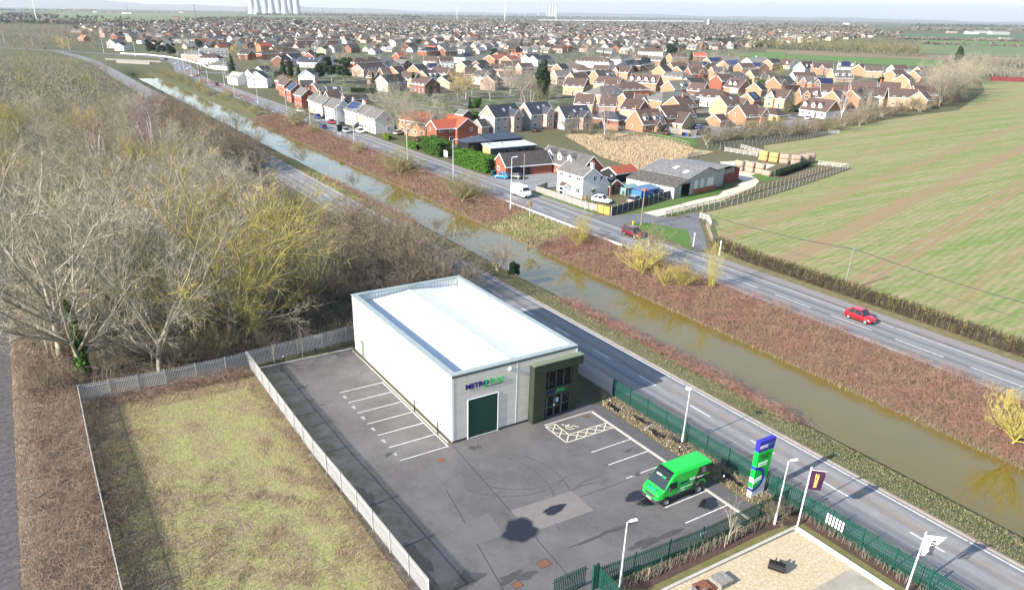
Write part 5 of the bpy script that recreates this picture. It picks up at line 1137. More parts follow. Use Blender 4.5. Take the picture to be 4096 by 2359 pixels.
ORD = ['first', 'second', 'third', 'fourth', 'fifth', 'sixth', 'seventh', 'eighth', 'ninth', 'tenth', 'eleventh', 'twelfth', 'thirteenth', 'fourteenth', 'fifteenth', 'sixteenth', 'seventeenth', 'eighteenth', 'nineteenth', 'twentieth']
def row(rowname, items, name='house'):
    items = sorted(items, key=lambda q: 1024*q[0]+q[1]/2.468)
    for i, it in enumerate(items):
        n, x1, y1, x2, y2, hr, he, dep, kind, ro, wa = it[:11]; k = it[11] if len(it) > 11 else {}
        A, B = rg_(n, x1, y1, x2, y2, hr); dep *= 1.2; he *= .87 if he > 3.5 else .95
        ft = ', dormers' if k.get('dorm') else ', solar panels' if k.get('solar') else ', front gable' if k.get('xg') else ', hipped ends' if kind == 'hip' else ', chimney' if k.get('chim') else ''
        nm = 'bungalow' if he < 3 else 'house'
        house(f'{WN[wa]} {nm}, {RN[ro]} roof{ft}, {ORD[i]} from left in {rowname}', A, B, hr, he, dep, WA[wa], RO[ro], kind=kind, name=nm, cat=nm, **k)
G_, H_2 = 'gable', 'hip'
XG = lambda t, s=-1: [(t, 3.2, .8, 4.6, 6.6, s)]
row('estate row beside dry grass', [
 (3, 1222, 1082, 1440, 1070, 6.8, 2.9, 7.5, G_, 'br', 'or', dict(near=True, dorm=[(.22, -1), (.66, -1), (.88, -1)], chim=[(.01, 0)], xg=[(.62, 2.0, 1.2, 2.3, 3.6, -1)])),
 (3, 1550, 1090, 1755, 1110, 5.6, 2.6, 7.5, G_, 'br', 'ye', dict(near=True, velux=[(.3, -1, .5)])),
 (3, 920, 1095, 1020, 1105, 4.2, 2.3, 6, H_2, 'sl', 'bk', dict(wins=False)),
 (3, 2000, 1130, 2085, 1122, 4.0, 2.3, 5, G_, 'br', 'or', dict(wins=False, near=True)),
 (3, 2240, 1037, 2420, 1030, 7.4, 4.8, 7.5, G_, 'br', 'or', dict(near=True, xg=XG(.95), chim=[])),
 (4, 20, 1062, 75, 1068, 4.2, 2.4, 6, H_2, 'br', 'ye', dict(wins=False, near=True)),
 (4, 410, 960, 672, 990, 6.8, 2.9, 7.5, G_, 'br', 'wh', dict(near=True, dorm=[(.1, -1), (.42, -1), (.68, -1)], chim=[(.02, 0)], gwall=WA['or'])),
 (4, 1195, 872, 1480, 882, 7.4, 4.8, 7, G_, 'br', 'ye', dict(near=True)), (4, 1500, 905, 1560, 900, 7.2, 4.8, 7, G_, 'br', 'ye', {})])
row('second estate row', [
 (3, 640, 922, 820, 930, 7.4, 4.8, 7, G_, 'br', 'ye', {}), (3, 880, 940, 1040, 946, 7.4, 4.8, 7.5, G_, 'br', 'pi', dict(gwall=WA['rb'])), (3, 1130, 970, 1310, 986, 7.4, 4.8, 7, G_, 'br', 'ye', dict(gwall=WA['rb'], xg=[])),
 (3, 1455, 1045, 1730, 1026, 7.4, 4.6, 7.5, G_, 'br', 'or', {}), (3, 1095, 920, 1200, 915, 7.0, 4.6, 7, G_, 'br', 'or', {}), (3, 1215, 932, 1340, 937, 7.2, 4.8, 7, G_, 'br', 'rb', dict(xg=XG(.8))),
 (3, 1595, 955, 1745, 946, 7.4, 4.8, 8, G_, 'br', 'or', dict(chim=[(.55, -.6)])), (3, 2050, 948, 2230, 940, 7.4, 4.8, 8, G_, 'br', 'ye', dict(velux=[(.5, -1, .4)], xg=XG(.95))),
 (3, 2322, 916, 2400, 905, 5.2, 2.5, 6, G_, 'dk', 'or', dict(solar=(.2, .7, -1), wins=False)), (4, 30, 873, 225, 888, 7.4, 4.8, 7.5, G_, 'br', 'ye', dict(xg=XG(.3))),
 (4, 640, 895, 715, 892, 7.4, 4.8, 8, G_, 'dk', 'or', dict(chim=[(.0, 0)])), (4, 825, 885, 930, 876, 7.2, 4.8, 7.5, G_, 'dk', 'or', dict(chim=[(.0, 0)], xg=XG(.9)))])
row('third estate row', [
 (3, 545, 765, 745, 776, 7.6, 4.9, 7.5, G_, 'br', 'ye', dict(gwall=WA['bk'])), (3, 870, 850, 985, 842, 7.0, 4.8, 8, H_2, 'gy', 'ye', {}), (3, 1085, 812, 1230, 810, 7.0, 4.8, 8, H_2, 'br', 'rb', {}),
 (3, 1490, 907, 1680, 897, 7.0, 4.8, 9, H_2, 'gy', 'or', {}), (3, 1905, 877, 2065, 887, 6.8, 4.6, 8.5, H_2, 'br', 'wh', {}), (3, 1545, 797, 1740, 790, 7.4, 4.8, 8, G_, 'gy', 'or', dict(xg=XG(.9), dorm=[(.5, -1)])),
 (3, 1775, 812, 1925, 822, 7.0, 4.6, 7.5, G_, 'br', 'bk', {}), (3, 2022, 737, 2170, 730, 7.2, 4.8, 7, G_, 'br', 'rb', dict(chim=[(.0, 0)])), (3, 2165, 767, 2315, 782, 6.8, 2.9, 7.5, G_, 'br', 'or', dict(dorm=[(.3, -1), (.62, -1)], garage=(0, 1, 2, -.5, upvc))),
 (3, 2398, 820, 2455, 812, 6.0, 3.6, 6.5, G_, 'dk', 'or', {}), (4, 60, 760, 220, 755, 7.4, 4.8, 8, G_, 'dk', 'or', dict(xg=XG(.15))), (4, 315, 868, 510, 872, 7.4, 4.8, 7.5, G_, 'br', 'or', dict(xg=XG(.2), dorm=[(.7, -1)])),
 (4, 525, 827, 795, 838, 7.4, 4.8, 7.5, G_, 'br', 'cr', {}), (4, 835, 847, 1180, 867, 7.6, 4.8, 8, G_, 'br', 'cr', dict(gwall=WA['bk'])), (4, 1440, 847, 1660, 852, 7.4, 4.8, 7.5, G_, 'br', 'or', {})])
row('fourth estate row', [
 (3, 1185, 724, 1465, 740, 7.6, 4.4, 7.5, G_, 'br', 'or', dict(dorm=[(.1, -1), (.35, -1), (.6, -1), (.85, -1)])), (3, 815, 695, 985, 690, 7.4, 4.6, 8, G_, 'dk', 'or', dict(dorm=[(.6, -1), (.85, -1)])), (3, 580, 717, 720, 712, 7.2, 4.6, 7, G_, 'br', 'or', {}),
 (3, 855, 752, 1090, 770, 7.0, 4.6, 7, G_, 'br', 'ye', {}), (3, 922, 786, 1040, 790, 6.6, 4.2, 6.5, G_, 'br', 'or', {}), (3, 415, 692, 560, 690, 7.2, 4.8, 7, G_, 'gy', 'pi', {}), (3, 1595, 700, 1695, 710, 6.8, 4.6, 8, H_2, 'gy', 'or', {}),
 (3, 1720, 770, 1880, 766, 7.2, 4.8, 8, G_, 'dk', 'or', {}), (3, 1740, 667, 1910, 666, 7.4, 4.8, 7.5, G_, 'br', 'rb', dict(xg=XG(.55))), (3, 1970, 660, 2110, 660, 7.2, 4.8, 7, G_, 'gy', 'or', {}), (3, 2150, 710, 2245, 705, 7.0, 4.8, 7, H_2, 'gy', 'or', {}),
 (3, 2350, 692, 2460, 690, 7.6, 4.9, 7.5, G_, 'br', 'ye', dict(xg=XG(.7))), (4, 290, 747, 455, 752, 7.2, 4.8, 7.5, G_, 'gy', 'or', dict(xg=XG(.3))), (4, 480, 767, 645, 772, 7.2, 4.8, 7.5, G_, 'br', 'bk', dict(solar=(.1, .95, -1), xg=XG(.0))),
 (4, 825, 797, 1080, 807, 7.4, 4.8, 7.5, G_, 'br', 'rb', {}), (4, 1115, 807, 1320, 817, 7.4, 4.8, 7.5, G_, 'br', 'rb', dict(chim=[(.0, 0)])), (4, 1400, 812, 1655, 818, 7.2, 4.8, 7.5, G_, 'br', 'or', dict(solar=(.6, .95, -1)))])
row('fifth estate row', [
 (3, 1012, 647, 1180, 656, 7.4, 4.8, 7.5, G_, 'br', 'or', dict(xg=XG(.3))), (3, 445, 632, 525, 626, 7.4, 4.8, 7, G_, 'dk', 'or', {}), (3, 600, 618, 700, 640, 7.0, 4.8, 8, H_2, 'br', 'wh', {}), (3, 715, 562, 930, 572, 7.0, 4.8, 8, H_2, 'br', 'wh', {}), (3, 810, 640, 960, 645, 7.0, 4.6, 7, G_, 'br', 'cr', {}),
 (3, 1455, 650, 1535, 645, 7.6, 4.8, 8, G_, 'dk', 'or', {}), (3, 1630, 656, 1710, 650, 7.2, 4.8, 7.5, G_, 'dk', 'or', {}), (3, 1560, 617, 1715, 616, 7.0, 4.8, 7, G_, 'br', 'or', {}), (3, 1745, 622, 1880, 626, 7.0, 4.8, 7, G_, 'br', 'ye', {}),
 (3, 1875, 606, 1945, 611, 6.8, 4.6, 7, G_, 'sl', 'or', dict(solar=(.1, .9, -1))), (3, 2240, 622, 2370, 621, 7.4, 4.8, 8, G_, 'br', 'or', {}), (3, 2385, 616, 2500, 626, 7.0, 4.8, 7.5, G_, 'br', 'or', dict(solar=(.05, .75, -1))),
 (4, 15, 742, 215, 747, 7.4, 4.8, 7, G_, 'br', 'or', {}), (4, 245, 712, 460, 712, 7.4, 4.8, 7, G_, 'br', 'wh', {}), (4, 635, 690, 815, 692, 6.8, 2.9, 9, G_, 'gy', 'ye', dict(dorm=[(.15, -1), (.5, -1), (.85, -1)])),
 (4, 1442, 697, 1500, 692, 7.8, 4.9, 8, G_, 'dk', 'or', dict(velux=[(.4, -1, .5), (.7, -1, .5)])), (4, 1332, 737, 1392, 732, 7.2, 4.8, 7.5, G_, 'dk', 'or', {}), (4, 1505, 700, 1635, 702, 7.2, 4.8, 7, G_, 'br', 'bk', {}), (4, 1650, 742, 1720, 740, 6.0, 3.8, 6, G_, 'br', 'or', {}), (4, 1635, 795, 1690, 793, 6.4, 4.2, 6, G_, 'br', 'or', {})])
row('estate row beside green field', [
 (3, 1925, 570, 2060, 567, 7.2, 4.8, 8, G_, 'br', 'or', dict(solar=(.05, .8, -1))), (3, 2085, 600, 2230, 592, 7.2, 4.8, 8, G_, 'gy', 'ye', dict(solar=(.2, .8, -1))), (4, 445, 622, 640, 627, 7.4, 4.8, 7.5, G_, 'br', 'or', dict(xg=XG(.4))), (4, 320, 612, 430, 606, 6.8, 2.9, 7.5, G_, 'br', 'wh', dict(dorm=[(.3, -1), (.7, -1)])),
 (4, 130, 582, 260, 590, 6.8, 2.9, 7.5, G_, 'br', 'wh', dict(dorm=[(.7, -1)])), (4, 700, 602, 860, 607, 6.8, 2.9, 7.5, G_, 'gy', 'wh', dict(dorm=[(.05, -1), (.85, -1)], solar=(.2, .7, -1))), (4, 960, 652, 1130, 657, 7.0, 4.8, 7, G_, 'br', 'ye', {}), (4, 895, 640, 945, 636, 7.0, 4.8, 7, G_, 'br', 'or', dict(chim=[(.2, 0)])),
 (4, 1225, 642, 1370, 642, 7.0, 4.8, 7, G_, 'br', 'wh', {}), (4, 1215, 688, 1335, 686, 7.0, 4.8, 7.5, G_, 'br', 'or', {}), (4, 1480, 662, 1625, 660, 7.0, 4.8, 7, G_, 'br', 'or', dict(xg=XG(.7))), (4, 0, 590, 100, 578, 7, 4.8, 7, G_, 'br', 'or', {})])
row('row below tall cypress', [
 (3, 1250, 477, 1490, 482, 7.0, 4.8, 7, G_, 'br', 'wh', {}), (3, 1555, 527, 1720, 527, 7.2, 4.8, 8, G_, 'br', 'or', {}), (3, 1060, 547, 1150, 542, 6.8, 4.6, 8, H_2, 'gy', 'wh', {}), (3, 1130, 515, 1230, 515, 7.0, 4.8, 7, G_, 'br', 'rb', {}), (3, 1225, 542, 1350, 546, 6.8, 4.6, 7, G_, 'br', 'rb', {}), (3, 1355, 552, 1500, 560, 6.8, 4.6, 7, G_, 'gy', 'bk', {}),
 (3, 1110, 605, 1200, 590, 6.8, 4.6, 8, H_2, 'sl', 'bk', {}), (3, 1230, 598, 1330, 585, 6.8, 4.6, 8, H_2, 'sl', 'bk', {}), (3, 880, 528, 960, 530, 6.8, 4.6, 7, G_, 'br', 'rb', dict(chim=[(.95, 0)])), (3, 205, 552, 365, 545, 7.0, 4.8, 8, G_, 'sl', 'wh', {}), (3, 130, 540, 260, 535, 6.6, 4.6, 7, G_, 'sl', 'wh', {}), (3, 0, 520, 120, 520, 7, 4.6, 7, G_, 'or', 'or', dict(dorm=[(.3, -1), (.7, -1)])),
 (3, 340, 598, 430, 600, 6.6, 4.6, 7, G_, 'dk', 'bk', {}), (3, 65, 622, 190, 620, 6.8, 4.8, 7, G_, 'br', 'pi', {}), (3, 1790, 520, 1915, 522, 6.6, 4.6, 7, G_, 'rd', 'bk', {}), (3, 2010, 545, 2230, 560, 6.0, 3.0, 8, G_, 'gy', 'wh', {}), (3, 2320, 570, 2500, 562, 5.8, 2.8, 8, G_, 'lg', 'wh', dict(chim=[(.5, 0)]))])
row('row behind roadside trees', [
 (2, 1232, 742, 1420, 730, 7.4, 4.8, 8, G_, 'dk', 'cr', {}), (2, 1455, 707, 1600, 716, 7.2, 4.8, 7.5, G_, 'br', 'ye', {}), (2, 1590, 747, 1740, 765, 7.2, 4.8, 7.5, G_, 'br', 'bk', {}), (2, 1640, 700, 1770, 692, 7, 4.4, 8, G_, 'dk', 'or', dict(dorm=[(.35, -1), (.7, -1)])), (2, 1225, 672, 1315, 670, 7.2, 4.8, 7.5, G_, 'br', 'bk', {}),
 (2, 1340, 656, 1430, 650, 7.2, 4.8, 7.5, G_, 'br', 'or', {}), (2, 1120, 697, 1200, 700, 6.8, 4.6, 7, G_, 'br', 'bk', {}), (2, 1830, 755, 1905, 735, 7.0, 4.8, 7, G_, 'br', 'cr', {}), (2, 2060, 667, 2175, 668, 7.2, 4.8, 7.5, G_, 'br', 'pi', {}), (2, 2285, 745, 2370, 735, 7, 4.8, 7, G_, 'dk', 'pi', {}), (2, 2390, 707, 2527, 706, 7, 4.8, 7.5, G_, 'br', 'pi', {}), (2, 2180, 692, 2290, 700, 7, 4.8, 7, G_, 'sl', 'wh', {})])
row('second row behind roadside trees', [
 (2, 1662, 557, 1790, 560, 7.2, 4.8, 7.5, G_, 'br', 'wh', {}), (2, 1805, 560, 1935, 560, 7.2, 4.8, 7.5, G_, 'br', 'wh', {}), (2, 1552, 640, 1652, 633, 7.2, 4.8, 7.5, G_, 'dk', 'or', {}), (2, 1692, 622, 1810, 626, 7, 4.8, 7.5, G_, 'br', 'or', dict(solar=(.2, .8, -1))), (2, 1752, 660, 1920, 668, 7.2, 4.8, 7.5, G_, 'br', 'ye', {}), (2, 2020, 602, 2115, 597, 7, 4.8, 7, G_, 'dk', 'ye', {}),
 (2, 2178, 635, 2285, 630, 7.2, 4.8, 7.5, G_, 'dk', 'pi', {}), (2, 2322, 627, 2450, 630, 7.2, 4.8, 7, G_, 'br', 'or', {}), (2, 2170, 602, 2260, 592, 7, 4.8, 7, G_, 'dk', 'bk', {}), (2, 2412, 602, 2520, 602, 7.2, 4.8, 7, G_, 'br', 'ye', {}), (2, 1000, 638, 1240, 622, 6.6, 4.4, 7.5, G_, 'br', 'pi', {}), (2, 1385, 582, 1490, 590, 6.6, 4.6, 7.5, G_, 'gy', 'bk', {}), (2, 1290, 600, 1350, 598, 6.6, 4.6, 8, H_2, 'sl', 'wh', {})])
row('mid village row', [
 (2, 985, 572, 1040, 570, 6.8, 4.8, 8, H_2, 'br', 'rb', {}), (2, 1105, 565, 1160, 563, 6.8, 4.8, 8, H_2, 'br', 'rb', {}), (2, 1230, 560, 1290, 558, 6.8, 4.8, 8, H_2, 'gy', 'bk', {}), (2, 2040, 525, 2095, 521, 7, 4.8, 8, H_2, 'sl', 'wh', {}), (2, 1670, 468, 1735, 465, 7, 4.8, 8, H_2, 'sl', 'rb', {}), (2, 1840, 468, 1960, 466, 7, 4.8, 8, G_, 'gy', 'bk', {}), (2, 1692, 432, 1900, 426, 7, 4.8, 7.5, G_, 'gy', 'or', {}),
 (2, 2300, 545, 2430, 535, 7, 4.8, 8, G_, 'or', 'or', {}), (2, 2370, 522, 2450, 510, 7, 4.8, 8, G_, 'or', 'or', {}), (2, 2460, 555, 2560, 545, 7, 4.8, 8, G_, 'or', 'or', {}), (2, 1380, 520, 1460, 518, 6.8, 4.6, 7, G_, 'rd', 'rb', {}), (2, 515, 520, 590, 515, 6.4, 4.4, 7, G_, 'br', 'rb', {}), (2, 270, 480, 360, 478, 6.8, 4.8, 8, H_2, 'br', 'rb', {}), (2, 75, 492, 160, 490, 6.8, 4.8, 8, H_2, 'br', 'rb', {}),
 (2, 150, 352, 235, 350, 6.8, 4.8, 7, G_, 'gy', 'wh', {}), (2, 640, 465, 700, 456, 6.4, 4.4, 7, G_, 'br', 'cr', {}), (2, 330, 472, 530, 482, 5.2, 2.7, 8, G_, 'gy', 'bk', {})])
row('cluster behind the terraces', [
 (2, 310, 536, 430, 531, 7, 4.8, 8, G_, 'sl', 'wh', {}), (2, 440, 562, 640, 570, 6.4, 4.0, 8, G_, 'sl', 'gy', dict(velux=[(.5, -1, .4), (.7, -1, .4)])), (2, 640, 547, 745, 552, 7.4, 4.8, 8, G_, 'sl', 'wh', {}), (2, 215, 552, 300, 545, 7, 4.8, 8, G_, 'sl', 'bk', {}), (2, 560, 822, 640, 818, 6.4, 4.2, 7, G_, 'gy', 'bk', dict(chim=[(.5, 0)])), (2, 695, 852, 830, 850, 5.2, 2.7, 7, G_, 'dk', 'bk', dict(velux=[(.5, -1, .4), (.65, -1, .4)])),
 (2, 430, 792, 555, 790, 6.2, 4.0, 7, G_, 'dk', 'bk', {}), (2, 690, 905, 820, 900, 5.6, 3.0, 7, G_, 'br', 'bk', {}), (2, 860, 945, 1090, 930, 3.4, 2.2, 5, G_, 'dk', 'bk', dict(wins=False))])
A, B = rg_(2, 395, 378, 785, 378, 8.6); house('long three storey red brick block of flats with brown roof', A, B, 8.6, 6.6, 9, WA['rb'], RO['br'], floors=2, name='flats', cat='flats', gwall=WA['or'])
row('white group beyond terraces', [(1, 2300, 705, 2400, 718, 6.0, 4.2, 6, G_, 'lg', 'wh', dict(near=True)), (1, 2445, 690, 2535, 683, 7.4, 4.8, 7, G_, 'gy', 'wh', dict(near=True, xg=XG(.3))), (2, 0, 705, 45, 692, 7.6, 4.8, 8, G_, 'gy', 'wh', dict(near=True)), (2, 20, 655, 120, 650, 6.6, 4.6, 7, G_, 'sl', 'wh', {}), (2, 490, 690, 530, 670, 7, 4.8, 7, G_, 'gy', 'wh', {})])
row('group at distant bend', [(1, 1085, 392, 1190, 388, 7.4, 5, 8, G_, 'gy', 'wh', {}), (1, 1165, 425, 1230, 420, 6.4, 4.4, 7, G_, 'sl', 'wh', {}), (1, 1870, 500, 1960, 502, 6.8, 4.8, 8, H_2, 'gy', 'pi', dict(chim=[(.4, 0)])), (1, 2040, 530, 2120, 532, 6.8, 4.8, 8, H_2, 'br', 'wh', dict(chim=[(.4, 0)])),
 (1, 1962, 475, 2240, 474, 6.6, 4.2, 8, G_, 'lg', 'wh', dict(velux=[(.4, -1, .4), (.6, -1, .4)])), (1, 1670, 360, 2010, 364, 6.6, 4.6, 8, G_, 'sl', 'wh', {}), (1, 2040, 362, 2210, 364, 6.6, 4.6, 8, G_, 'sl', 'bk', {}), (1, 1000, 312, 1110, 310, 6.8, 4.6, 7, G_, 'br', 'pi', {}), (1, 1115, 332, 1210, 330, 7, 4.6, 8, G_, 'br', 'rb', {}),
 (1, 1350, 305, 1440, 300, 6.6, 4.6, 7, G_, 'sl', 'or', {}), (1, 1580, 347, 1660, 346, 6.6, 4.6, 7, G_, 'br', 'wh', {}), (1, 2315, 347, 2400, 342, 7, 4.8, 7, G_, 'br', 'wh', {}), (1, 1265, 340, 1320, 338, 6.4, 4.6, 7, G_, 'gy', 'wh', {}), (1, 2380, 495, 2480, 500, 6.6, 4.6, 7, G_, 'dk', 'rb', {}), (1, 2160, 600, 2240, 605, 5.0, 2.6, 8, H_2, 'gy', 'wh', {}), (1, 720, 285, 830, 290, 6, 3.6, 8, G_, 'gy', 'bk', {}), (1, 795, 350, 850, 352, 6, 4, 7, G_, 'or', 'or', {})])
# ------------------------------------------------------------------ fences, poles, signs of the far side
wood_white = M('bleached_wood', (.48, .45, .41), .85, (.38, .355, .32), 3)
def rail_fence(pts, label, mat=wood_grey, h=1.2, nr=4, sp=2.0, group=None, name='rail_fence'):
    x0, y0 = pts[0]; t = thing(name, label, 'fence', (x0, y0, 0), 0, group); pm2 = MB().cbox((0, 0, 0), .13, .13, h+.12).mesh('post', mat); rl = {}
    for i in range(len(pts)-1):
        a, b = pts[i], pts[i+1]; d = math.dist(a, b); n = max(1, round(d/sp)); ang = math.atan2(b[1]-a[1], b[0]-a[0]); ux, uy = (b[0]-a[0])/d, (b[1]-a[1])/d; L2 = round(d/n, 2)
        if L2 not in rl: rl[L2] = MB().cbox((0, 0, 0), L2-.01, .05, .11).mesh('rail', mat)
        for k in range(n+(i == len(pts)-2)): put('post', pm2, t, (a[0]+ux*L2*k-x0, a[1]+uy*L2*k-y0, 0), (0, 0, ang))
        for k in range(n):
            for q in range(nr): put('rail', rl[L2], t, (a[0]+ux*L2*(k+.5)-x0+uy*.09, a[1]+uy*L2*(k+.5)-y0-ux*.09, .22+q*(h-.3)/max(1, nr-1)), (0, 0, ang))
    return t
rail_fence([(75, 52.4), (92.8, 55.1), (110.6, 60.2), (126, 63.6), (148.2, 69.7)], 'weathered post and rail fence along the chalk farm track', wood_pale)
rail_fence([(84.0, 51.6), (104.3, 54.9), (125.2, 60.1), (152.6, 67.5)], 'long grey post and rail fence along the crop field edge')
rail_fence([(152.7, 67.6), (149.8, 74.4)], 'pale post and rail fence closing the corner beyond the bales', wood_white)
rail_fence([(66.7, 31.9), (76.2, 43.0)], 'pale rail fence running beside the path from the junction to the hedge', wood_pale, 1.1, 4)
rail_fence([(80.3, 48.6), (80.0, 46.4)], 'short white rail fence at the field entrance', wood_white, 1.1, 4, 1.1)
rail_fence([(143.9, 101.2), (145.5, 91.1)], 'white rail fence of the paddock, left of the metal gate', wood_white); rail_fence([(152.5, 103), (149.5, 91)], 'white rail fence of the paddock, behind the metal gate', wood_white)
rail_fence([(144, 103.1), (162.9, 104.3), (188, 107), (203.3, 110.9)], 'grey rail fence along the upper field edge, nearer the crop'); rail_fence([(143, 107), (162, 108.4), (187, 111), (203, 115)], 'grey rail fence along the upper field edge, nearer the shrubs')
rail_fence([ground(*R(3, x, y))[:2] for x, y in ((1280, 1345), (1510, 1375), (1750, 1440))], 'pale rail fence between the lawn and the dry grass', wood_pale, 1.0, 2)
rail_fence([ground(2420+x/2.912, 400+y/2.912)[:2] for x, y in ((958, 682), (1120, 650))], 'wooden field gate behind the old barn', wood_grey, 1.2, 4, name='field_gate')
def metal_gate(a, b, label, h=1.2):
    d = math.dist(a, b); t = thing('metal_gate', label, 'gate', (a[0], a[1], 0), math.atan2(b[1]-a[1], b[0]-a[0]))
    for k in range(6): MB().box(0, -.03, .15+k*.19, d, .03, .21+k*.19).build('bar', pole_grey, t)
    for x in (0, d/2, d): MB().box(x-.04, -.04, .05, x+.04, .04, h).build('upright', pole_grey, t)
metal_gate((80.0, 46.2), (77.4, 43.0), 'pale metal field gate beside the short white rail fence'); metal_gate((145.6, 90.9), (149.3, 90.8), 'silver metal gate at the white paddock'); metal_gate((203.5, 110.9), (207.2, 109.4), 'white gate at the far corner of the crop field')
def panel_fence(pts, h, pmat, postmat, label, sp=1.9, boards=True):
    x0, y0 = pts[0]; t = thing('panel_fence', label, 'fence', (x0, y0, 0))
    for i in range(len(pts)-1):
        a, b = pts[i], pts[i+1]; d = math.dist(a, b); n = max(1, round(d/sp)); ang = math.atan2(b[1]-a[1], b[0]-a[0]); ux, uy = (b[0]-a[0])/d, (b[1]-a[1])/d; L2 = d/n
        pm3 = MB().cbox((0, 0, .04), L2-.12, .05, h-.04).mesh('panel', pmat); po_ = MB().cbox((0, 0, 0), .11, .12, h+.12).mesh('post', postmat)
        for k in range(n+(i == len(pts)-2)): put('post', po_, t, (a[0]+ux*L2*k-x0, a[1]+uy*L2*k-y0, 0), (0, 0, ang))
        for k in range(n): put('panel', pm3, t, (a[0]+ux*L2*(k+.5)-x0, a[1]+uy*L2*(k+.5)-y0, 0), (0, 0, ang))
    return t
pale_b = M('pale_boards', (.28, .265, .24), .85, (.21, .195, .18), 3.0, stretch=(4, 4, .4)); dark_b = M('dark_boards', (.028, .030, .038), .7, (.04, .042, .05), 2)
panel_fence([(69.6, 84.2), (65.0, 81.8), (65.3, 77.4), (65.4, 64.9), (66.1, 62.0)], 1.35, pale_b, concrete, 'pale board garden fence in front of the white cottage')
panel_fence([(66.2, 58.0), (75.5, 60.7), (88.0, 64.3)], 1.65, dark_b, concrete, 'dark panel fence with grey posts beside the farm junction')
panel_fence([(65.75, 61.6), (66.0, 58.2)], 1.6, M('orange_boards', (.55, .31, .08), .8, (.46, .25, .06), 3, stretch=(4, 4, .4)), dark_b, 'orange wooden driveway gates between the pale and dark fences', 1.75)
panel_fence([ground(2420+x/2.912, 400+y/2.912)[:2] for x, y in ((0, 340), (150, 360))], 1.9, M('red_boards', (.30, .16, .09), .8), wood_grey, 'brown board fence under the bare birch near the dormer house')
panel_fence([ground(2420+x/2.912, 400+y/2.912)[:2] for x, y in ((745, 385), (985, 420), (1060, 420), (1225, 385))], 1.8, wood_grey, wood_grey, 'curved grey fence around the house corner by the wheelie bins')
panel_fence([(73.0, 139.5), (70.0, 132.5)], 1.5, pale_b, wood_pale, 'pale fence behind the laurel hedge under the ivy clad tree')
bins = [(905, 420, (.012, .012, .014), 'black wheelie bin, leftmost of the bins at the curved fence'), (925, 422, (.014, .016, .03), 'dark wheelie bin, second of the bins at the curved fence'), (947, 424, (.02, .08, .35), 'blue wheelie bin at the curved fence'), (970, 428, (.10, .14, .05), 'olive wheelie bin, rightmost of the bins at the curved fence')]
def wheelie(x, y, c, lb, rz=0):
    t = thing('wheelie_bin', lb, 'bin', (x, y, .05), rz); m = M('bin_plastic', c, .5)
    MB().hexa([(-.22, -.25, .05), (.22, -.25, .05), (.22, .25, .05), (-.22, .25, .05)], [(-.29, -.34, .98), (.29, -.34, .98), (.29, .32, .98), (-.29, .32, .98)]).build('body', m, t)
    MB().hexa([(-.30, -.37, .985), (.30, -.37, .985), (.30, .36, .985), (-.30, .36, .985)], [(-.27, -.33, 1.03), (.27, -.33, 1.03), (.27, .36, 1.09), (-.27, .36, 1.09)]).build('lid', m, t)
    for s in (-1, 1): MB().tube((s*.25, .27, .11), (s*.31, .27, .11), .11, n=10).build('wheel', rubber, t)
for x, y, c, lb in bins: q = ground(2420+x/2.912, 400+y/2.912); wheelie(q[0], q[1], c, lb)
wheelie(66.0, 101.6, (.012, .07, .03), 'green wheelie bin behind the sky blue hatchback', .2); wheelie(66.9, 102.0, (.02, .04, .22), 'blue wheelie bin behind the sky blue hatchback', .1)
# poles and wires
pole_w = M('pole_wood', (.23, .20, .165), .9, (.17, .15, .12), 3)
def upole(x, y, h, label, top=None):
    t = thing('utility_pole', label, 'pole', (x, y, 0)); MB().tube((0, 0, 0), (0, 0, h), .14, .10, 8).build('pole', pole_w, t)
    MB().tube((0, 0, h-.02), (0, 0, h+.06), .11, .05, 8).build('cap', M('pole_cap', (.3, .3, .3), .7), t)
    if top:
        for k in range(3): MB().cbox((math.cos(k*2.1)*.28, math.sin(k*2.1)*.28, h-.28), .5, .14, .16, k*2.1).build('warning_sleeve', top, t)
    return t
upole(66.5, 49.8, 6.7, 'wooden utility pole with orange top at the farm junction', M('orange_sleeve', (.75, .12, .06), .6)); upole(67.5, 90.5, 6.5, 'wooden utility pole on the brick bungalow forecourt')
FP = ground(3415.6, 995, 6.2); upole(FP[0], FP[1], 6.2, 'wooden utility pole standing in the field hedge')
q = ground(2380+510/2.912, 590+262/2.912); upole(q[0], q[1], 5.0, 'thin pole with ivy top behind the black outbuilding')
def wire(a, b, sag, label, r=.045):
    m = MB(); n = 16; pts = [(a[0]+(b[0]-a[0])*k/n, a[1]+(b[1]-a[1])*k/n, a[2]+(b[2]-a[2])*k/n-sag*4*(k/n)*(1-k/n)) for k in range(n+1)]
    for k in range(n): m.tube(pts[k], pts[k+1], r, n=4, caps=False)
    tag(m.build('overhead_cable', M('cable_dark', (.05, .05, .055), .6)), label, 'cable')
wire((66.5, 49.8, 6.6), (FP[0], FP[1], 6.2), 1.2, 'dark overhead cable from the junction pole to the hedge pole')
wire((FP[0], FP[1], 6.2), (FP[0]+4, FP[1]-52, 6.2), 1.2, 'dark overhead cable running over the crop to the right edge')
for x, y, h, lb in ((65.0, 35.1, 2.25, 'short white path bollard lamp beside the grass triangle'), (65.2, 29.5, 2.3, 'short white post at the start of the field hedge')):
    t = thing('marker_post', lb, 'post', (x, y, 0)); MB().tube((0, 0, 0), (0, 0, h), .07, .07, 8).build('post', white_paint, t); MB().cbox((0, 0, h), .2, .2, .08).build('cap', white_paint, t)
sy = NT('sign_yellow').done((.85, .48, .02), .5); sr = NT('sign_red').done((.5, .01, .01), .5)
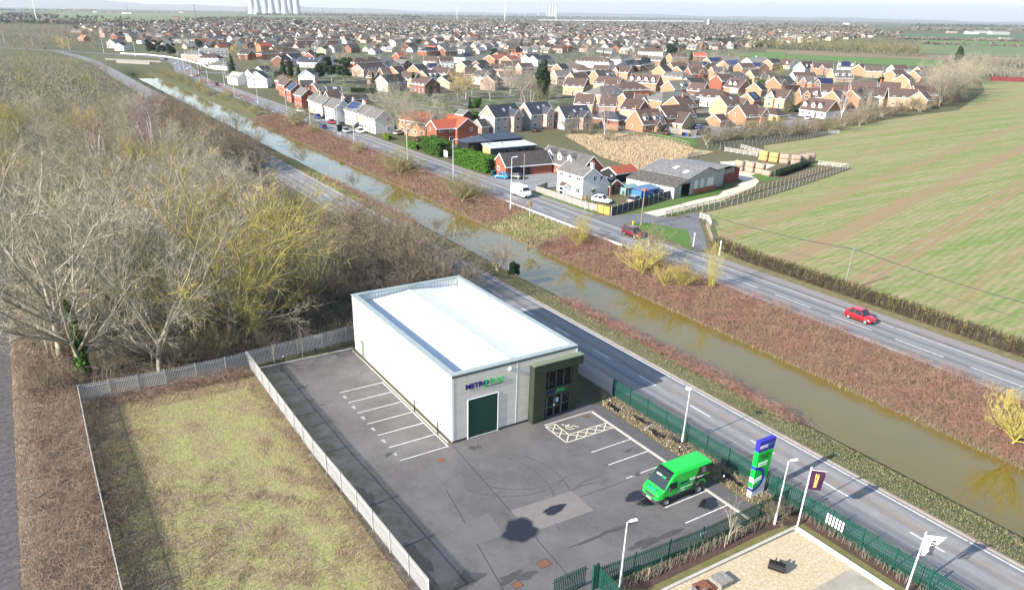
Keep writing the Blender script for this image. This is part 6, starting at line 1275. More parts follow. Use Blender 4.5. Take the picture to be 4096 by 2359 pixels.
def limit_sign(x, y, label):
    t = thing('speed_sign', label, 'road sign', (x, y, 0)); MB().tube((0, 0, 0), (0, 0, 2.9), .05, .05, 8).build('post', pole_grey, t)
    MB().box(-.42, -.07, 1.95, .42, -.05, 2.85).build('backing', sy, t)
    MB().lathe([(.36, 0), (.36, .012), (0, .012)], 20).build('red_ring', sr, t, False, (0, -.07, 2.4), (math.pi/2, 0, 0)); MB().lathe([(.26, 0), (.26, .012), (0, .012)], 20).build('white_disc', white_paint, t, False, (0, -.083, 2.4), (math.pi/2, 0, 0))
    fit_text('numerals', '40', .30, .24, black, t, face_matrix((-.15, -.10, 2.28), (1, 0, 0), (0, 0, 1)), .02); MB().box(-.3, -.08, 2.88, .3, .0, 2.98).build('solar_cap', pole_grey, t)
limit_sign(52.0, 65.0, 'yellow backed 40 sign on the canal side of the main road'); limit_sign(64.7, 64.2, 'yellow backed 40 sign by the white cottage fence')
q = ground(1060+877/2.912, 280+797/2.912); t = thing('bus_stop_sign', 'black rectangular sign board on a white post beside the canal bank', 'sign', (q[0], q[1], 0)); MB().tube((0, 0, 0), (0, 0, 3.9), .08, .08, 8).build('post', white_paint, t); MB().box(-.75, -.12, 2.0, .75, -.04, 4.0).build('board', black, t)
t = thing('notice_board', 'white notice board in the gap between the two green hedges', 'sign', (66.6, 126.4, 0)); MB().box(-.1, -.95, .55, -.04, .95, 2.1).build('board', white_paint, t); [MB().box(-.06, y-.05, 0, .04, y+.05, .6).build('leg', wood_grey, t) for y in (-.8, .8)]
gr = thing('crash_barrier', 'grey crash barrier along the canal edge of the main road', 'barrier', (53.6, 40, 0))
for k in range(18): MB().box(-.04, k*2.0, 0, .04, k*2.0+.1, .62).build('post', pole_grey, gr)
for k in range(9): MB().hexa([(-.10, k*4, .42), (-.06, k*4, .42), (-.06, k*4+3.98, .42), (-.10, k*4+3.98, .42)], [(-.10, k*4, .74), (-.06, k*4, .74), (-.06, k*4+3.98, .74), (-.10, k*4+3.98, .74)]).build('beam', pole_grey, gr)
t = thing('hydrant_marker', 'small yellow marker post on the grass by the junction', 'post', (65.3, 50.6, 0)); MB().box(-.12, -.1, 0, .12, .1, .6).build('post', sy, t); MB().box(-.15, -.13, .6, .15, .13, .75).build('plate', sy, t)
LPS = [(54.0, 99.2, 9.3, 'opposite the tall green hedge'), (51.7, 71.3, 10.0, 'beside the crash barrier, nearest the camera'), (55.2, 126.0, 9.3, 'opposite the white notice board'), (54.6, 161.0, 9.3, 'opposite the near end of the terraces'), (54.3, 173.2, 9.2, 'beside the black sign board'), (54.9, 200.9, 9.2, 'opposite the broad white terrace'), (55.3, 227.9, 9.2, 'opposite the red brick terraces'), (55.8, 268.3, 9.2, 'just beyond the red brick terraces')]
for x, y, h, lb in LPS: lamp(x, y, h, 'white street lamp on the main road '+lb, 'arm', .0, None, 'street_lamp', .085)
for x, y, h in ((62.3, 470.7, 10.3), (55.9, 419.0, 9.8), (54.5, 392.1, 9.0), (55.7, 379.0, 8.8), (59.6, 377.5, 7.5), (62.5, 354, 10), (55.0, 303.1, 9.0), (79.7, 542.5, 10.5), (79.5, 493, 10.3), (73.4, 398.7, 10.1)):
    lamp(x, y, h, 'tall street lamp along the distant bend of the main road', 'arm', .2, 'street lamps along the distant bend', 'street_lamp', .1)
for px, py, tp in ((45, 430, 298), (322, 450, 318), (688, 492, 350), (1026, 520, 370), (1340, 560, 400)):
    q = ground(px/2.468, py/2.468); lamp(q[0], q[1], 10.5, 'far street lamp on the bend leading over the canal', 'arm', .2, 'far street lamps beyond the canal end', 'street_lamp', .14)
# road bridge over the canal end
br = thing('road_bridge', 'low pale concrete road bridge over the end of the canal', 'bridge', (40, 556, 0)); 
MB().hexa([(-4, -3, -.6), (14, -26, -.6), (15, -25, -.6), (-3, -2, -.6)], [(-4, -3, 1.6), (14, -26, 1.6), (15, -25, 1.6), (-3, -2, 1.6)]).build('parapet', M('bridge_concrete', (.26, .24, .21), .9), br)
for k in range(3): MB().hexa([(-10, 5, 1.75+k*.35), (20, -33, 1.75+k*.35), (20.1, -32.9, 1.75+k*.35), (-9.9, 5.1, 1.75+k*.35)], [(-10, 5, 1.83+k*.35), (20, -33, 1.83+k*.35), (20.1, -32.9, 1.83+k*.35), (-9.9, 5.1, 1.83+k*.35)]).build('guard_rail', pole_grey, br)
bar = thing('crash_barrier', 'pale crash barrier curving along the distant road bend', 'barrier', (0, 0, 0)); pts = [(80, 470), (83.5, 512), (83, 555), (79, 604), (69, 641), (52, 667)]
for i in range(5):
    a, b = pts[i], pts[i+1]; MB().hexa([(a[0], a[1], .4), (b[0], b[1], .4), (b[0]+.2, b[1]+.2, .4), (a[0]+.2, a[1]+.2, .4)], [(a[0], a[1], 1.1), (b[0], b[1], 1.1), (b[0]+.2, b[1]+.2, 1.1), (a[0]+.2, a[1]+.2, 1.1)]).build('beam', white_paint, bar)
# straw bales
straw = M('straw', (.50, .33, .13), .95, (.40, .25, .10), 3, bump=.6, bdist=.05); straw_old = M('old_straw', (.36, .27, .20), .95, (.27, .20, .16), 3, bump=.6, bdist=.05)
def bale_mesh(mat, seed):
    r = random.Random(seed); nx_, ny_, nz_ = 5, 3, 3; V = []; F = []; idx = {}
    def vert(i, j, k):
        if (i, j, k) not in idx:
            edge = sum(1 for a, b in ((i, nx_), (j, ny_), (k, nz_)) if a in (0, b)); s = 1-.03*max(0, edge-1)
            idx[(i, j, k)] = len(V); V.append(((i/nx_-.5)*2.4*s+r.uniform(-.03, .03), (j/ny_-.5)*1.25*s+r.uniform(-.03, .03), k/nz_*1.25*(.985 if k == nz_ else 1)+(r.uniform(-.03, .03) if k else 0)))
        return idx[(i, j, k)]
    for a in range(nx_):
        for b in range(ny_): F += [[vert(a, b, 0), vert(a, b+1, 0), vert(a+1, b+1, 0), vert(a+1, b, 0)], [vert(a, b, nz_), vert(a+1, b, nz_), vert(a+1, b+1, nz_), vert(a, b+1, nz_)]]
        for c in range(nz_): F += [[vert(a, 0, c), vert(a+1, 0, c), vert(a+1, 0, c+1), vert(a, 0, c+1)], [vert(a, ny_, c), vert(a, ny_, c+1), vert(a+1, ny_, c+1), vert(a+1, ny_, c)]]
    for b in range(ny_):
        for c in range(nz_): F += [[vert(0, b, c), vert(0, b, c+1), vert(0, b+1, c+1), vert(0, b+1, c)], [vert(nx_, b, c), vert(nx_, b+1, c), vert(nx_, b+1, c+1), vert(nx_, b, c+1)]]
    return np_mesh('bale', np.array(V), np.array(F), mat)
bm = [bale_mesh(straw, 1), bale_mesh(straw_old, 2)]
BK = [(142.3, 86.0, 0), (142.9, 83.2, 0), (143.6, 80.4, 1), (145.2, 78.0, 1), (148.0, 77.6, 1), (151.0, 78.0, 1)]; FT = [(124.9, 78.9), (125.8, 76.3), (126.3, 73.6), (126.0, 71.2)]
for i, (x, y, o) in enumerate(BK):
    for k in range(2): tag(put('straw_bale', bm[o], None, (x, y, k*1.24+.03), (0, 0, 1.75+.2*i)), f'{"golden" if not o else "weathered"} straw bale, {"lower" if k == 0 else "upper"} of the {ORD[i]} stack from left, back row', 'straw bale', 'straw bales in the back row')
for i, (x, y) in enumerate(FT):
    for k in range(2 if i < 3 else 1): tag(put('straw_bale', bm[1], None, (x, y, k*1.24+.03), (0, 0, 1.6)), f'grey straw bale, {"lower" if k == 0 else "upper"} of the {ORD[i]} stack from left, row beside track', 'straw bale', 'straw bales beside the track')
tag(MB().hexa([(127.2, 69.6, 0), (146.6, 75.6, 0), (146.5, 75.9, 0), (127.1, 69.9, 0)], [(127.2, 69.6, 1.5), (146.6, 75.6, 1.5), (146.5, 75.9, 1.5), (127.1, 69.9, 1.5)]).build('retaining_wall', M('dark_blocks', (.05, .048, .045), .9)), 'dark low wall between the two rows of bales', 'wall')
# gravel compound at the bottom right
sheet('gravel_compound', [(-6, -50), (16.6, -50), (16.6, -23.7), (2.0, -23.6), (-6, -23.5)], M('yellow_gravel', (.40, .31, .175), .95, (.52, .46, .36), 5.0, lo=.4, hi=.7, bump=.7, bdist=.04, bscale=14), .03, label='pale yellow gravel compound at the bottom right')
kb = MB()
for k in range(16): kb.box(2.0+k*.92, -23.62, 0, 2.0+(k+1)*.92-.02, -23.40, .16)
tag(kb.build('compound_kerb', concrete), 'pale kerb along the top of the gravel compound', None, None, 'structure')
kb = MB()
for k in range(20): kb.box(16.62, -23.4-(k+1)*.92, 0, 16.98, -23.4-k*.92-.02, .16)
tag(kb.build('compound_kerb', M('white_kerb', (.72, .69, .64), .8, (.62, .59, .54), 2)), 'white kerb along the lane side of the gravel compound', None, None, 'structure')
sheet('concrete_slab', [(9, -50), (16.45, -50), (16.45, -28.5), (9, -28.5)], M('stained_slab', (.36, .33, .27), .9, (.24, .215, .17), .7), .036, label='stained concrete slab in the gravel compound')
sheet('mulch_bed', [(0.2, -21.35), (18.4, -21.6), (18.8, -23), (18.9, -40), (17.9, -40), (17.75, -23.3), (14.6, -22.75), (2.6, -22.8)], M('bark_mulch', (.055, .034, .028), .95, (.10, .06, .045), 6, bump=.7, bdist=.05), .026, label='dark bark mulch bed along the green fences')
sheet('grass_strip', [[(1.8, -22.8), (14.6, -22.75), (16.4, -22.95), (16.9, -23.4), (2, -23.4)], [(17.0, -23.3), (17.75, -23.3), (17.9, -40), (17.0, -40)]], M('worn_turf', (.115, .115, .035), .95, (.16, .14, .06), 1.5, bump=.5, bdist=.05), .03, label='worn turf strip between mulch bed and compound kerb')
sheet('planting_strip', [(16.2, -1.0), (18.55, 2.0), (18.65, -21), (16.2, -21)], M('dry_planting', (.15, .115, .07), .95, (.085, .08, .04), 1.2, bump=.7, bdist=.06), .024, label='dry weedy planting strip between the path and the lane fence')
sheet('shaded_grass', [(13.55, 0.05), (15.3, 0.05), (16.2, -.9), (18.55, 1.5), (18.6, 25.8), (0, 25.5), (-11, 24.3), (-11, 23.9), (13.55, 23.9)], M('dull_grass', (.075, .075, .035), .95, (.05, .045, .025), 1.0, bump=.6, bdist=.06), .018, label='dull weedy grass strip around the sides of the white unit')
pl = thing('timber_stack', 'stack of weathered boards on the gravel compound', 'timber', (7.35, -24.9, .03), .0)
for z in range(5):
    for k in range(8): MB().box(-.58+k*.147, -.55, z*.09, -.58+k*.147+.135, .55, z*.09+.075).build('board', wood_grey, pl)
rs = thing('steel_plates', 'stacked rusty steel plates on the gravel compound', 'steel plates', (5.95, -24.75, .03))
for k, (dx, dy, a) in enumerate(((0, 0, .05), (.1, -.05, .12), (-.12, .08, -.05))): MB().cbox((dx, dy, .05+k*.07), 1.1, .95, .05, a).build('plate', rust, rs)
sc = thing('scrap_pile', 'pile of grey metal offcuts beside the rusty plates', 'scrap', (4.6, -24.9, .03)); gm = M('scrap_grey', (.30, .31, .33), .5, (.2, .2, .2), 4, metal=.5)
for k in range(12): MB().cbox((rnd.uniform(-.6, .6), rnd.uniform(-.5, .5), .02+k*.05), rnd.uniform(.4, 1.0), rnd.uniform(.08, .2), .06, rnd.uniform(0, 3)).build('offcut', gm, sc)
bk_ = thing('digger_bucket', 'rusty black digger bucket with teeth lying on the gravel', 'digger bucket', (11.6, -26.0, .03), .5)
m = MB(); prof = [(.55, .0), (.2, -.0), (-.15, .1), (-.32, .38), (-.25, .68), (.0, .8)]
for k in range(5):
    (x0, z0), (x1, z1) = prof[k], prof[k+1]; m.hexa([(x0, -.55, z0), (x1, -.55, z1), (x1, .55, z1), (x0, .55, z0)], [(x0, -.55, z0+.05), (x1+.05, -.55, z1+.02), (x1+.05, .55, z1+.02), (x0, .55, z0+.05)])
m.build('bucket_shell', black, bk_)
for y in (-.55, .51): MB().prism([(p[0], p[1]) for p in prof], 0, .04).build('bucket_side', rust, bk_, loc=(0, y+.04, 0), rot=(math.pi/2, 0, 0))
for k in range(5): MB().hexa([(.52, -.5+k*.23, .0), (.75, -.48+k*.23, -.01), (.75, -.42+k*.23, -.01), (.52, -.4+k*.23, .0)], [(.52, -.5+k*.23, .07), (.75, -.48+k*.23, .02), (.75, -.42+k*.23, .02), (.52, -.4+k*.23, .07)]).build('tooth', rust, bk_)
for y in (-.15, .15): MB().box(-.2, y-.04, .6, .15, y+.04, 1.0).build('hitch_lug', black, bk_)
t = thing('info_board', 'white boards fixed to the green lane fence beyond the plum flag', 'sign', (18.65, -25.2, 0))
for k in range(6): MB().box(.02, -.85+k*.26, .60, .04, -.85+k*.26+.14, 1.45).build('board_strip', white_paint, t)
t = thing('info_board', 'small white boards fixed to the green compound fence', 'sign', (9.0, -21.42, 0))
for k in range(3): MB().box(-.35+k*.22, -.05, 1.1, -.35+k*.22+.15, -.03, 1.5).build('board_strip', white_paint, t)
t = thing('fallen_lining', 'crumpled black plastic lining strewn along the planting strip', 'plastic sheet', (0, 0, .03)); bp = M('black_film', (.012, .012, .014), .45)
for (x0, y0, n) in ((16.6, -1.6, 3), (17.3, -4.2, 5), (16.9, -7.0, 4), (17.6, -9.0, 4), (17.3, -12.5, 4), (17.2, -15.5, 5), (18.0, -20.3, 5)):
    V = []; F = []; r = random.Random(int(x0*10-y0*7))
    for i in range(n*2+1):
        for j in range(4): V.append((x0+j*.14+r.uniform(-.1, .1)+.08*math.sin(i), y0-i*.22+r.uniform(-.05, .05), .02+r.uniform(0, .28)))
    for i in range(n*2):
        for j in range(3): F.append((i*4+j, i*4+j+1, (i+1)*4+j+1, (i+1)*4+j))
    put('lining_piece', np_mesh('lining_piece', np.array(V), np.array(F), bp), t)
t = thing('grey_pipe', 'short grey pipe lying in the planting strip', 'pipe', (17.3, -6.6, .08), .3); MB().tube((-.6, 0, 0), (.6, 0, 0), .07, n=8).build('pipe_body', pole_grey, t); MB().tube((.58, 0, 0), (.66, 0, 0), .085, n=8).build('pipe_collar', pole_grey, t)
# roof bits and far single structures
ct = R(3, 1940, 268); q = ground(*ct); t = thing('church', 'square grey church tower beyond the village', 'church', (q[0], q[1], 0)); st_ = M('church_stone', (.36, .33, .27), .9)
MB().box(-6, -6, 0, 6, 6, 26).build('tower', st_, t); MB().hexa([(6, -6, 0), (36, -6, 0), (36, 6, 0), (6, 6, 0)], [(6, -1, 13), (36, -1, 13), (36, 1, 13), (6, 1, 13)]).build('nave', st_, t)
for sx in (-1, 1):
    for sy_ in (-1, 1): MB().box(sx*5-1, sy_*5-1, 26, sx*5+1, sy_*5+1, 30).build('pinnacle', st_, t)
MB().box(-2, -6.2, 15, 2, -6, 21).build('belfry_opening', pane, t)
t = thing('red_shed', 'long dull red sheds at the far right field edge', 'shed', (528, 214, 0), -.95); [MB().box(-10+k*4.2, -2, 0, -10+k*4.2+4.1, 2, 2.6).build('container', M('red_metal', (.15, .03, .032), .8), t) for k in range(5)]
for i, (n, x, y, w_, hgt, lb) in enumerate([(4, 2005, 340, 36, 9, 'white barn in the far right fields'), (4, 2270, 345, 55, 9, 'grey steel barn in the far right fields'), (4, 2130, 330, 60, 8, 'long grey barn behind the grey steel barn'), (4, 1810, 330, 30, 6, 'pink walled barn in the far right fields'), (4, 2340, 400, 26, 5, 'white bungalow by the far hedge'), (4, 770, 250, 40, 14, 'white box building on the far plain'), (1, 1260, 138, 60, 8, 'white farm sheds beyond the upper left field'), (1, 1090, 130, 30, 9, 'red farmhouse beyond the upper left field'), (1, 1740, 190, 24, 8, 'lone dark house in the upper left field'), (1, 940, 125, 30, 6, 'small white sheds beyond the upper left field'), (1, 630, 92, 50, 10, 'dark farm roofs far at the upper left'), (1, 1790, 128, 40, 6, 'white shed on the upper left plain')]):
    q = ground(*R(n, x, y)); wm = WA['rb'] if 'red' in lb or 'dark house' in lb else WA['pi'] if 'pink' in lb else WA['gy'] if 'grey' in lb else WA['wh']
    house(lb, (q[0]-w_*.40, q[1]+w_*.25), (q[0]+w_*.40, q[1]-w_*.25), hgt, hgt*.7, w_*.5, wm, RO['br' if 'red' in lb else 'dk' if 'dark' in lb else 'lg'], wins=False, door=False, name='farm_building', cat='farm building')
# ------------------------------------------------------------------ vegetation
def stuff(name, mesh, label): return tag(put(name, mesh), label, name.replace('_', ' '), None, 'stuff')
def twig_mesh(name, segs, mats, sides=3, thin=0.0):
    "segs: array (n,8) x0 y0 z0 x1 y1 z1 r0 r1 -> tapered prisms, the thinnest as flat ribbons"
    s = np.asarray(segs, float); t = s[s[:, 6] < thin]; s = s[s[:, 6] >= thin]; VT_, FT_ = np.zeros((0, 3)), np.zeros((0, 4), int)
    if len(t):
        d = t[:, 3:6]-t[:, 0:3]; w = np.cross(d, np.random.default_rng(len(t)).normal(size=d.shape)); w /= np.maximum(np.linalg.norm(w, axis=1, keepdims=True), 1e-6); p, q = w*t[:, 6:7]*.85, w*t[:, 7:8]*.85
        VT_ = np.stack([t[:, 0:3]-p, t[:, 0:3]+p, t[:, 3:6]+q, t[:, 3:6]-q], 1).reshape(-1, 3); FT_ = np.arange(4*len(t)).reshape(-1, 4)
    if not len(s): return np_mesh(name, VT_, FT_, mats)
    a, b = s[:, 0:3], s[:, 3:6]; d = b-a; d /= np.maximum(np.linalg.norm(d, axis=1, keepdims=True), 1e-6)
    up = np.where(np.abs(d[:, 2:3]) < .9, [[0, 0, 1.]], [[1., 0, 0]]); x = np.cross(d, up); x /= np.linalg.norm(x, axis=1, keepdims=True); y = np.cross(d, x)
    ang = np.arange(sides)*2*np.pi/sides; c, si = np.cos(ang), np.sin(ang)
    ring = x[:, None, :]*c[None, :, None]+y[:, None, :]*si[None, :, None]
    V = np.concatenate([a[:, None]+ring*s[:, 6][:, None, None], b[:, None]+ring*s[:, 7][:, None, None]], 1).reshape(-1, 3)
    base = (np.arange(len(s))*2*sides)[:, None, None]; k = np.arange(sides); l = (k+1) % sides
    F = (np.stack([l, k, k+sides, l+sides], 1)[None]+base).reshape(-1, 4)
    return np_mesh(name, np.concatenate([V, VT_]), np.concatenate([F, FT_+len(V)]), mats)
def grow(seed, H, trunk=.3, nl=6, n2=7, n3=7, n4=8, spread=.75, r0=.22, up=.25, multi=1, wob=.12, low=.0, tw=1.0):
    "a bare tree: returns (limb segments, twig segments)"
    R_ = random.Random(seed); T = []; C = []
    def poly(p, d, L, n, ra, rb, out, lift, wb):
        pts = [p]; q = Vector(p); v = Vector(d).normalized()
        for i in range(n):
            v = (v+Vector((R_.uniform(-wb, wb), R_.uniform(-wb, wb), R_.uniform(-wb, wb)+lift))).normalized(); e = q+v*(L/n)
            fa, fb = ra+(rb-ra)*i/n, ra+(rb-ra)*(i+1)/n; out.append((q.x, q.y, q.z, e.x, e.y, e.z, fa, fb)); q = e; pts.append((q.x, q.y, q.z, v.x, v.y, v.z))
        return pts
    def child_dir(v, a):
        v = Vector(v).normalized(); x = v.orthogonal().normalized(); x.rotate(Matrix.Rotation(R_.uniform(0, 6.283), 3, v)); return v*math.cos(a)+x*math.sin(a)
    starts = []
    for s in range(multi):
        o = (0, 0, 0) if multi == 1 else (R_.uniform(-.4, .4), R_.uniform(-.4, .4), 0)
        pts = poly(o, (R_.uniform(-.1, .1)*multi, R_.uniform(-.1, .1)*multi, 1), H*trunk, 4, r0, r0*.7, T, 0, .05); starts.append(pts)
    for k in range(nl):
        st = starts[k % multi]; p = st[-1] if k < nl*.6 or trunk < .15 else st[R_.choice((2, 3))]
        az = 6.283*k/nl+R_.uniform(-.4, .4); t = R_.uniform(.25, 1.0)*spread; L = H*(1-trunk)*R_.uniform(.75, 1.0)*(1-.2*t)
        lim = poly(p[:3], (math.cos(az)*math.sin(t), math.sin(az)*math.sin(t), math.cos(t)), L, 5, r0*.5, r0*.16, T, up*.3, wob)
        for j in range(n2):
            u = low+(1-low)*(j+R_.random())/n2; q = lim[min(5, max(1, int(u*5)+1))]
            b2 = poly(q[:3], child_dir(q[3:], R_.uniform(.4, .9)), L*R_.uniform(.28, .5), 3, r0*.14, r0*.065, C, up*.5, wob*1.3)
            for m in range(n3):
                q2 = b2[R_.choice((1, 2, 3, 3))]; b3 = poly(q2[:3], child_dir(q2[3:], R_.uniform(.3, .9)), L*R_.uniform(.12, .24), 2, r0*.072*tw, r0*.045*tw, C, up*.6, wob*1.6)
                for w in range(n4):
                    q3 = b3[R_.choice((1, 2, 2))]; poly(q3[:3], child_dir(q3[3:], R_.uniform(.3, 1.0)), L*R_.uniform(.06, .13), 1, r0*.052*tw, r0*.03*tw, C, up, wob*2)
    return T, C
def leaf_cloud(centers, n, size, seed, flat=.5):
    "n leaf quads scattered about lumps [(x,y,z,rx,ry,rz)...] -> V,F"
    r = np.random.default_rng(seed); c = np.asarray(centers, float); i = r.integers(0, len(c), n); d = r.normal(size=(n, 3)); d /= np.linalg.norm(d, axis=1, keepdims=True)
    rad = r.uniform(.55, 1.05, (n, 1)); p = c[i, :3]+d*rad*c[i, 3:6]
    nrm = d+r.normal(size=(n, 3))*flat; nrm /= np.linalg.norm(nrm, axis=1, keepdims=True); t = np.cross(nrm, r.normal(size=(n, 3))); t /= np.linalg.norm(t, axis=1, keepdims=True); b = np.cross(nrm, t)
    s = size*r.uniform(.6, 1.3, (n, 1)); V = np.stack([p-t*s-b*s*.6, p+t*s-b*s*.6, p+t*s*.6+b*s*.7, p-t*s*.6+b*s*.7], 1).reshape(-1, 3); return V, np.arange(4*n).reshape(-1, 4)
def bark(name, c, c2, rand=.22): return M(name, c, .9, c2, .9, 3, rand=rand, spec=.15)
BK_ = {'ash': bark('twigs_grey_beige', (.375, .335, .26), (.225, .196, .143)), 'lichen': bark('twigs_yellow_lichen', (.43, .365, .09), (.29, .25, .09)), 'haw': bark('twigs_brown_olive', (.225, .185, .13), (.155, .125, .088)), 'oli': bark('twigs_olive', (.275, .25, .135), (.18, .165, .085)),
       'birch': bark('twigs_purple_brown', (.25, .175, .165), (.18, .12, .12)), 'white': bark('bark_white', (.72, .69, .64), (.50, .46, .42)), 'will': bark('twigs_golden', (.48, .36, .15), (.38, .28, .12)), 'trunk': bark('bark_grey', (.26, .235, .19), (.18, .16, .12)), 'red': bark('twigs_red_brown', (.30, .215, .165), (.22, .155, .12))}
gleaf = lambda n, c, c2: M(n, c, .8, c2, 1.2, 3, rand=.2, spec=.2)
LF = {'dark': gleaf('needles_dark', (.016, .034, .018), (.030, .052, .022)), 'mid': gleaf('leaves_mid', (.035, .090, .014), (.06, .12, .02)), 'bright': gleaf('leaves_bright', (.06, .165, .015), (.085, .19, .025)), 'ivy': gleaf('ivy_leaves', (.055, .115, .018), (.085, .15, .03)), 'gold': gleaf('leaves_golden', (.42, .30, .03), (.35, .26, .03)), 'lime': gleaf('leaves_lime', (.18, .30, .02), (.14, .25, .03))}
PROTO = {}
def proto(key, H, tm, cm, **k):
    T, C = grow(hash_(key), H, **k); PROTO[key] = (H, twig_mesh('trunk', T, tm, 5), twig_mesh('crown', C, cm, 3, k.get('r0', .22)*k.get('tw', 1.0)*.06))
def hash_(s): return sum((i+1)*ord(c) for i, c in enumerate(s))
for i in range(4): proto(f'ash{i}', 12, BK_['ash'], BK_['ash'], trunk=.20, nl=9, n2=8, n3=8, n4=7, spread=1.05, r0=.25, up=.10, tw=.8)
proto('lichen0', 12, BK_['oli'], BK_['lichen'], trunk=.14, nl=10, n2=8, n3=8, n4=6, spread=1.0, r0=.25, up=.12, multi=2, tw=.85)
proto('oli0', 9, BK_['oli'], BK_['oli'], trunk=.12, nl=10, n2=8, n3=7, n4=6, spread=1.1, r0=.2, up=.12, tw=.9)
for i in range(3): proto(f'haw{i}', 5, BK_['haw'], BK_['haw'], trunk=.08, nl=10, n2=7, n3=6, n4=6, spread=1.15, r0=.15, up=.12, multi=2, wob=.22, tw=1.25)
proto('grey0', 5, BK_['ash'], BK_['haw'], trunk=.08, nl=10, n2=7, n3=6, n4=6, spread=1.0, r0=.14, up=.2, multi=3, wob=.18, tw=1.2)
for i in range(2): proto(f'birch{i}', 12, BK_['white'], BK_['birch'], trunk=.2, nl=7, n2=7, n3=7, n4=6, spread=.55, r0=.2, up=.3)
BK_['dome'] = bark('twigs_dome_olive', (.33, .30, .15), (.24, .21, .105))
proto('olib0', 3.4, BK_['dome'], BK_['dome'], trunk=.05, nl=20, n2=8, n3=7, n4=6, spread=1.35, r0=.11, up=.16, multi=3, wob=.15, low=.1, tw=1.3)
proto('yelb0', 4.2, BK_['lichen'], BK_['lichen'], trunk=.05, nl=14, n2=7, n3=6, n4=6, spread=.9, r0=.12, up=.2, multi=3, wob=.18, tw=1.2)
proto('tall0', 6, BK_['lichen'], BK_['lichen'], trunk=.05, nl=12, n2=6, n3=5, n4=4, spread=.35, r0=.11, up=.3, multi=4, tw=1.0)
proto('will0', 10, BK_['trunk'], BK_['will'], trunk=.25, nl=8, n2=9, n3=8, n4=6, spread=1.0, r0=.25, up=-.05, tw=1.1)
proto('sap0', 3.5, BK_['ash'], BK_['ash'], trunk=.35, nl=6, n2=4, n3=3, n4=3, spread=.5, r0=.06, up=.3, tw=1.3)
proto('red0', 1.7, BK_['red'], BK_['red'], trunk=.05, nl=12, n2=6, n3=5, n4=5, spread=1.2, r0=.06, up=.05, multi=4, wob=.3, tw=1.3)
def green_proto(key, H, lumps, n, size, mat):
    V, F = leaf_cloud(lumps, n, size, hash_(key)); tr = MB().tube((0, 0, 0), (0, 0, H*.6), H*.025, H*.01, 7).mesh('trunk', BK_['trunk']); PROTO[key] = (H, tr, np_mesh('crown', V, F, mat))
rv = random.Random(11)
green_proto('cone0', 10, [(rv.uniform(-.3, .3), rv.uniform(-.3, .3), .8+9*i/13, 2.3*(1-i/14)+.25, 2.3*(1-i/14)+.25, .8) for i in range(14)], 5200, .20, LF['dark'])
green_proto('cypr0', 10, [(rv.uniform(-.9, .9)*(1-.5*i/16), rv.uniform(-.9, .9), 1+8*i/16, 1.9*(1-.55*i/16), 1.9*(1-.55*i/16), 1.2) for i in range(17)], 5600, .20, LF['dark'])
green_proto('pine0', 12, [(rv.uniform(-2.6, 2.6), rv.uniform(-2.6, 2.6), rv.uniform(4, 11), 1.5, 1.5, .9) for i in range(22)], 5600, .22, LF['dark'])
green_proto('bush0', 3, [(rv.uniform(-.9, .9), rv.uniform(-.9, .9), rv.uniform(.7, 2.2), .9, .9, .8) for i in range(9)], 2600, .13, LF['mid'])
green_proto('lime0', 1.4, [(rv.uniform(-.7, .7), rv.uniform(-.7, .7), rv.uniform(.3, .9), .5, .5, .45) for i in range(8)], 900, .11, LF['lime'])
green_proto('ever0', 8, [(rv.uniform(-2.2, 2.2), rv.uniform(-2.2, 2.2), rv.uniform(2, 6.4), 1.6, 1.6, 1.4) for i in range(14)], 5200, .22, LF['dark'])
green_proto('gold0', 3, [(0, 0, .6+.55*i, .55, .55, .6) for i in range(4)], 900, .10, LF['gold'])
KN = {'ash': 'bare_tree', 'lichen': 'bare_tree', 'oli': 'bare_tree', 'haw': 'bare_shrub', 'grey': 'bare_shrub', 'birch': 'birch_tree', 'olib': 'bare_shrub', 'yelb': 'bare_shrub', 'tall': 'bare_shrub', 'will': 'willow_tree', 'sap': 'young_tree', 'red': 'bramble_bush', 'cone': 'conifer', 'cypr': 'cypress_tree', 'pine': 'pine_tree', 'bush': 'evergreen_shrub', 'lime': 'bright_shrub', 'ever': 'evergreen_tree', 'gold': 'golden_conifer'}
def tree(key, x, y, H, label, cat=None, group=None, rz=None, wide=1.0, z=0.0):
    h0, tr, cr = PROTO[key]; nm = KN[key.rstrip('0123456789')]; s = H/h0
    t = thing(nm, label, cat or ('shrub' if 'shrub' in nm or 'bush' in nm else 'tree'), (x, y, z), rnd.uniform(0, 6.28) if rz is None else rz, group); t.scale = (s*wide, s*wide, s)
    put('trunk', tr, t); put('crown', cr, t); return t
def height_to(b, py):
    lo, hi = 0.0, 60.0
    for _ in range(40):
        m = (lo+hi)/2; lo, hi = (m, hi) if to_px((b[0], b[1], m))[1] > py else (lo, m)
    return lo
SC = 4096/2528
def tree_d(key, bx, by, ty, label, group=None, wide=1.0, z=0.0, rz=None):
    "base pixel and top row in the 2528 px wide view"
    b = ground(bx*SC, by*SC, z); return tree(key, b[0], b[1], max(.8, height_to(b, ty*SC)-z), label, None, group, rz, wide, z)
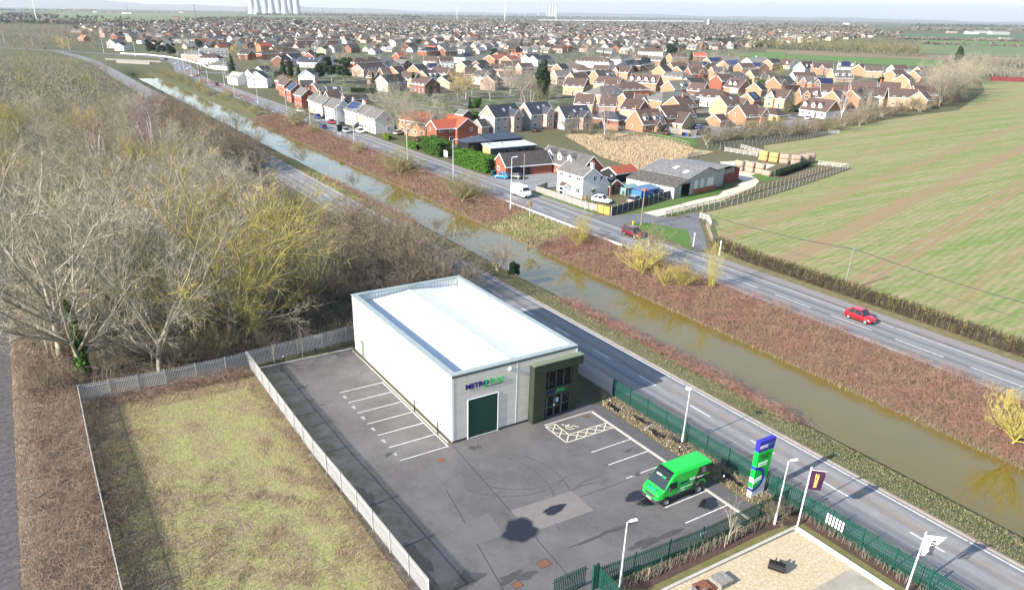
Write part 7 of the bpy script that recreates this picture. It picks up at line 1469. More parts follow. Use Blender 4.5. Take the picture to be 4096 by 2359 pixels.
# singled out trees
iv = tree_d('ash0', 210, 925, 520, 'tall bare tree with ivy clad trunk left of the plot fence', wide=1.1, rz=.4)
V, F = leaf_cloud([(rv.uniform(-.12, .12), rv.uniform(-.12, .12), .4+.42*i, .50-.02*i, .50-.02*i, .45) for i in range(13)], 2400, .11, 5); put('ivy', np_mesh('ivy', V, F, LF['ivy']), iv)
tree_d('lichen0', 560, 850, 470, 'broad tree glowing with yellow lichen behind the palisade fence', wide=1.25, rz=2.0)
tree_d('lichen0', 640, 845, 640, 'smaller yellow lichened tree right of the broad yellow tree', wide=1.0, rz=4.0)
tree_d('ash1', 395, 918, 560, 'slender grey bare tree between the ivy clad and yellow trees', wide=1.0)
tree_d('ash2', 150, 880, 440, 'leaning pale bare tree at the left of the ivy clad tree', wide=1.2); tree_d('ash3', 300, 800, 430, 'pale bare tree behind the clearing, left of centre', wide=1.15); tree_d('ash1', 470, 780, 470, 'pale bare tree behind the slender grey tree', wide=1.2)
tree_d('oli0', 780, 760, 560, 'olive bare tree behind the white unit fence corner'); tree_d('birch0', 385, 430, 265, 'tall white stemmed birch rising from the middle of the wood', wide=1.0); tree_d('birch1', 250, 440, 300, 'white stemmed birch with purple twigs left of the tall birch', wide=1.1)
for i, (x, y) in enumerate(((-5.7, 24.5), (-8.9, 24.35), (-2.2, 24.9))): tree('sap0', x, y, (3.6, 2.6, 2.2)[i], ['white stemmed sapling inside the yard back fence', 'low sapling at the yard back corner', 'small sapling behind the yard near the unit'][i])
tree('sap0', 10.9, -22.2, 3.4, 'staked young tree at the green compound fence, nearest the lamp'); tree('haw0', 16.0, -20.3+.0-1.9, 2.0, 'bare shrub at the fence corner below the plum flag', wide=.9)
for i, (x, y) in enumerate(((3.2, -22.2), (11.6, -22.3), (10.4, -22.4))): tag(MB().cbox((0, 0, 0), .07, .07, 1.1).cbox((.0, 0, .7), .16, .05, .05).build('tree_stake', wood_pale, loc=(x, y, 0)), ['wooden stake in the mulch near the green gate', 'right wooden stake by the young tree', 'left wooden stake by the young tree'][i], 'stake')
for i, (x, y, k, h) in enumerate(((-24.5, 30.5, 'grey0', 2.4), (-18.6, 28.3, 'grey0', 3.0), (-16.4, 30.6, 'haw0', 3.4), (-14.2, 28.0, 'oli0', 3.6), (-21.6, 33.2, 'haw2', 3.2), (-30.4, 29.0, 'haw1', 2.6))): tree(k, x, y, h, ['low grey shrub in the dark clearing behind the plot fence', 'grey shrub behind the plot fence, right of the clearing', 'brown shrub behind the plot fence near the slender tree', 'olive shrub behind the fence below the broad yellow tree', 'brown shrub at the back of the dark clearing', 'brown shrub between the cinder track and the ivy clad tree'][i], None, None, None, 1.1)
# near bank and far bank shrubs
tree_d('grey0', 1230, 668, 600, 'rounded grey bare shrub on the near canal bank', wide=1.3, z=-.3); tree_d('ever0', 1268, 682, 640, 'small dark evergreen shrub beside the grey shrub on the canal bank', wide=.8, z=-.4)
for bx, by, ty, k, lb, w in ((985, 430, 374, 'olib0', 'olive domed shrub on the far bank opposite the clipped hedge', 1.5), (1140, 494, 436, 'olib0', 'olive domed shrub on the far bank, right of the other dome', 1.5), (1432, 608, 540, 'yelb0', 'yellow olive shrub on the far bank left of the red people carrier', 1.0), (1580, 675, 598, 'yelb0', 'large yellow shrub beside the main road below the junction', 1.25), (1600, 650, 560, 'grey0', 'pale thin shrub rising behind the large yellow shrub', .8), (1640, 705, 655, 'yelb0', 'smaller yellow shrub, left of the yellow pair on the far bank', 1.0),
    (1682, 712, 648, 'yelb0', 'smaller yellow shrub, right of the yellow pair on the far bank', .9), (1757, 720, 625, 'tall0', 'tall thin yellow stemmed shrub on the far bank', .9), (2510, 1090, 985, 'yelb0', 'yellow shrub on the far bank at the right frame edge', 1.1), (1318, 603, 570, 'red0', 'purple brown bush at the grassy gap of the far bank', 1.1), (888, 378, 350, 'olib0', 'olive shrub on the far bank by the silver car', 1.1), (735, 312, 268, 'olib0', 'olive shrub on the far bank opposite the red brick terraces', 1.3), (775, 330, 305, 'olib0', 'low olive shrub on the far bank below the blue car', 1.2)):
    tree_d(k, bx, by, ty, lb, None, w, -.6)
GRB = 'olive shrubs along the distant far bank'
for i in range(26):
    y = 235+i*9+rnd.uniform(-3, 3); tree(rnd.choice(('olib0', 'haw1', 'oli0')), rnd.uniform(46, 53), y, rnd.uniform(2.2, 4.2), 'olive brown shrub lining the distant far bank of the canal', None, GRB, None, 1.2, -.6)
for i, (x, y, k, h) in enumerate(((33.2, 108, 'grey0', 2.6), (32.8, 142, 'haw0', 3.4), (31.5, 205, 'oli0', 6.5), (30.5, 175, 'haw2', 4.0), (32.5, 66, 'grey0', 2.2), (33.0, 60, 'sap0', 2.6))): tree(k, x, y, h, ['small bare shrub over the water on the near bank', 'dark bare shrub on the near bank farther along', 'bare tree leaning over the far canal reach', 'dark shrub on the near bank before the leaning tree', 'grey bush on the near bank opposite the olive domes', 'thin sapling standing at the near water edge'][i], None, None, None, 1.2, -.5)
# the wood
for i in range(46): tree(rnd.choice(('haw0', 'haw1', 'haw2', 'haw1')), rnd.uniform(14.5, 19), 131+i*2.7, rnd.uniform(6.2, 7.4), 'brown bare shrub screening the lane beyond its open stretch', None, 'bare shrubs screening the distant lane', None, 1.25)
for i in range(22): tree(rnd.choice(('haw0', 'haw1', 'haw2', 'grey0')), rnd.uniform(15.5, 19.2), 31+i*1.75, rnd.uniform(5.0, 6.6), 'brown bare shrub overhanging the lane behind the white unit', None, 'bare shrubs overhanging the lane', None, 1.35)
WOOD = 'bare trees of the wood left of the lane'; SHR = 'bare shrubs of the wood left of the lane'
def in_clear(x, y): return (-31.5 < x < -15 and 25 < y < 34)
rw = random.Random(21); nW = 0; y = 28.5
LB = {'ash': 'pale grey bare tree inside the dense wood', 'oli': 'olive tinted bare tree inside the dense wood', 'haw': 'dark brown bare shrub inside the dense wood', 'grey': 'grey bare shrub inside the dense wood', 'birch': 'white stemmed birch inside the dense wood', 'lichen': 'yellow green lichened tree inside the dense wood'}
while y < 250:
    st = 5.6+y*.02; xl = -33 if y < 95 else -36-(y-95)*.55; x = xl+rw.uniform(0, st); xr = 17.5
    while x < xr:
        px = x+rw.uniform(-1.5, 1.5); py = y+rw.uniform(-1.5, 1.5); near_unit = px > -8 and py < 70; right = px > 8
        if not in_clear(px, py) and not (py < 34 and rw.random() < .5):
            if right: k = rw.choice(('haw0', 'haw1', 'haw2', 'grey0')); h = rw.uniform(4.2, 5.4) if py < 70 else rw.uniform(2.2, 3.4) if py < 125 else rw.uniform(5.0, 6.4)
            elif near_unit: k = rw.choice(('haw0', 'haw1', 'haw2', 'grey0', 'oli0')); h = rw.uniform(4.0, 5.8)
            elif py < 60: k = rw.choice(('haw0', 'grey0', 'haw2', 'ash0', 'oli0', 'ash3')); h = rw.uniform(3, 5) if k[0] in 'hg' else rw.uniform(7, 9.5)
            else: k = rw.choice(('ash0', 'ash1', 'ash2', 'ash3', 'ash2', 'oli0', 'oli0', 'haw0', 'grey0', 'haw2') if rw.random() > .06 else ('lichen0',)); h = rw.uniform(6.5, 9.5) if k[0] not in 'hg' else rw.uniform(4.5, 6.5)
            kk = k.rstrip('0123'); tree(k, px, py, h, LB[kk], None, SHR if kk in ('haw', 'grey') else WOOD, None, rw.uniform(1.25, 1.6)); nW += 1
        x += st
    y += st*.9
# the far part of the wood reads as one mass
def mass(name, spots, mat, label, seeds=(1, 2, 3), H=9):
    T = [np.array(sum(grow(s+90, H, trunk=.15, nl=8, n2=5, n3=5, n4=0, spread=.95, r0=.42, up=.2, tw=1.5), [])) for s in seeds]; out = []
    for i, (x, y, s) in enumerate(spots):
        t = T[i % len(T)].copy(); a = rw.uniform(0, 6.28); c, n = math.cos(a), math.sin(a)
        for o in (0, 3):
            u, w_ = t[:, o].copy(), t[:, o+1].copy(); t[:, o] = (u*c-w_*n)*s*1.35+x; t[:, o+1] = (u*n+w_*c)*s*1.35+y; t[:, o+2] *= s
        t[:, 6:] *= s; out.append(t)
    return stuff(name, twig_mesh(name, np.concatenate(out), mat, 3, .09), label)
sp = []; y = 252.0
while y < 520:
    x = -34-(y-95)*.55
    while x < 19: sp.append((x+rw.uniform(-3, 3), y+rw.uniform(-3, 3), rw.uniform(.8, 1.1) if x < 2 else rw.uniform(.5, .65))); x += 12.5 if x < 6 else 7
    y += 12
mass('far_wood', [p for i, p in enumerate(sp) if i % 2], BK_['ash'], 'distant pale crowns of the wood reading as one mass'); mass('far_wood', [p for i, p in enumerate(sp) if not i % 2], BK_['oli'], 'distant olive crowns of the wood reading as one mass', (4, 5))
# far side gardens and village trees: (kind, base x, base y, top y) in the 2528 px view
VT = [('cypr0', 1337, 245, 148, 'tall dark cypress in front of the estate'), ('cone0', 700, 185, 142, 'dark conifer left of the slate roofs'), ('cypr0', 718, 190, 148, 'dark conifer behind the white gables'), ('pine0', 820, 205, 138, 'group of dark pines behind the terraces, left tree'), ('pine0', 850, 208, 140, 'group of dark pines behind the terraces, right tree'), ('ever0', 790, 195, 150, 'dark evergreen left of the pines'), ('cone0', 738, 192, 160, 'rounded dark conifer beside the red brick terrace'),
      ('cone0', 922, 232, 182, 'slender dark spruce behind the white terraces'), ('cone0', 990, 222, 178, 'conifer in the gardens, left of the willow'), ('cone0', 1022, 225, 180, 'conifer in the gardens beside the willow'), ('cypr0', 1062, 240, 210, 'small conifer near the glasshouse'), ('will0', 1130, 245, 180, 'golden willow between the village and the roadside'), ('will0', 1165, 235, 178, 'golden willow behind the birch'), ('birch0', 1150, 245, 178, 'white birch in front of the golden willows'), ('ash1', 960, 300, 210, 'large bare tree above the terraces near end'), ('ash2', 985, 330, 205, 'large bare tree left of the red pantiled house'),
      ('ash3', 1005, 345, 240, 'bare tree at the roadside with ivy at its foot'), ('ash0', 1062, 345, 240, 'ivy stemmed bare tree in front of the red roofed house'), ('ash2', 1210, 245, 175, 'bare tree group left of the tall cypress'), ('ash3', 1260, 235, 165, 'bare tree left of the estate'), ('ash1', 1290, 240, 165, 'bare tree just left of the tall cypress'), ('birch1', 1302, 300, 212, 'thin white birch before the new houses'), ('oli0', 1330, 262, 205, 'pale olive bare tree below the cypress'), ('birch0', 1490, 345, 240, 'white bare birch near the dormer house'), ('haw0', 1405, 330, 285, 'dark bare shrub mass by the dry grass, left'), ('haw1', 1455, 335, 290, 'dark bare shrub mass by the dry grass, middle'), ('haw2', 1500, 350, 305, 'dark bare shrub mass by the dry grass, near the new houses'),
      ('bush0', 1178, 268, 240, 'bright round evergreen behind the red roofed house'), ('cone0', 1160, 268, 243, 'dark columnar conifer beside the round evergreen'), ('ever0', 1655, 140, 105, 'large dark evergreen tree at the back of the estate'), ('cypr0', 1665, 138, 100, 'dark cypress at the back of the estate'), ('cone0', 1705, 150, 128, 'small conifer right of the large evergreen'), ('cypr0', 2360, 170, 115, 'leaning tall evergreen at the field corner'), ('ash0', 1560, 155, 105, 'bare tree at the village middle'), ('ash2', 1450, 150, 105, 'bare tree left of the village middle'), ('oli0', 1540, 270, 240, 'olive bare tree inside the estate'),
      ('lichen0', 1925, 190, 158, 'yellowish bare tree at the estate back row'), ('gold0', 1908, 300, 285, 'golden conifer by the buff house, left'), ('gold0', 1922, 302, 287, 'golden conifer by the buff house, right'), ('bush0', 1790, 305, 292, 'round clipped bush by the orange garage'), ('bush0', 1835, 308, 300, 'bright bush beside the estate road'), ('pine0', 375, 140, 96, 'dark pines at the road bend, left tree'), ('pine0', 400, 142, 98, 'dark pines at the road bend, middle tree'), ('pine0', 425, 145, 106, 'dark pines at the road bend, right tree'),
      ('ever0', 495, 122, 95, 'broad dark evergreen among the far houses'), ('cone0', 575, 185, 140, 'dark spruce beside the white houses'), ('will0', 578, 145, 110, 'golden willow by the far houses'), ('will0', 160, 130, 90, 'golden tree at the far left beyond the bend'), ('ash1', 240, 105, 60, 'bare tree at the far bend'), ('ash0', 380, 95, 62, 'bare tree beyond the dark pines'), ('ever0', 190, 78, 62, 'dark evergreen far at the upper left'), ('cone0', 1195, 98, 84, 'pointed conifer in the far village'), ('ash2', 2130, 300, 228, 'bare tree in front of the field fence, left'), ('birch1', 2075, 295, 222, 'pale bare tree in front of the white dormered house')]
for k, bx, by, ty, lb in VT: tree_d(k, bx, by, ty, lb)
for k, x, y, h, lb, w in (('palm', 76.2, 70.6, 3.4, 'tall palm like cordyline behind the blue shed', 1), ('palm', 71.2, 70.4, 2.4, 'palm like cordyline by the white cottage wall', 1)):
    t = thing('cordyline', lb, 'tree', (x, y, 0)); MB().tube((0, 0, 0), (0, 0, h*.7), .12, .09, 6).build('trunk', BK_['trunk'], t); m = MB()
    for i in range(70):
        a = rnd.uniform(0, 6.28); e = rnd.uniform(-.3, 1.3); L2 = rnd.uniform(.6, .95); dx, dy, dz = math.cos(a)*math.cos(e), math.sin(a)*math.cos(e), math.sin(e); px_, py_ = -math.sin(a)*.05, math.cos(a)*.05; c = (0, 0, h*.72)
        m.face([(c[0]-px_, c[1]-py_, c[2]), (c[0]+px_, c[1]+py_, c[2]), (dx*L2, dy*L2, c[2]+dz*L2-.1)])
    m.build('leaves', LF['ivy'], t)
BELT = 'bare shrubs of the belt along the crop field'
for i in range(34):
    q = i/33; bx = 1745+q*620; by = 362-q*60 if q < .45 else 335-(q-.45)*140; b = ground(bx*SC, (by-rnd.uniform(2, 14))*SC); tree(rnd.choice(('oli0', 'haw2', 'haw1', 'grey0')), b[0], b[1], rnd.uniform(3.5, 6.5), 'olive bare shrub in the belt between the estate and the crop field', None, BELT, None, 1.3)
BIG = 'tall bare trees at the corner of the crop field'
for i in range(16):
    q = rnd.random(); b = ground((2290+q*110+rnd.uniform(-15, 15))*SC, (272-q*72)*SC); tree(rnd.choice(('ash0', 'ash1', 'ash2', 'oli0', 'birch0')), b[0], b[1], rnd.uniform(12, 17), 'tall bare tree in the clump at the crop field corner', None, BIG, None, 1.2)
vm = []
while len(vm) < 155:
    b = ground(rnd.uniform(330, 1950)*SC, (76+120*rnd.random()**1.6)*SC)
    if b[0] > 75: vm.append((b[0], b[1], rnd.uniform(.6, 1.15)))
mass('garden_trees', vm, BK_['haw'], 'bare garden trees massed through the middle of the village', (10, 11), 8)
mass('field_edge_trees', [(*ground((2360+170*q)*SC, (176+26*q)*SC)[:2], rnd.uniform(.7, 1.1)) for q in [i/17 for i in range(18)]]+[(*ground((2350+180*q)*SC, (160+6*q)*SC)[:2], rnd.uniform(.8, 1.3)) for q in [i/15 for i in range(16)]], BK_['ash'], 'row of bare trees along the far right field edge', (12, 13))
fb = []
for i in range(42):
    q = (i+rnd.random())/42; b = ground((1850+q*420)*SC, (120+q*22-rnd.uniform(1, 3.5))*SC); fb.append((b[0], b[1], rnd.uniform(1.3, 1.8)))
mass('tree_belt', fb, BK_['oli'], 'long belt of bare trees beyond the green strip', (6, 7))
ES = 'garden shrubs between the estate houses'
for i in range(64):
    b = ground(rnd.uniform(1330, 2270)*SC, (rnd.uniform(165, 300) if i % 2 else rnd.uniform(180, 250))*SC)
    if b[0] > 95 and b[1] > 122+.05*b[0]: tree(rnd.choice(('haw0', 'oli0', 'ash1', 'bush0', 'ever0', 'haw1')), b[0], b[1], rnd.uniform(2.2, 4.6), 'garden shrub between the estate houses', None, ES, None, 1.1)
GV = 'bare garden trees among the village houses'
for i in range(75):
    bx = rnd.uniform(620, 1900); f_ = rnd.random(); by = 100+f_*f_*130; b = ground(bx*SC, by*SC)
    if (b[0] < 66) or b[1] < 60: continue
    tree(rnd.choice(('ash0', 'ash1', 'ash2', 'ash3', 'oli0', 'haw0', 'birch0', 'cypr0', 'ever0', 'ash1')), b[0], b[1], rnd.uniform(5, 9.5), 'garden tree among the village roofs', None, GV, None, 1.2)
RF = 'bare roadside shrubs beyond the terraces'
for i in range(30):
    b = ground(rnd.uniform(440, 720)*SC, rnd.uniform(135, 205)*SC)
    if b[0] > 72: tree(rnd.choice(('ash1', 'oli0', 'haw0')), b[0], b[1], rnd.uniform(4, 8), 'bare garden tree beyond the terraces near the bend', None, RF)
ul = []
for i in range(78): b = ground((rnd.uniform(-10, 520) if i < 40 else rnd.uniform(-10, 300))*SC, rnd.uniform(68, 128)*SC); ul.append((b[0], b[1], rnd.uniform(1.0, 1.6)))
mass('bend_trees', ul, BK_['ash'], 'bare trees massed beyond the far road bend', (8, 9))
# hedges
def hedge(name, pts, w, h, mat, n, size, label, parts=None, wallmat=None):
    t = thing(name, label, 'hedge', (pts[0][0], pts[0][1], 0)); r = np.random.default_rng(hash_(label)); x0, y0 = pts[0]; L = []
    for i in range(len(pts)-1):
        a, b = pts[i], pts[i+1]; d = math.dist(a, b); m = max(2, int(d/(w*.35)))
        for k in range(m):
            q = (k+.5)/m
            for zz in np.arange(.35, h, .6):
                for s in (-.28, .28): L.append((a[0]+(b[0]-a[0])*q-x0-s*w*(b[1]-a[1])/d+r.uniform(-.15, .15), a[1]+(b[1]-a[1])*q-y0+s*w*(b[0]-a[0])/d, min(zz, h-.35)+r.uniform(-.15, .15), w*.30, w*.30, .45))
    V, F = leaf_cloud(L, n, size, hash_(label)+1); put('foliage', np_mesh('foliage', V, F, mat), t); core = MB()
    for i in range(len(pts)-1):
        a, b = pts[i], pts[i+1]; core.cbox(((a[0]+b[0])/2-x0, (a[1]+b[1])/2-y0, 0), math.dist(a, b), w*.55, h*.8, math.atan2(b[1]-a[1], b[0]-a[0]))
    core.build('dark_core', M('hedge_core', (.012, .018, .008), .95), t); return t  # solid dark core box filling the hedge behind its leaves
hedge('conifer_hedge', [(67.0, 119.6), (67.2, 110), (67.4, 104.2)], 4.2, 3.7, LF['bright'], 22000, .13, 'tall bright green conifer hedge beside the sky blue hatchback'); hedge('conifer_hedge', [(68.4, 141), (67.8, 135), (67.4, 128.8)], 4.4, 4.0, LF['mid'], 15000, .14, 'tall darker green hedge left of the notice board')
hedge('laurel_hedge', [(65.8, 148), (66.2, 142)], 2.0, 1.6, LF['bright'], 3000, .13, 'low bright laurel hedge left of the tall darker hedge'); hedge('laurel_hedge', [(66.2, 165.5), (66.4, 161.5)], 1.8, 1.5, LF['lime'], 1600, .13, 'low lime green shrub hedge at the terrace end'); hedge('privet_hedge', [(67, 224), (67.2, 217)], 1.6, 1.3, LF['dark'], 1500, .12, 'low dark hedge outside the cream terraces')
for (n, a, b, h, lb) in ((2, (95, 755), (240, 760), 3, 'dark garden hedge behind the white gable house'), (2, (940, 915), (1110, 920), 2.2, 'dark garden hedge by the summerhouse'), (2, (1960, 1160), (2190, 1170), 2.6, 'green garden hedge behind the leftmost new house'), (4, (165, 1120), (330, 1105), 1.6, 'clipped dark hedge by the estate road')):
    A, B = ground(*R(n, *a))[:2], ground(*R(n, *b))[:2]; hedge('garden_hedge', [A, B], 2.0, h, LF['mid'] if 'green' in lb else LF['dark'], 2200, .16, lb)
def twig_strip(pts, w, h, n, seed, lean=.5, r=.018, zf=None, ln=(.6, 1.4), down=False):
    "n arching stems scattered over a strip -> segments"
    r_ = np.random.default_rng(seed); pts = np.asarray(pts, float); d = np.diff(pts, axis=0); L = np.linalg.norm(d, axis=1); cum = np.concatenate([[0], np.cumsum(L)]); s = r_.uniform(0, cum[-1], n); i = np.clip(np.searchsorted(cum, s)-1, 0, len(L)-1)
    q = (s-cum[i])/L[i]; p = pts[i]+d[i]*q[:, None]; nn = np.stack([-d[i, 1], d[i, 0]], 1)/L[i][:, None]; off = r_.uniform(-.5, .5, n)*w; p = p+nn*off[:, None]; z = np.zeros(n) if zf is None else zf(p[:, 0], p[:, 1]); H = h*r_.uniform(.5, 1.0, n)*((1.0+.55*np.sin(p[:, 0]*1.3+2.2*np.sin(p[:, 1]*.55))*np.sin(p[:, 1]*.83+1.7*np.sin(p[:, 0]*.9))) if down else 1.0)
    a = np.column_stack([p, z]); az = r_.uniform(0, 6.283, n); l = r_.uniform(*ln, n)
    b = a+np.column_stack([np.cos(az)*l*lean*.5, np.sin(az)*l*lean*.5, H]); c = b+np.column_stack([np.cos(az)*l*lean, np.sin(az)*l*lean, r_.uniform(-.5, .25, n)*l*(1 if down else .4)])
    return np.concatenate([np.column_stack([a, b, np.full(n, r), np.full(n, r*.8)]), np.column_stack([b, c, np.full(n, r*.8), np.full(n, r*.4)])])
BK_['hdg'] = bark('twigs_hedge', (.135, .112, .078), (.09, .075, .052))
fh = thing('field_hedge', 'long dark bare hawthorn hedge between the footpath and the crop field', 'hedge', (0, 0, 0)); HP = [(68.6, 33.5), (67.2, 24), (67.4, 8), (67.0, -20), (67.0, -60)]
put('stems', twig_mesh('stems', twig_strip(HP, 2.3, 1.8, 15000, 5, .35, .018, None, (.4, .9)), BK_['hdg'], 3, .016), fh); put('lichened_stems', twig_mesh('lichened_stems', twig_strip(HP, 1.6, 1.9, 1300, 6, .4, .026, None, (.4, .9)), BK_['lichen']), fh)
core = MB(); [core.cbox(((HP[i][0]+HP[i+1][0])/2, (HP[i][1]+HP[i+1][1])/2, 0), math.dist(HP[i], HP[i+1]), 1.2, 1.0, math.atan2(HP[i+1][1]-HP[i][1], HP[i+1][0]-HP[i][0])) for i in range(4)]; core.build('dark_core', BK_['hdg'], fh)  # solid core boxes added to make the hedge denser and darker
V, F = leaf_cloud([(67.3+rnd.uniform(-.6, .6), y, .6, .7, .9, .5) for y in np.arange(-58, 32, .7)], 9000, .12, 9); put('leaf_litter', np_mesh('leaf_litter', V, F, BK_['hdg']), fh)
# brambles on the canal banks: too many to count
def bank_z(x, y): return np.interp(x, [27.5, 29, 30.5, 32, 33, 33.8, 44.4, 46, 48, 50, 52, 53.6], [0, -.10, -.50, -1.05, -1.50, -1.92, -2.0, -1.7, -1.25, -.8, -.35, 0])
def bramble_mat():
    t = NT('bramble_stems'); v = t.co(); a = t.noise(v, .22, 5, .7); b = t.noise(v, 2.5, 4, .7)
    col = t.mix(t.ramp(a, [(0.36, 0.0), (0.62, 1.0)]), (.300, .150, .118), (.285, .190, .130)); col = t.mix(t.ramp(b, [(0.35, 0.0), (0.75, 1.0)]), col, (.185, .112, .095)); return t.done(col, .9, .15)
bmat = bramble_mat()
def bank(name, lo, hi, xr, n, h, label, seed, mat=bmat, r=.014, ln=(.6, 1.3)):
    segs = twig_strip([((xr[0]+xr[1])/2, lo), ((xr[0]+xr[1])/2, hi)], xr[1]-xr[0], h, n, seed, .9, r, bank_z, ln, True); return stuff(name, twig_mesh(name, segs, mat, 3, r*2), label)
bank('far_bank_brambles', -45, 52, (44.6, 53.9), 42000, 1.0, 'red brown bramble thicket covering the far canal bank', 31)
bank('distant_bank_brambles', 68, 235, (44.8, 54.0), 24000, 1.0, 'red brown bramble thicket along the distant far bank', 32, r=.022, ln=(.7, 1.5))
for k, (lo, hi, x0, x1, n) in enumerate(((-12, 27, 30.8, 34.4, 5200), (-4, 20, 31.2, 34.6, 2600), (72, 118, 30.2, 32.6, 3000))): bank('near_bank_brambles', lo, hi, (x0, x1), n, .8, ['low red brown bramble patch on the near bank', 'denser bramble core of the near bank patch', 'dark bramble fringe on the distant near bank'][k], 40+k)
# grass
def grass_mat(n, c1, c2, c3): 
    t = NT(n); v = t.co(); a = t.noise(v, .30, 5, .7); b = t.noise(v, 3.0, 3, .7); col = t.mix(t.ramp(a, [(0.40, 0.0), (0.60, 1.0)]), c1, c2); return t.done(t.mix(t.ramp(b, [(0.4, 0.0), (0.7, .8)]), col, c3), .9, .15)
def tufts(name, poly, n, h, w, mat, label, seed, zf=None, dens=None):
    r = np.random.default_rng(seed); P = np.asarray(poly, float); lo, hi = P.min(0), P.max(0); pts = np.zeros((0, 2))
    while len(pts) < n:
        q = r.uniform(lo, hi, (n*2, 2)); inside = np.zeros(len(q), bool)
        for i in range(len(P)):
            a, b = P[i], P[(i+1) % len(P)]; c = ((a[1] > q[:, 1]) != (b[1] > q[:, 1])); inside ^= c & (q[:, 0] < (b[0]-a[0])*(q[:, 1]-a[1])/np.where(b[1] == a[1], 1e-9, b[1]-a[1])+a[0])
        q = q[inside]
        if dens is not None: q = q[r.uniform(size=len(q)) < dens(q[:, 0], q[:, 1])]
        pts = np.concatenate([pts, q])
    p = pts[:n]; z = np.zeros(n) if zf is None else zf(p[:, 0], p[:, 1]); az = r.uniform(0, 6.283, n); H = h*r.uniform(.35, 1.0, n); ln = r.uniform(.2, .9, n)*H; ww = w*r.uniform(.6, 1.3, n); t = np.column_stack([-np.sin(az)*ww, np.cos(az)*ww])
    a = np.column_stack([p-t, z]); b = np.column_stack([p+t, z]); c = np.column_stack([p[:, 0]+np.cos(az)*ln, p[:, 1]+np.sin(az)*ln, z+H]); return stuff(name, np_mesh(name, np.stack([a, b, c], 1).reshape(-1, 3), np.arange(3*n).reshape(-1, 3), mat), label)
vg_ = grass_mat('verge_grass', (.20, .225, .075), (.40, .33, .20), (.31, .29, .14)); tan = grass_mat('dead_grass', (.46, .37, .24), (.36, .27, .18), (.42, .32, .21)); scg = grass_mat('scrub_grass', (.35, .35, .125), (.44, .38, .20), (.26, .29, .08)); brk = grass_mat('dead_bracken', (.31, .205, .145), (.25, .165, .125), (.40, .30, .21))
tufts('verge_grass', [(27.4, -60), (33.6, -60), (33.8, 0), (33.6, 80), (33, 160), (27.4, 160)], 130000, .20, .010, vg_, 'rough grass verge between the lane and the canal', 51, bank_z)
tufts('bank_grass', [(45, 54), (53.6, 54), (53.6, 70), (45, 70)], 9000, .5, .05, vg_, 'grassy gap in the brambles of the far bank', 52, bank_z)
tufts('water_edge_grass', [(44.2, -60), (45.4, -60), (45.4, 240), (44.2, 240)], 5000, .5, .03, brk, 'dry grass fringe at the far water edge', 53, bank_z)
PLOT = [(-27.6, -40), (-11.2, -40), (-11.6, 24.2), (-27.6, 24.4)]
sheet('scrub_plot', PLOT, M('scrub_soil', (.27, .265, .105), .95, (.25, .20, .12), .45, 6, bump=.9, bdist=.15, lo=.4, hi=.6), .012, label='scrubby plot of rough grass between the palisade fences')
tufts('scrub_grass', PLOT, 120000, .16, .015, scg, 'tussocky yellow green grass of the scrubby plot', 54)
patch = lambda x, y: np.sin(x*.9+1.7*np.sin(y*.45))*np.sin(y*.62+1.9*np.sin(x*.5+1))+.5*np.sin(x*2.1+y*.7)*np.sin(y*1.7-x*.4)
edge = lambda x, y: np.clip(.75*np.clip((-21.0-x)/4.5, 0, 1)*(.35+.65*(patch(x*1.3, y*1.3+5) > -.1))+.9*(np.abs(x+19.2)/8.6)**4+.9*(np.abs(y-22.5) < 2.5)+1.1*np.clip(patch(x, y)-.25, 0, 1)*(1-.5*((x > -23) & (x < -15) & (y > 3) & (y < 20))), 0.012, 1)
tufts('dead_bracken', PLOT, 70000, .36, .014, brk, 'brown dead bracken and stalks in the scrubby plot', 55, None, edge)
stuff('bramble_scrub', twig_mesh('bramble_scrub', np.concatenate([twig_strip([(-27.5, 24), (-27.5, -30)], 3.5, .6, 3000, 56, .9, .013, None, (.5, 1.2), True), twig_strip([(-27, 23.4), (-12, 23.2)], 2.2, .6, 1600, 57, .9, .013, None, (.5, 1.2), True), twig_strip([(-12.3, 20), (-11.6, -18)], 1.6, .5, 1200, 58, .9, .012, None, (.4, 1.0), True), twig_strip([(-22, 6), (-17, -25)], 9, .5, 1300, 59, .9, .013, None, (.5, 1.2), True)]), BK_['red'], 3, .0115), 'tangled bramble stems at the edges of the scrubby plot')
WEST = [(-33.4, -40), (-27.9, -40), (-27.9, 24.5), (-30, 60), (-33.6, 60)]
sheet('west_verge', WEST, M('bracken_soil', (.15, .105, .075), .95, (.22, .175, .115), .5, 5, bump=.9, bdist=.15), .012, label='brown bracken verge between the cinder track and the plot fence')
tufts('west_bracken', WEST, 50000, .36, .014, grass_mat('west_bracken', (.33, .23, .175), (.46, .37, .25), (.27, .18, .14)), 'tangled brown bracken and dry grass beside the cinder track', 60)
stuff('west_brambles', twig_mesh('west_brambles', twig_strip([(-30.3, 58), (-30.3, -30)], 5, .8, 6500, 61, .9, .014, None, (.5, 1.3), True), BK_['red'], 3, .012), 'bramble tangle beside the cinder track')
stuff('wood_undergrowth', twig_mesh('wood_undergrowth', np.concatenate([twig_strip([(-8, 27), (-8, 72)], 50, 1.7, 15000, 62, .8, .017, None, (.7, 1.8)), twig_strip([(-10, 70), (-30, 200)], 60, 2.2, 9000, 63, .8, .03, None, (1, 2.4))]), BK_['haw'], 3, .05), 'brown twiggy undergrowth of the wood')
tufts('dry_grassland', [ground(*R(3, x, y))[:2] for x, y in [(520, 1340), (900, 1330), (1280, 1330), (1790, 1470), (1750, 1560), (1400, 1700), (900, 1560)]], 26000, .9, .09, tan, 'tall pale dry grass behind the old barn', 64)
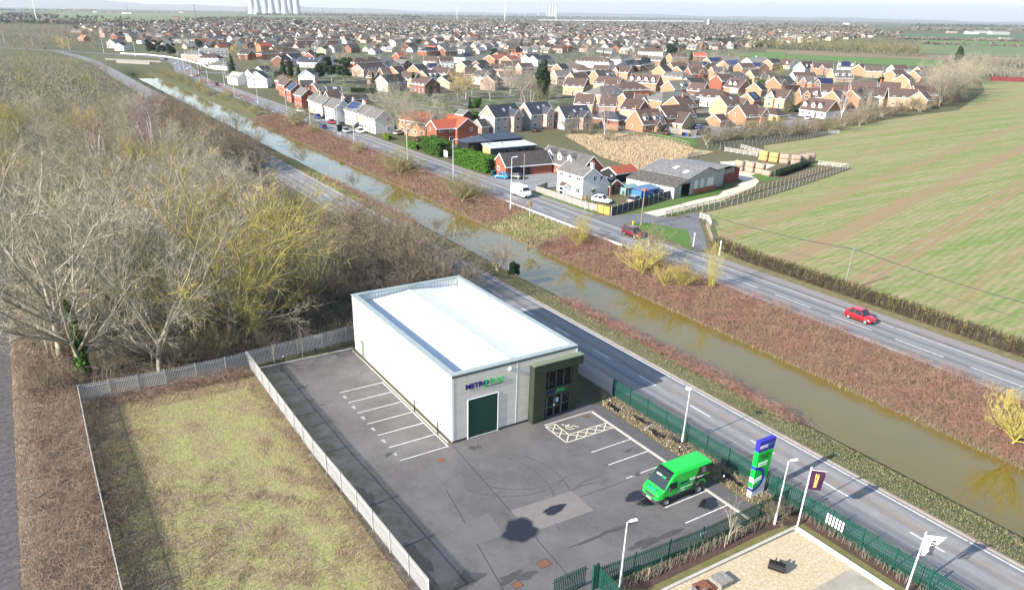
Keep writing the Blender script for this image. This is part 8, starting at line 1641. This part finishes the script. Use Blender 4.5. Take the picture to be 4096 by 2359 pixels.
tufts('planting_weeds', [(16.3, -1), (18.5, 1.5), (18.5, -20.8), (16.3, -20.8)], 2600, .25, .03, tan, 'dry weeds in the planting strip by the lane fence', 65)
stuff('hedge_whips', twig_mesh('hedge_whips', np.concatenate([twig_strip([(1, -21.9), (18, -22.0)], .7, .8, 330, 66, .35, .016, None, (.2, .5)), twig_strip([(18.3, -23), (18.5, -38)], .6, .7, 200, 67, .4, .018, None, (.2, .5)), twig_strip([(17.6, -2), (18.2, -20)], .8, .5, 260, 68, .5, .014)]), BK_['ash']), 'rows of pale young hedge whips in the mulch')
stuff('wall_ivy', np_mesh('wall_ivy', *leaf_cloud([(128+i*.9, 69.2+i*.28, .8, .8, .7, .8) for i in range(21)], 4200, .14, 70), LF['dark']), 'dark ivy and brambles over the wall between the bales')
HAZE = 0.000055
# ------------------------------------------------------------------ the far village
HS = np.array([[o.location.x, o.location.y] for o in COL.objects if o.parent is None and o.get('category') in ('house', 'bungalow', 'flats')])
rf_ = random.Random(5); cand = []
top = lambda x: np.interp(x, [330, 600, 1024, 1500, 2048, 2600, 3000, 3300, 3500], [108, 98, 88, 84, 90, 99, 112, 128, 150]); bot = lambda x: np.interp(x, [330, 600, 800, 1024, 1300, 2048, 2500, 2900, 3000, 3300, 3500], [150, 185, 205, 215, 225, 215, 215, 200, 190, 165, 150])
for i in range(-20, 190):
    for j in range(0, 170):
        a = .35; gx, gy = i*17.0+rf_.uniform(-4, 4), 250+j*26.0+rf_.uniform(-5, 5); x, y = gx*math.cos(a)+gy*math.sin(a)-150, -gx*math.sin(a)+gy*math.cos(a)
        px, py = to_px((x, y, 0)) if (np.array([x, y, 0])-CAM) @ FWD > 10 else (-1, -1)
        if not (330 < px < 3500 and top(px) < py < bot(px)) or rf_.random() < .36: continue
        if x < 92 or np.min(np.hypot(HS[:, 0]-x, HS[:, 1]-y)) < 15: continue
        if 1340 < px < 1560 and 176 < py < 202: continue
        cand.append((py, x, y, a+rf_.choice((0, math.pi/2))+rf_.uniform(-.12, .12), rf_.uniform(.85, 1.15)))
cand.sort(reverse=True)
def far_house_mesh(hr, he, L, D, wall, roof):
    m = MB(); l, d = L/2, D/2; m.box(-l, -d, 0, l, d, he-.02, 0)
    for s in (-1, 1): m.face([(s*l, -d*s, he-.02), (s*l, d*s, he-.02), (s*l, 0, hr-.1)], 0)
    for s in (-1, 1):
        q = [(-l-.3, s*(d+.4), he-.25), (l+.3, s*(d+.4), he-.25), (l+.3, 0, hr), (-l-.3, 0, hr)]; q = q if s < 0 else q[::-1]; m.hexa([(p[0], p[1], p[2]-.15) for p in q], q, 1)
    for s in (-1, 1):
        for k in (-.5, .35): m.face([(k*l*s-.8, s*(d+.03), .9), (k*l*s+.8, s*(d+.03), .9), (k*l*s+.8, s*(d+.03), 2.1), (k*l*s-.8, s*(d+.03), 2.1)][::-s], 2)
    return m
KF = [(5.2, 2.4, 9, 8.5, 'wh', 'gy', 'white gabled bungalow with grey roof in the far village'), (5.4, 2.4, 10, 9, 'cr', 'lg', 'cream gabled bungalow with pale roof in the far village'), (7.0, 4.2, 10, 9, 'pi', 'br', 'pale brick house with brown roof in the far village'), (7.0, 4.2, 10, 9, 'gy', 'gy', 'grey house with grey roof in the far village'), (6.8, 4.2, 10, 9, 'bk', 'dk', 'brown brick house with dark roof in the far village'), (7.0, 4.8, 11, 7, 'or', 'rd', 'orange house with red roof in the far village')]
protoF = []
for hr, he, L2, D2, w_, r_, lb in KF:
    mw = MB(); full = far_house_mesh(hr, he, L2, D2, None, None); ms = []
    for idx, mt in ((0, WA[w_]), (1, RO[r_]), (2, pane)):
        p = MB(); p.v = full.v; p.f = [f for f, q in zip(full.f, full.m) if q == idx]; p.m = [0]*len(p.f); ms.append(p.mesh(('wall', 'roof', 'window')[idx], mt))
    protoF.append((ms, lb, full))
far_n = {}; pick = lambda: rf_.choices(range(6), (4, 3, 3, 3, 3, .4))[0]
for k, (py, x, y, a, s) in enumerate(cand[:105]):
    ms, lb, _ = protoF[pick()]; t = thing('far_house', lb, 'house', (x, y, 0), a, 'houses of the far village'); t.scale = (s, s, s)
    for nm, me in zip(('wall', 'roof', 'windows'), ms): put(nm, me, t)
VV, FF, MI, n0 = [], [], [], 0; fm = [WA['wh'], WA['pi'], WA['cr'], RO['gy'], RO['br'], RO['dk'], RO['rd'], RO['lg'], pane]
for (py, x, y, a, s) in cand[105:]:
    _, _, full = protoF[pick()]; v = np.array(full.v); c, n = math.cos(a)*s, math.sin(a)*s; VV.append(np.column_stack([v[:, 0]*c-v[:, 1]*n+x, v[:, 0]*n+v[:, 1]*c+y, v[:, 2]*s])); w_ = rf_.choices((0, 1, 2), (3, 5, 2))[0]; r_ = rf_.choices((3, 4, 5, 6, 7), (4, 5, 3, .35, 3))[0]
    for f, q in zip(full.f, full.m):
        if q == 2: continue
        FF.append(tuple(i+n0 for i in (f if len(f) == 4 else (f[0], f[1], f[2], f[2])))); MI.append((w_, r_, 8)[q])
    n0 += len(v)
me = bpy.data.meshes.new('far_village'); me.from_pydata(np.concatenate(VV).tolist(), [], [tuple(dict.fromkeys(f)) for f in FF]); [me.materials.append(m) for m in fm]; me.polygons.foreach_set('material_index', MI); me.update()
stuff('far_village', me, 'mass of small houses in the distant village')
# ------------------------------------------------------------------ distant trees, hedgerows, hills
def clumps(name, spots, mat, label, seed, n=16):
    L = []; r = random.Random(seed)
    for x, y, h in spots:
        for k in range(3): L.append((x+r.uniform(-.25, .25)*h, y+r.uniform(-.25, .25)*h, h*r.uniform(.35, .7), h*.34, h*.34, h*.34))
    V, F = leaf_cloud(L, len(spots)*n, 1.0, seed); c = V.reshape(-1, 4, 3).mean(1, keepdims=True); d = np.linalg.norm(c[:, 0, :2]-CAM[:2], axis=1)/900.0
    V = (c+(V.reshape(-1, 4, 3)-c)*np.clip(d, .5, 3.2)[:, None, None]).reshape(-1, 3); return stuff(name, np_mesh(name, V, F, mat), label)
far_br = M('distant_twigs', (.20, .175, .14), .95, (.14, .125, .105), .02); far_gr = M('distant_evergreen', (.045, .055, .04), .95, (.07, .075, .05), .02)
A_, B_ = [], []
for (py, x, y, a, s) in cand[40:]:
    for _ in range(2 if rf_.random() < .6 else 0): (A_ if rf_.random() < .88 else B_).append((x+rf_.uniform(-9, 9), y+rf_.uniform(-9, 9), rf_.uniform(5, 10)))
clumps('village_trees', A_, far_br, 'bare trees scattered through the distant village', 71, 15); clumps('village_evergreens', B_, far_gr, 'dark evergreens scattered through the distant village', 72, 22)
A_, B_ = [], []
def line(x0, y0, x1, y1, n, h, lst, jit=.4):
    for k in range(n):
        q = rf_.random(); b = ground(x0+(x1-x0)*q, y0+(y1-y0)*q+rf_.uniform(-jit, jit)); lst.append((b[0], b[1], h*rf_.uniform(.6, 1.2)))
for n, x0, y0, x1, y1, c, h in ((4, 1240, 388, 2600, 412, 240, 4, ), (4, 1500, 436, 2600, 462, 40, 4), (4, 0, 300, 900, 330, 160, 12), (4, 900, 330, 1300, 375, 60, 13), (4, 0, 250, 1000, 280, 150, 14), (4, 0, 360, 900, 385, 90, 9), (4, 1300, 300, 2600, 312, 130, 13), (4, 1400, 262, 2600, 272, 150, 16), (4, 0, 225, 2600, 245, 240, 16),
                              (1, -100, 230, 900, 240, 120, 12), (1, -100, 175, 560, 186, 110, 14), (1, 700, 250, 1800, 255, 110, 12), (1, 1900, 240, 2600, 215, 130, 12), (1, 1820, 200, 2600, 185, 120, 9), (1, -100, 105, 1000, 108, 120, 12), (1, 0, 70, 2600, 95, 260, 16), (1, -100, 60, 1400, 62, 160, 18), (1, 1000, 118, 2600, 128, 140, 10), (1, 640, 185, 1300, 196, 16, 10),
                              (2, 0, 150, 2600, 175, 300, 14), (2, 0, 190, 700, 188, 90, 6), (2, 900, 196, 2600, 205, 170, 12), (2, 0, 128, 2600, 158, 260, 18), (2, 0, 215, 900, 222, 120, 10), (3, 0, 185, 2600, 208, 300, 16), (3, 0, 175, 2600, 196, 260, 20), (3, 0, 225, 2600, 250, 220, 11), (3, 1650, 255, 2600, 270, 150, 14), (3, 1500, 290, 2600, 330, 200, 11), (3, 1700, 370, 2600, 400, 150, 10), (3, 1900, 440, 2600, 470, 110, 9)):
    a, b = R(n, x0, y0), R(n, x1, y1); line(a[0], a[1], b[0], b[1], c, h, A_ if rf_.random() < .85 else B_, .9)
for n, x0, y0, x1, y1, c, h in ((2, 1435, 192, 1625, 198, 60, 16), (2, 895, 192, 960, 190, 10, 14), (3, 80, 270, 150, 272, 10, 12), (3, 1560, 290, 1630, 295, 9, 14), (3, 560, 330, 630, 332, 10, 11), (3, 1340, 318, 1400, 320, 7, 11), (3, 440, 285, 500, 288, 8, 11), (2, 410, 270, 440, 272, 4, 14), (2, 1000, 310, 1070, 315, 10, 9), (3, 1500, 560, 1620, 560, 8, 12)):
    a, b = R(n, x0, y0), R(n, x1, y1); line(a[0], a[1], b[0], b[1], c, h, B_, .6)
clumps('hedgerows', A_, far_br, 'bare hedgerows and woods on the distant plain', 73, 19); clumps('far_evergreens', B_, far_gr, 'dark evergreen belts on the distant plain', 74, 26)
def dirpt(px, dist):
    b = ground(px, 74+.0167*(px-2048)); d = np.array([b[0]-CAM[0], b[1]-CAM[1]]); d /= np.linalg.norm(d); return (CAM[0]+d[0]*dist, CAM[1]+d[1]*dist)
hm = M('distant_hill', (.075, .085, .06), .95, (.11, .11, .07), .0008); hv, hf = [], []
for i in range(121):
    px = -1500+i*60; q = dirpt(px, 21000); q2 = dirpt(px, 26000); h = np.interp(px, [-1500, 0, 700, 1300, 2000, 2700, 3300, 4200, 5700], [170, 165, 150, 95, 60, 80, 60, 40, 40])*(1+.22*math.sin(px*.006)+.12*math.sin(px*.017+1)+.05*math.sin(px*.05)); hv += [(q[0], q[1], -1), (q[0]*.55+q2[0]*.45, q[1]*.55+q2[1]*.45, h), (q2[0], q2[1], -1)]
for i in range(120):
    for k in range(2): hf.append((i*3+k, (i+1)*3+k, (i+1)*3+k+1, i*3+k+1))
tag(put('hills', np_mesh('hills', np.array(hv), np.array(hf), hm, smooth=True)), 'low blue hills along the horizon', None, None, 'structure')
# cooling towers, pylons, masts
ctm = M('tower_concrete', (.36, .375, .39), .9); prof = [(33, 0), (29, 22), (24, 52), (21, 82), (20.5, 100), (22, 122), (22.5, 128), (21.5, 128), (20, 100)]
tm = MB(); tm.lathe(prof, 28); tmesh = tm.mesh('tower_shell', ctm, True); rm = MB(); rm.lathe([(34.5, 0), (34.5, 6), (32.5, 7)], 28); rmesh = rm.mesh('base_ring', ctm)
for i, (zx, dist) in enumerate(((-35, 6900), (20, 6500), (98, 6900), (160, 6500), (228, 6900), (290, 6500), (342, 6900), (408, 6500))):
    q = dirpt(R(2, zx, 0)[0], dist); t = thing('cooling_tower', f'pale cooling tower on the horizon, {ORD[i]} from the left of the eight', 'cooling tower', (q[0], q[1], 0), 0, 'cooling towers on the horizon'); s = dist/6500; t.scale = (s, s, s); put('shell', tmesh, t); put('base_ring', rmesh, t)
for i, zx in enumerate((375, 400, 425)):
    q = dirpt(R(3, zx, 0)[0], 15000); t = thing('cooling_tower', f'faint cooling tower of the farther power station, {ORD[i]} from the left', 'cooling tower', (q[0], q[1], 0)); t.scale = (1.3, 1.3, 1.7); put('shell', tmesh, t); put('base_ring', rmesh, t)
for i, (zx, h) in enumerate(((258, 480), (343, 420))):
    q = dirpt(R(3, zx, 0)[0], 15000); t = thing('chimney_stack', f'faint tall chimney of the farther power station, {("left", "right")[i]} one', 'chimney', (q[0], q[1], 0)); MB().lathe([(11, 0), (8, h), (0, h)], 12).build('stack', ctm, t); MB().lathe([(9.5, h-20), (9.5, h-12)], 12).build('collar', ctm, t)
pyl = M('pylon_steel', (.22, .23, .24), .6); pm_ = MB()
for sx in (-1, 1):
    for sy2 in (-1, 1): pm_.tube((sx*3.6, sy2*3.6, 0), (sx*.7, sy2*.7, 30), .28, .2, 4); pm_.tube((sx*.7, sy2*.7, 30), (0, 0, 46), .2, .12, 4)
for k in range(5):
    z = k*6; w0, w1 = 3.6-2.9*z/30, 3.6-2.9*(z+6)/30
    for sy2 in (-1, 1): pm_.tube((-w0, sy2*w0, z), (w1, sy2*w1, z+6), .15, n=3); pm_.tube((w0, sy2*w0, z), (-w1, sy2*w1, z+6), .15, n=3)
tower_m = pm_.mesh('lattice', pyl); am = MB(); [am.tube((-w_, 0, z), (w_, 0, z), .2, n=4) for z, w_ in ((28, 7), (35, 9), (42, 6))]; arm_m = am.mesh('cross_arms', pyl)
for i, (n, zx, d) in enumerate(((1, 1258, 3300), (1, 1925, 2300), (1, 2440, 3600), (2, 338, 3300), (2, 662, 2600), (2, 963, 3600), (2, 1250, 5200), (2, 1470, 3800), (3, 38, 6000), (3, 105, 6000), (4, 385, 6500), (4, 1290, 5200))):
    q = dirpt(R(n, zx, 0)[0], d); t = thing('pylon', f'thin lattice pylon on the plain, {ORD[i]} from the left', 'pylon', (q[0], q[1], 0), .9, 'pylons on the plain'); put('lattice', tower_m, t); put('cross_arms', arm_m, t)
for i, (n, zx, d, h) in enumerate(((1, 340, 2500, 48), (2, 1985, 4200, 60), (2, 2457, 3200, 78), (3, 435, 3600, 70))):
    q = dirpt(R(n, zx, 0)[0], d); t = thing('white_mast', f'slim white mast on the far plain, {ORD[i]} from the left', 'mast', (q[0], q[1], 0)); MB().tube((0, 0, 0), (0, 0, h), 1.0, .6, 10).build('shaft', white_paint, t); MB().tube((0, 0, h), (0, 0, h+2), .8, .3, 8).build('nacelle', white_paint, t)
# ------------------------------------------------------------------ haze
hz = MB().box(-46000, -2600, -6, 46000, 49000, 700); ho = put('haze', hz.mesh('haze', []))
hmat = bpy.data.materials.new('haze_air'); hmat.use_nodes = True; ht = hmat.node_tree; ht.nodes.clear(); hout = ht.nodes.new('ShaderNodeOutputMaterial'); hv_ = ht.nodes.new('ShaderNodeVolumePrincipled')
hv_.inputs['Color'].default_value = (.92, .96, 1.0, 1); hv_.inputs['Density'].default_value = HAZE; hv_.inputs['Anisotropy'].default_value = .25
ht.links.new(hv_.outputs[0], hout.inputs['Volume']); ho.data.materials.clear(); ho.data.materials.append(hmat); tag(ho, 'thin pale haze over the whole plain', 'haze', None, 'stuff')
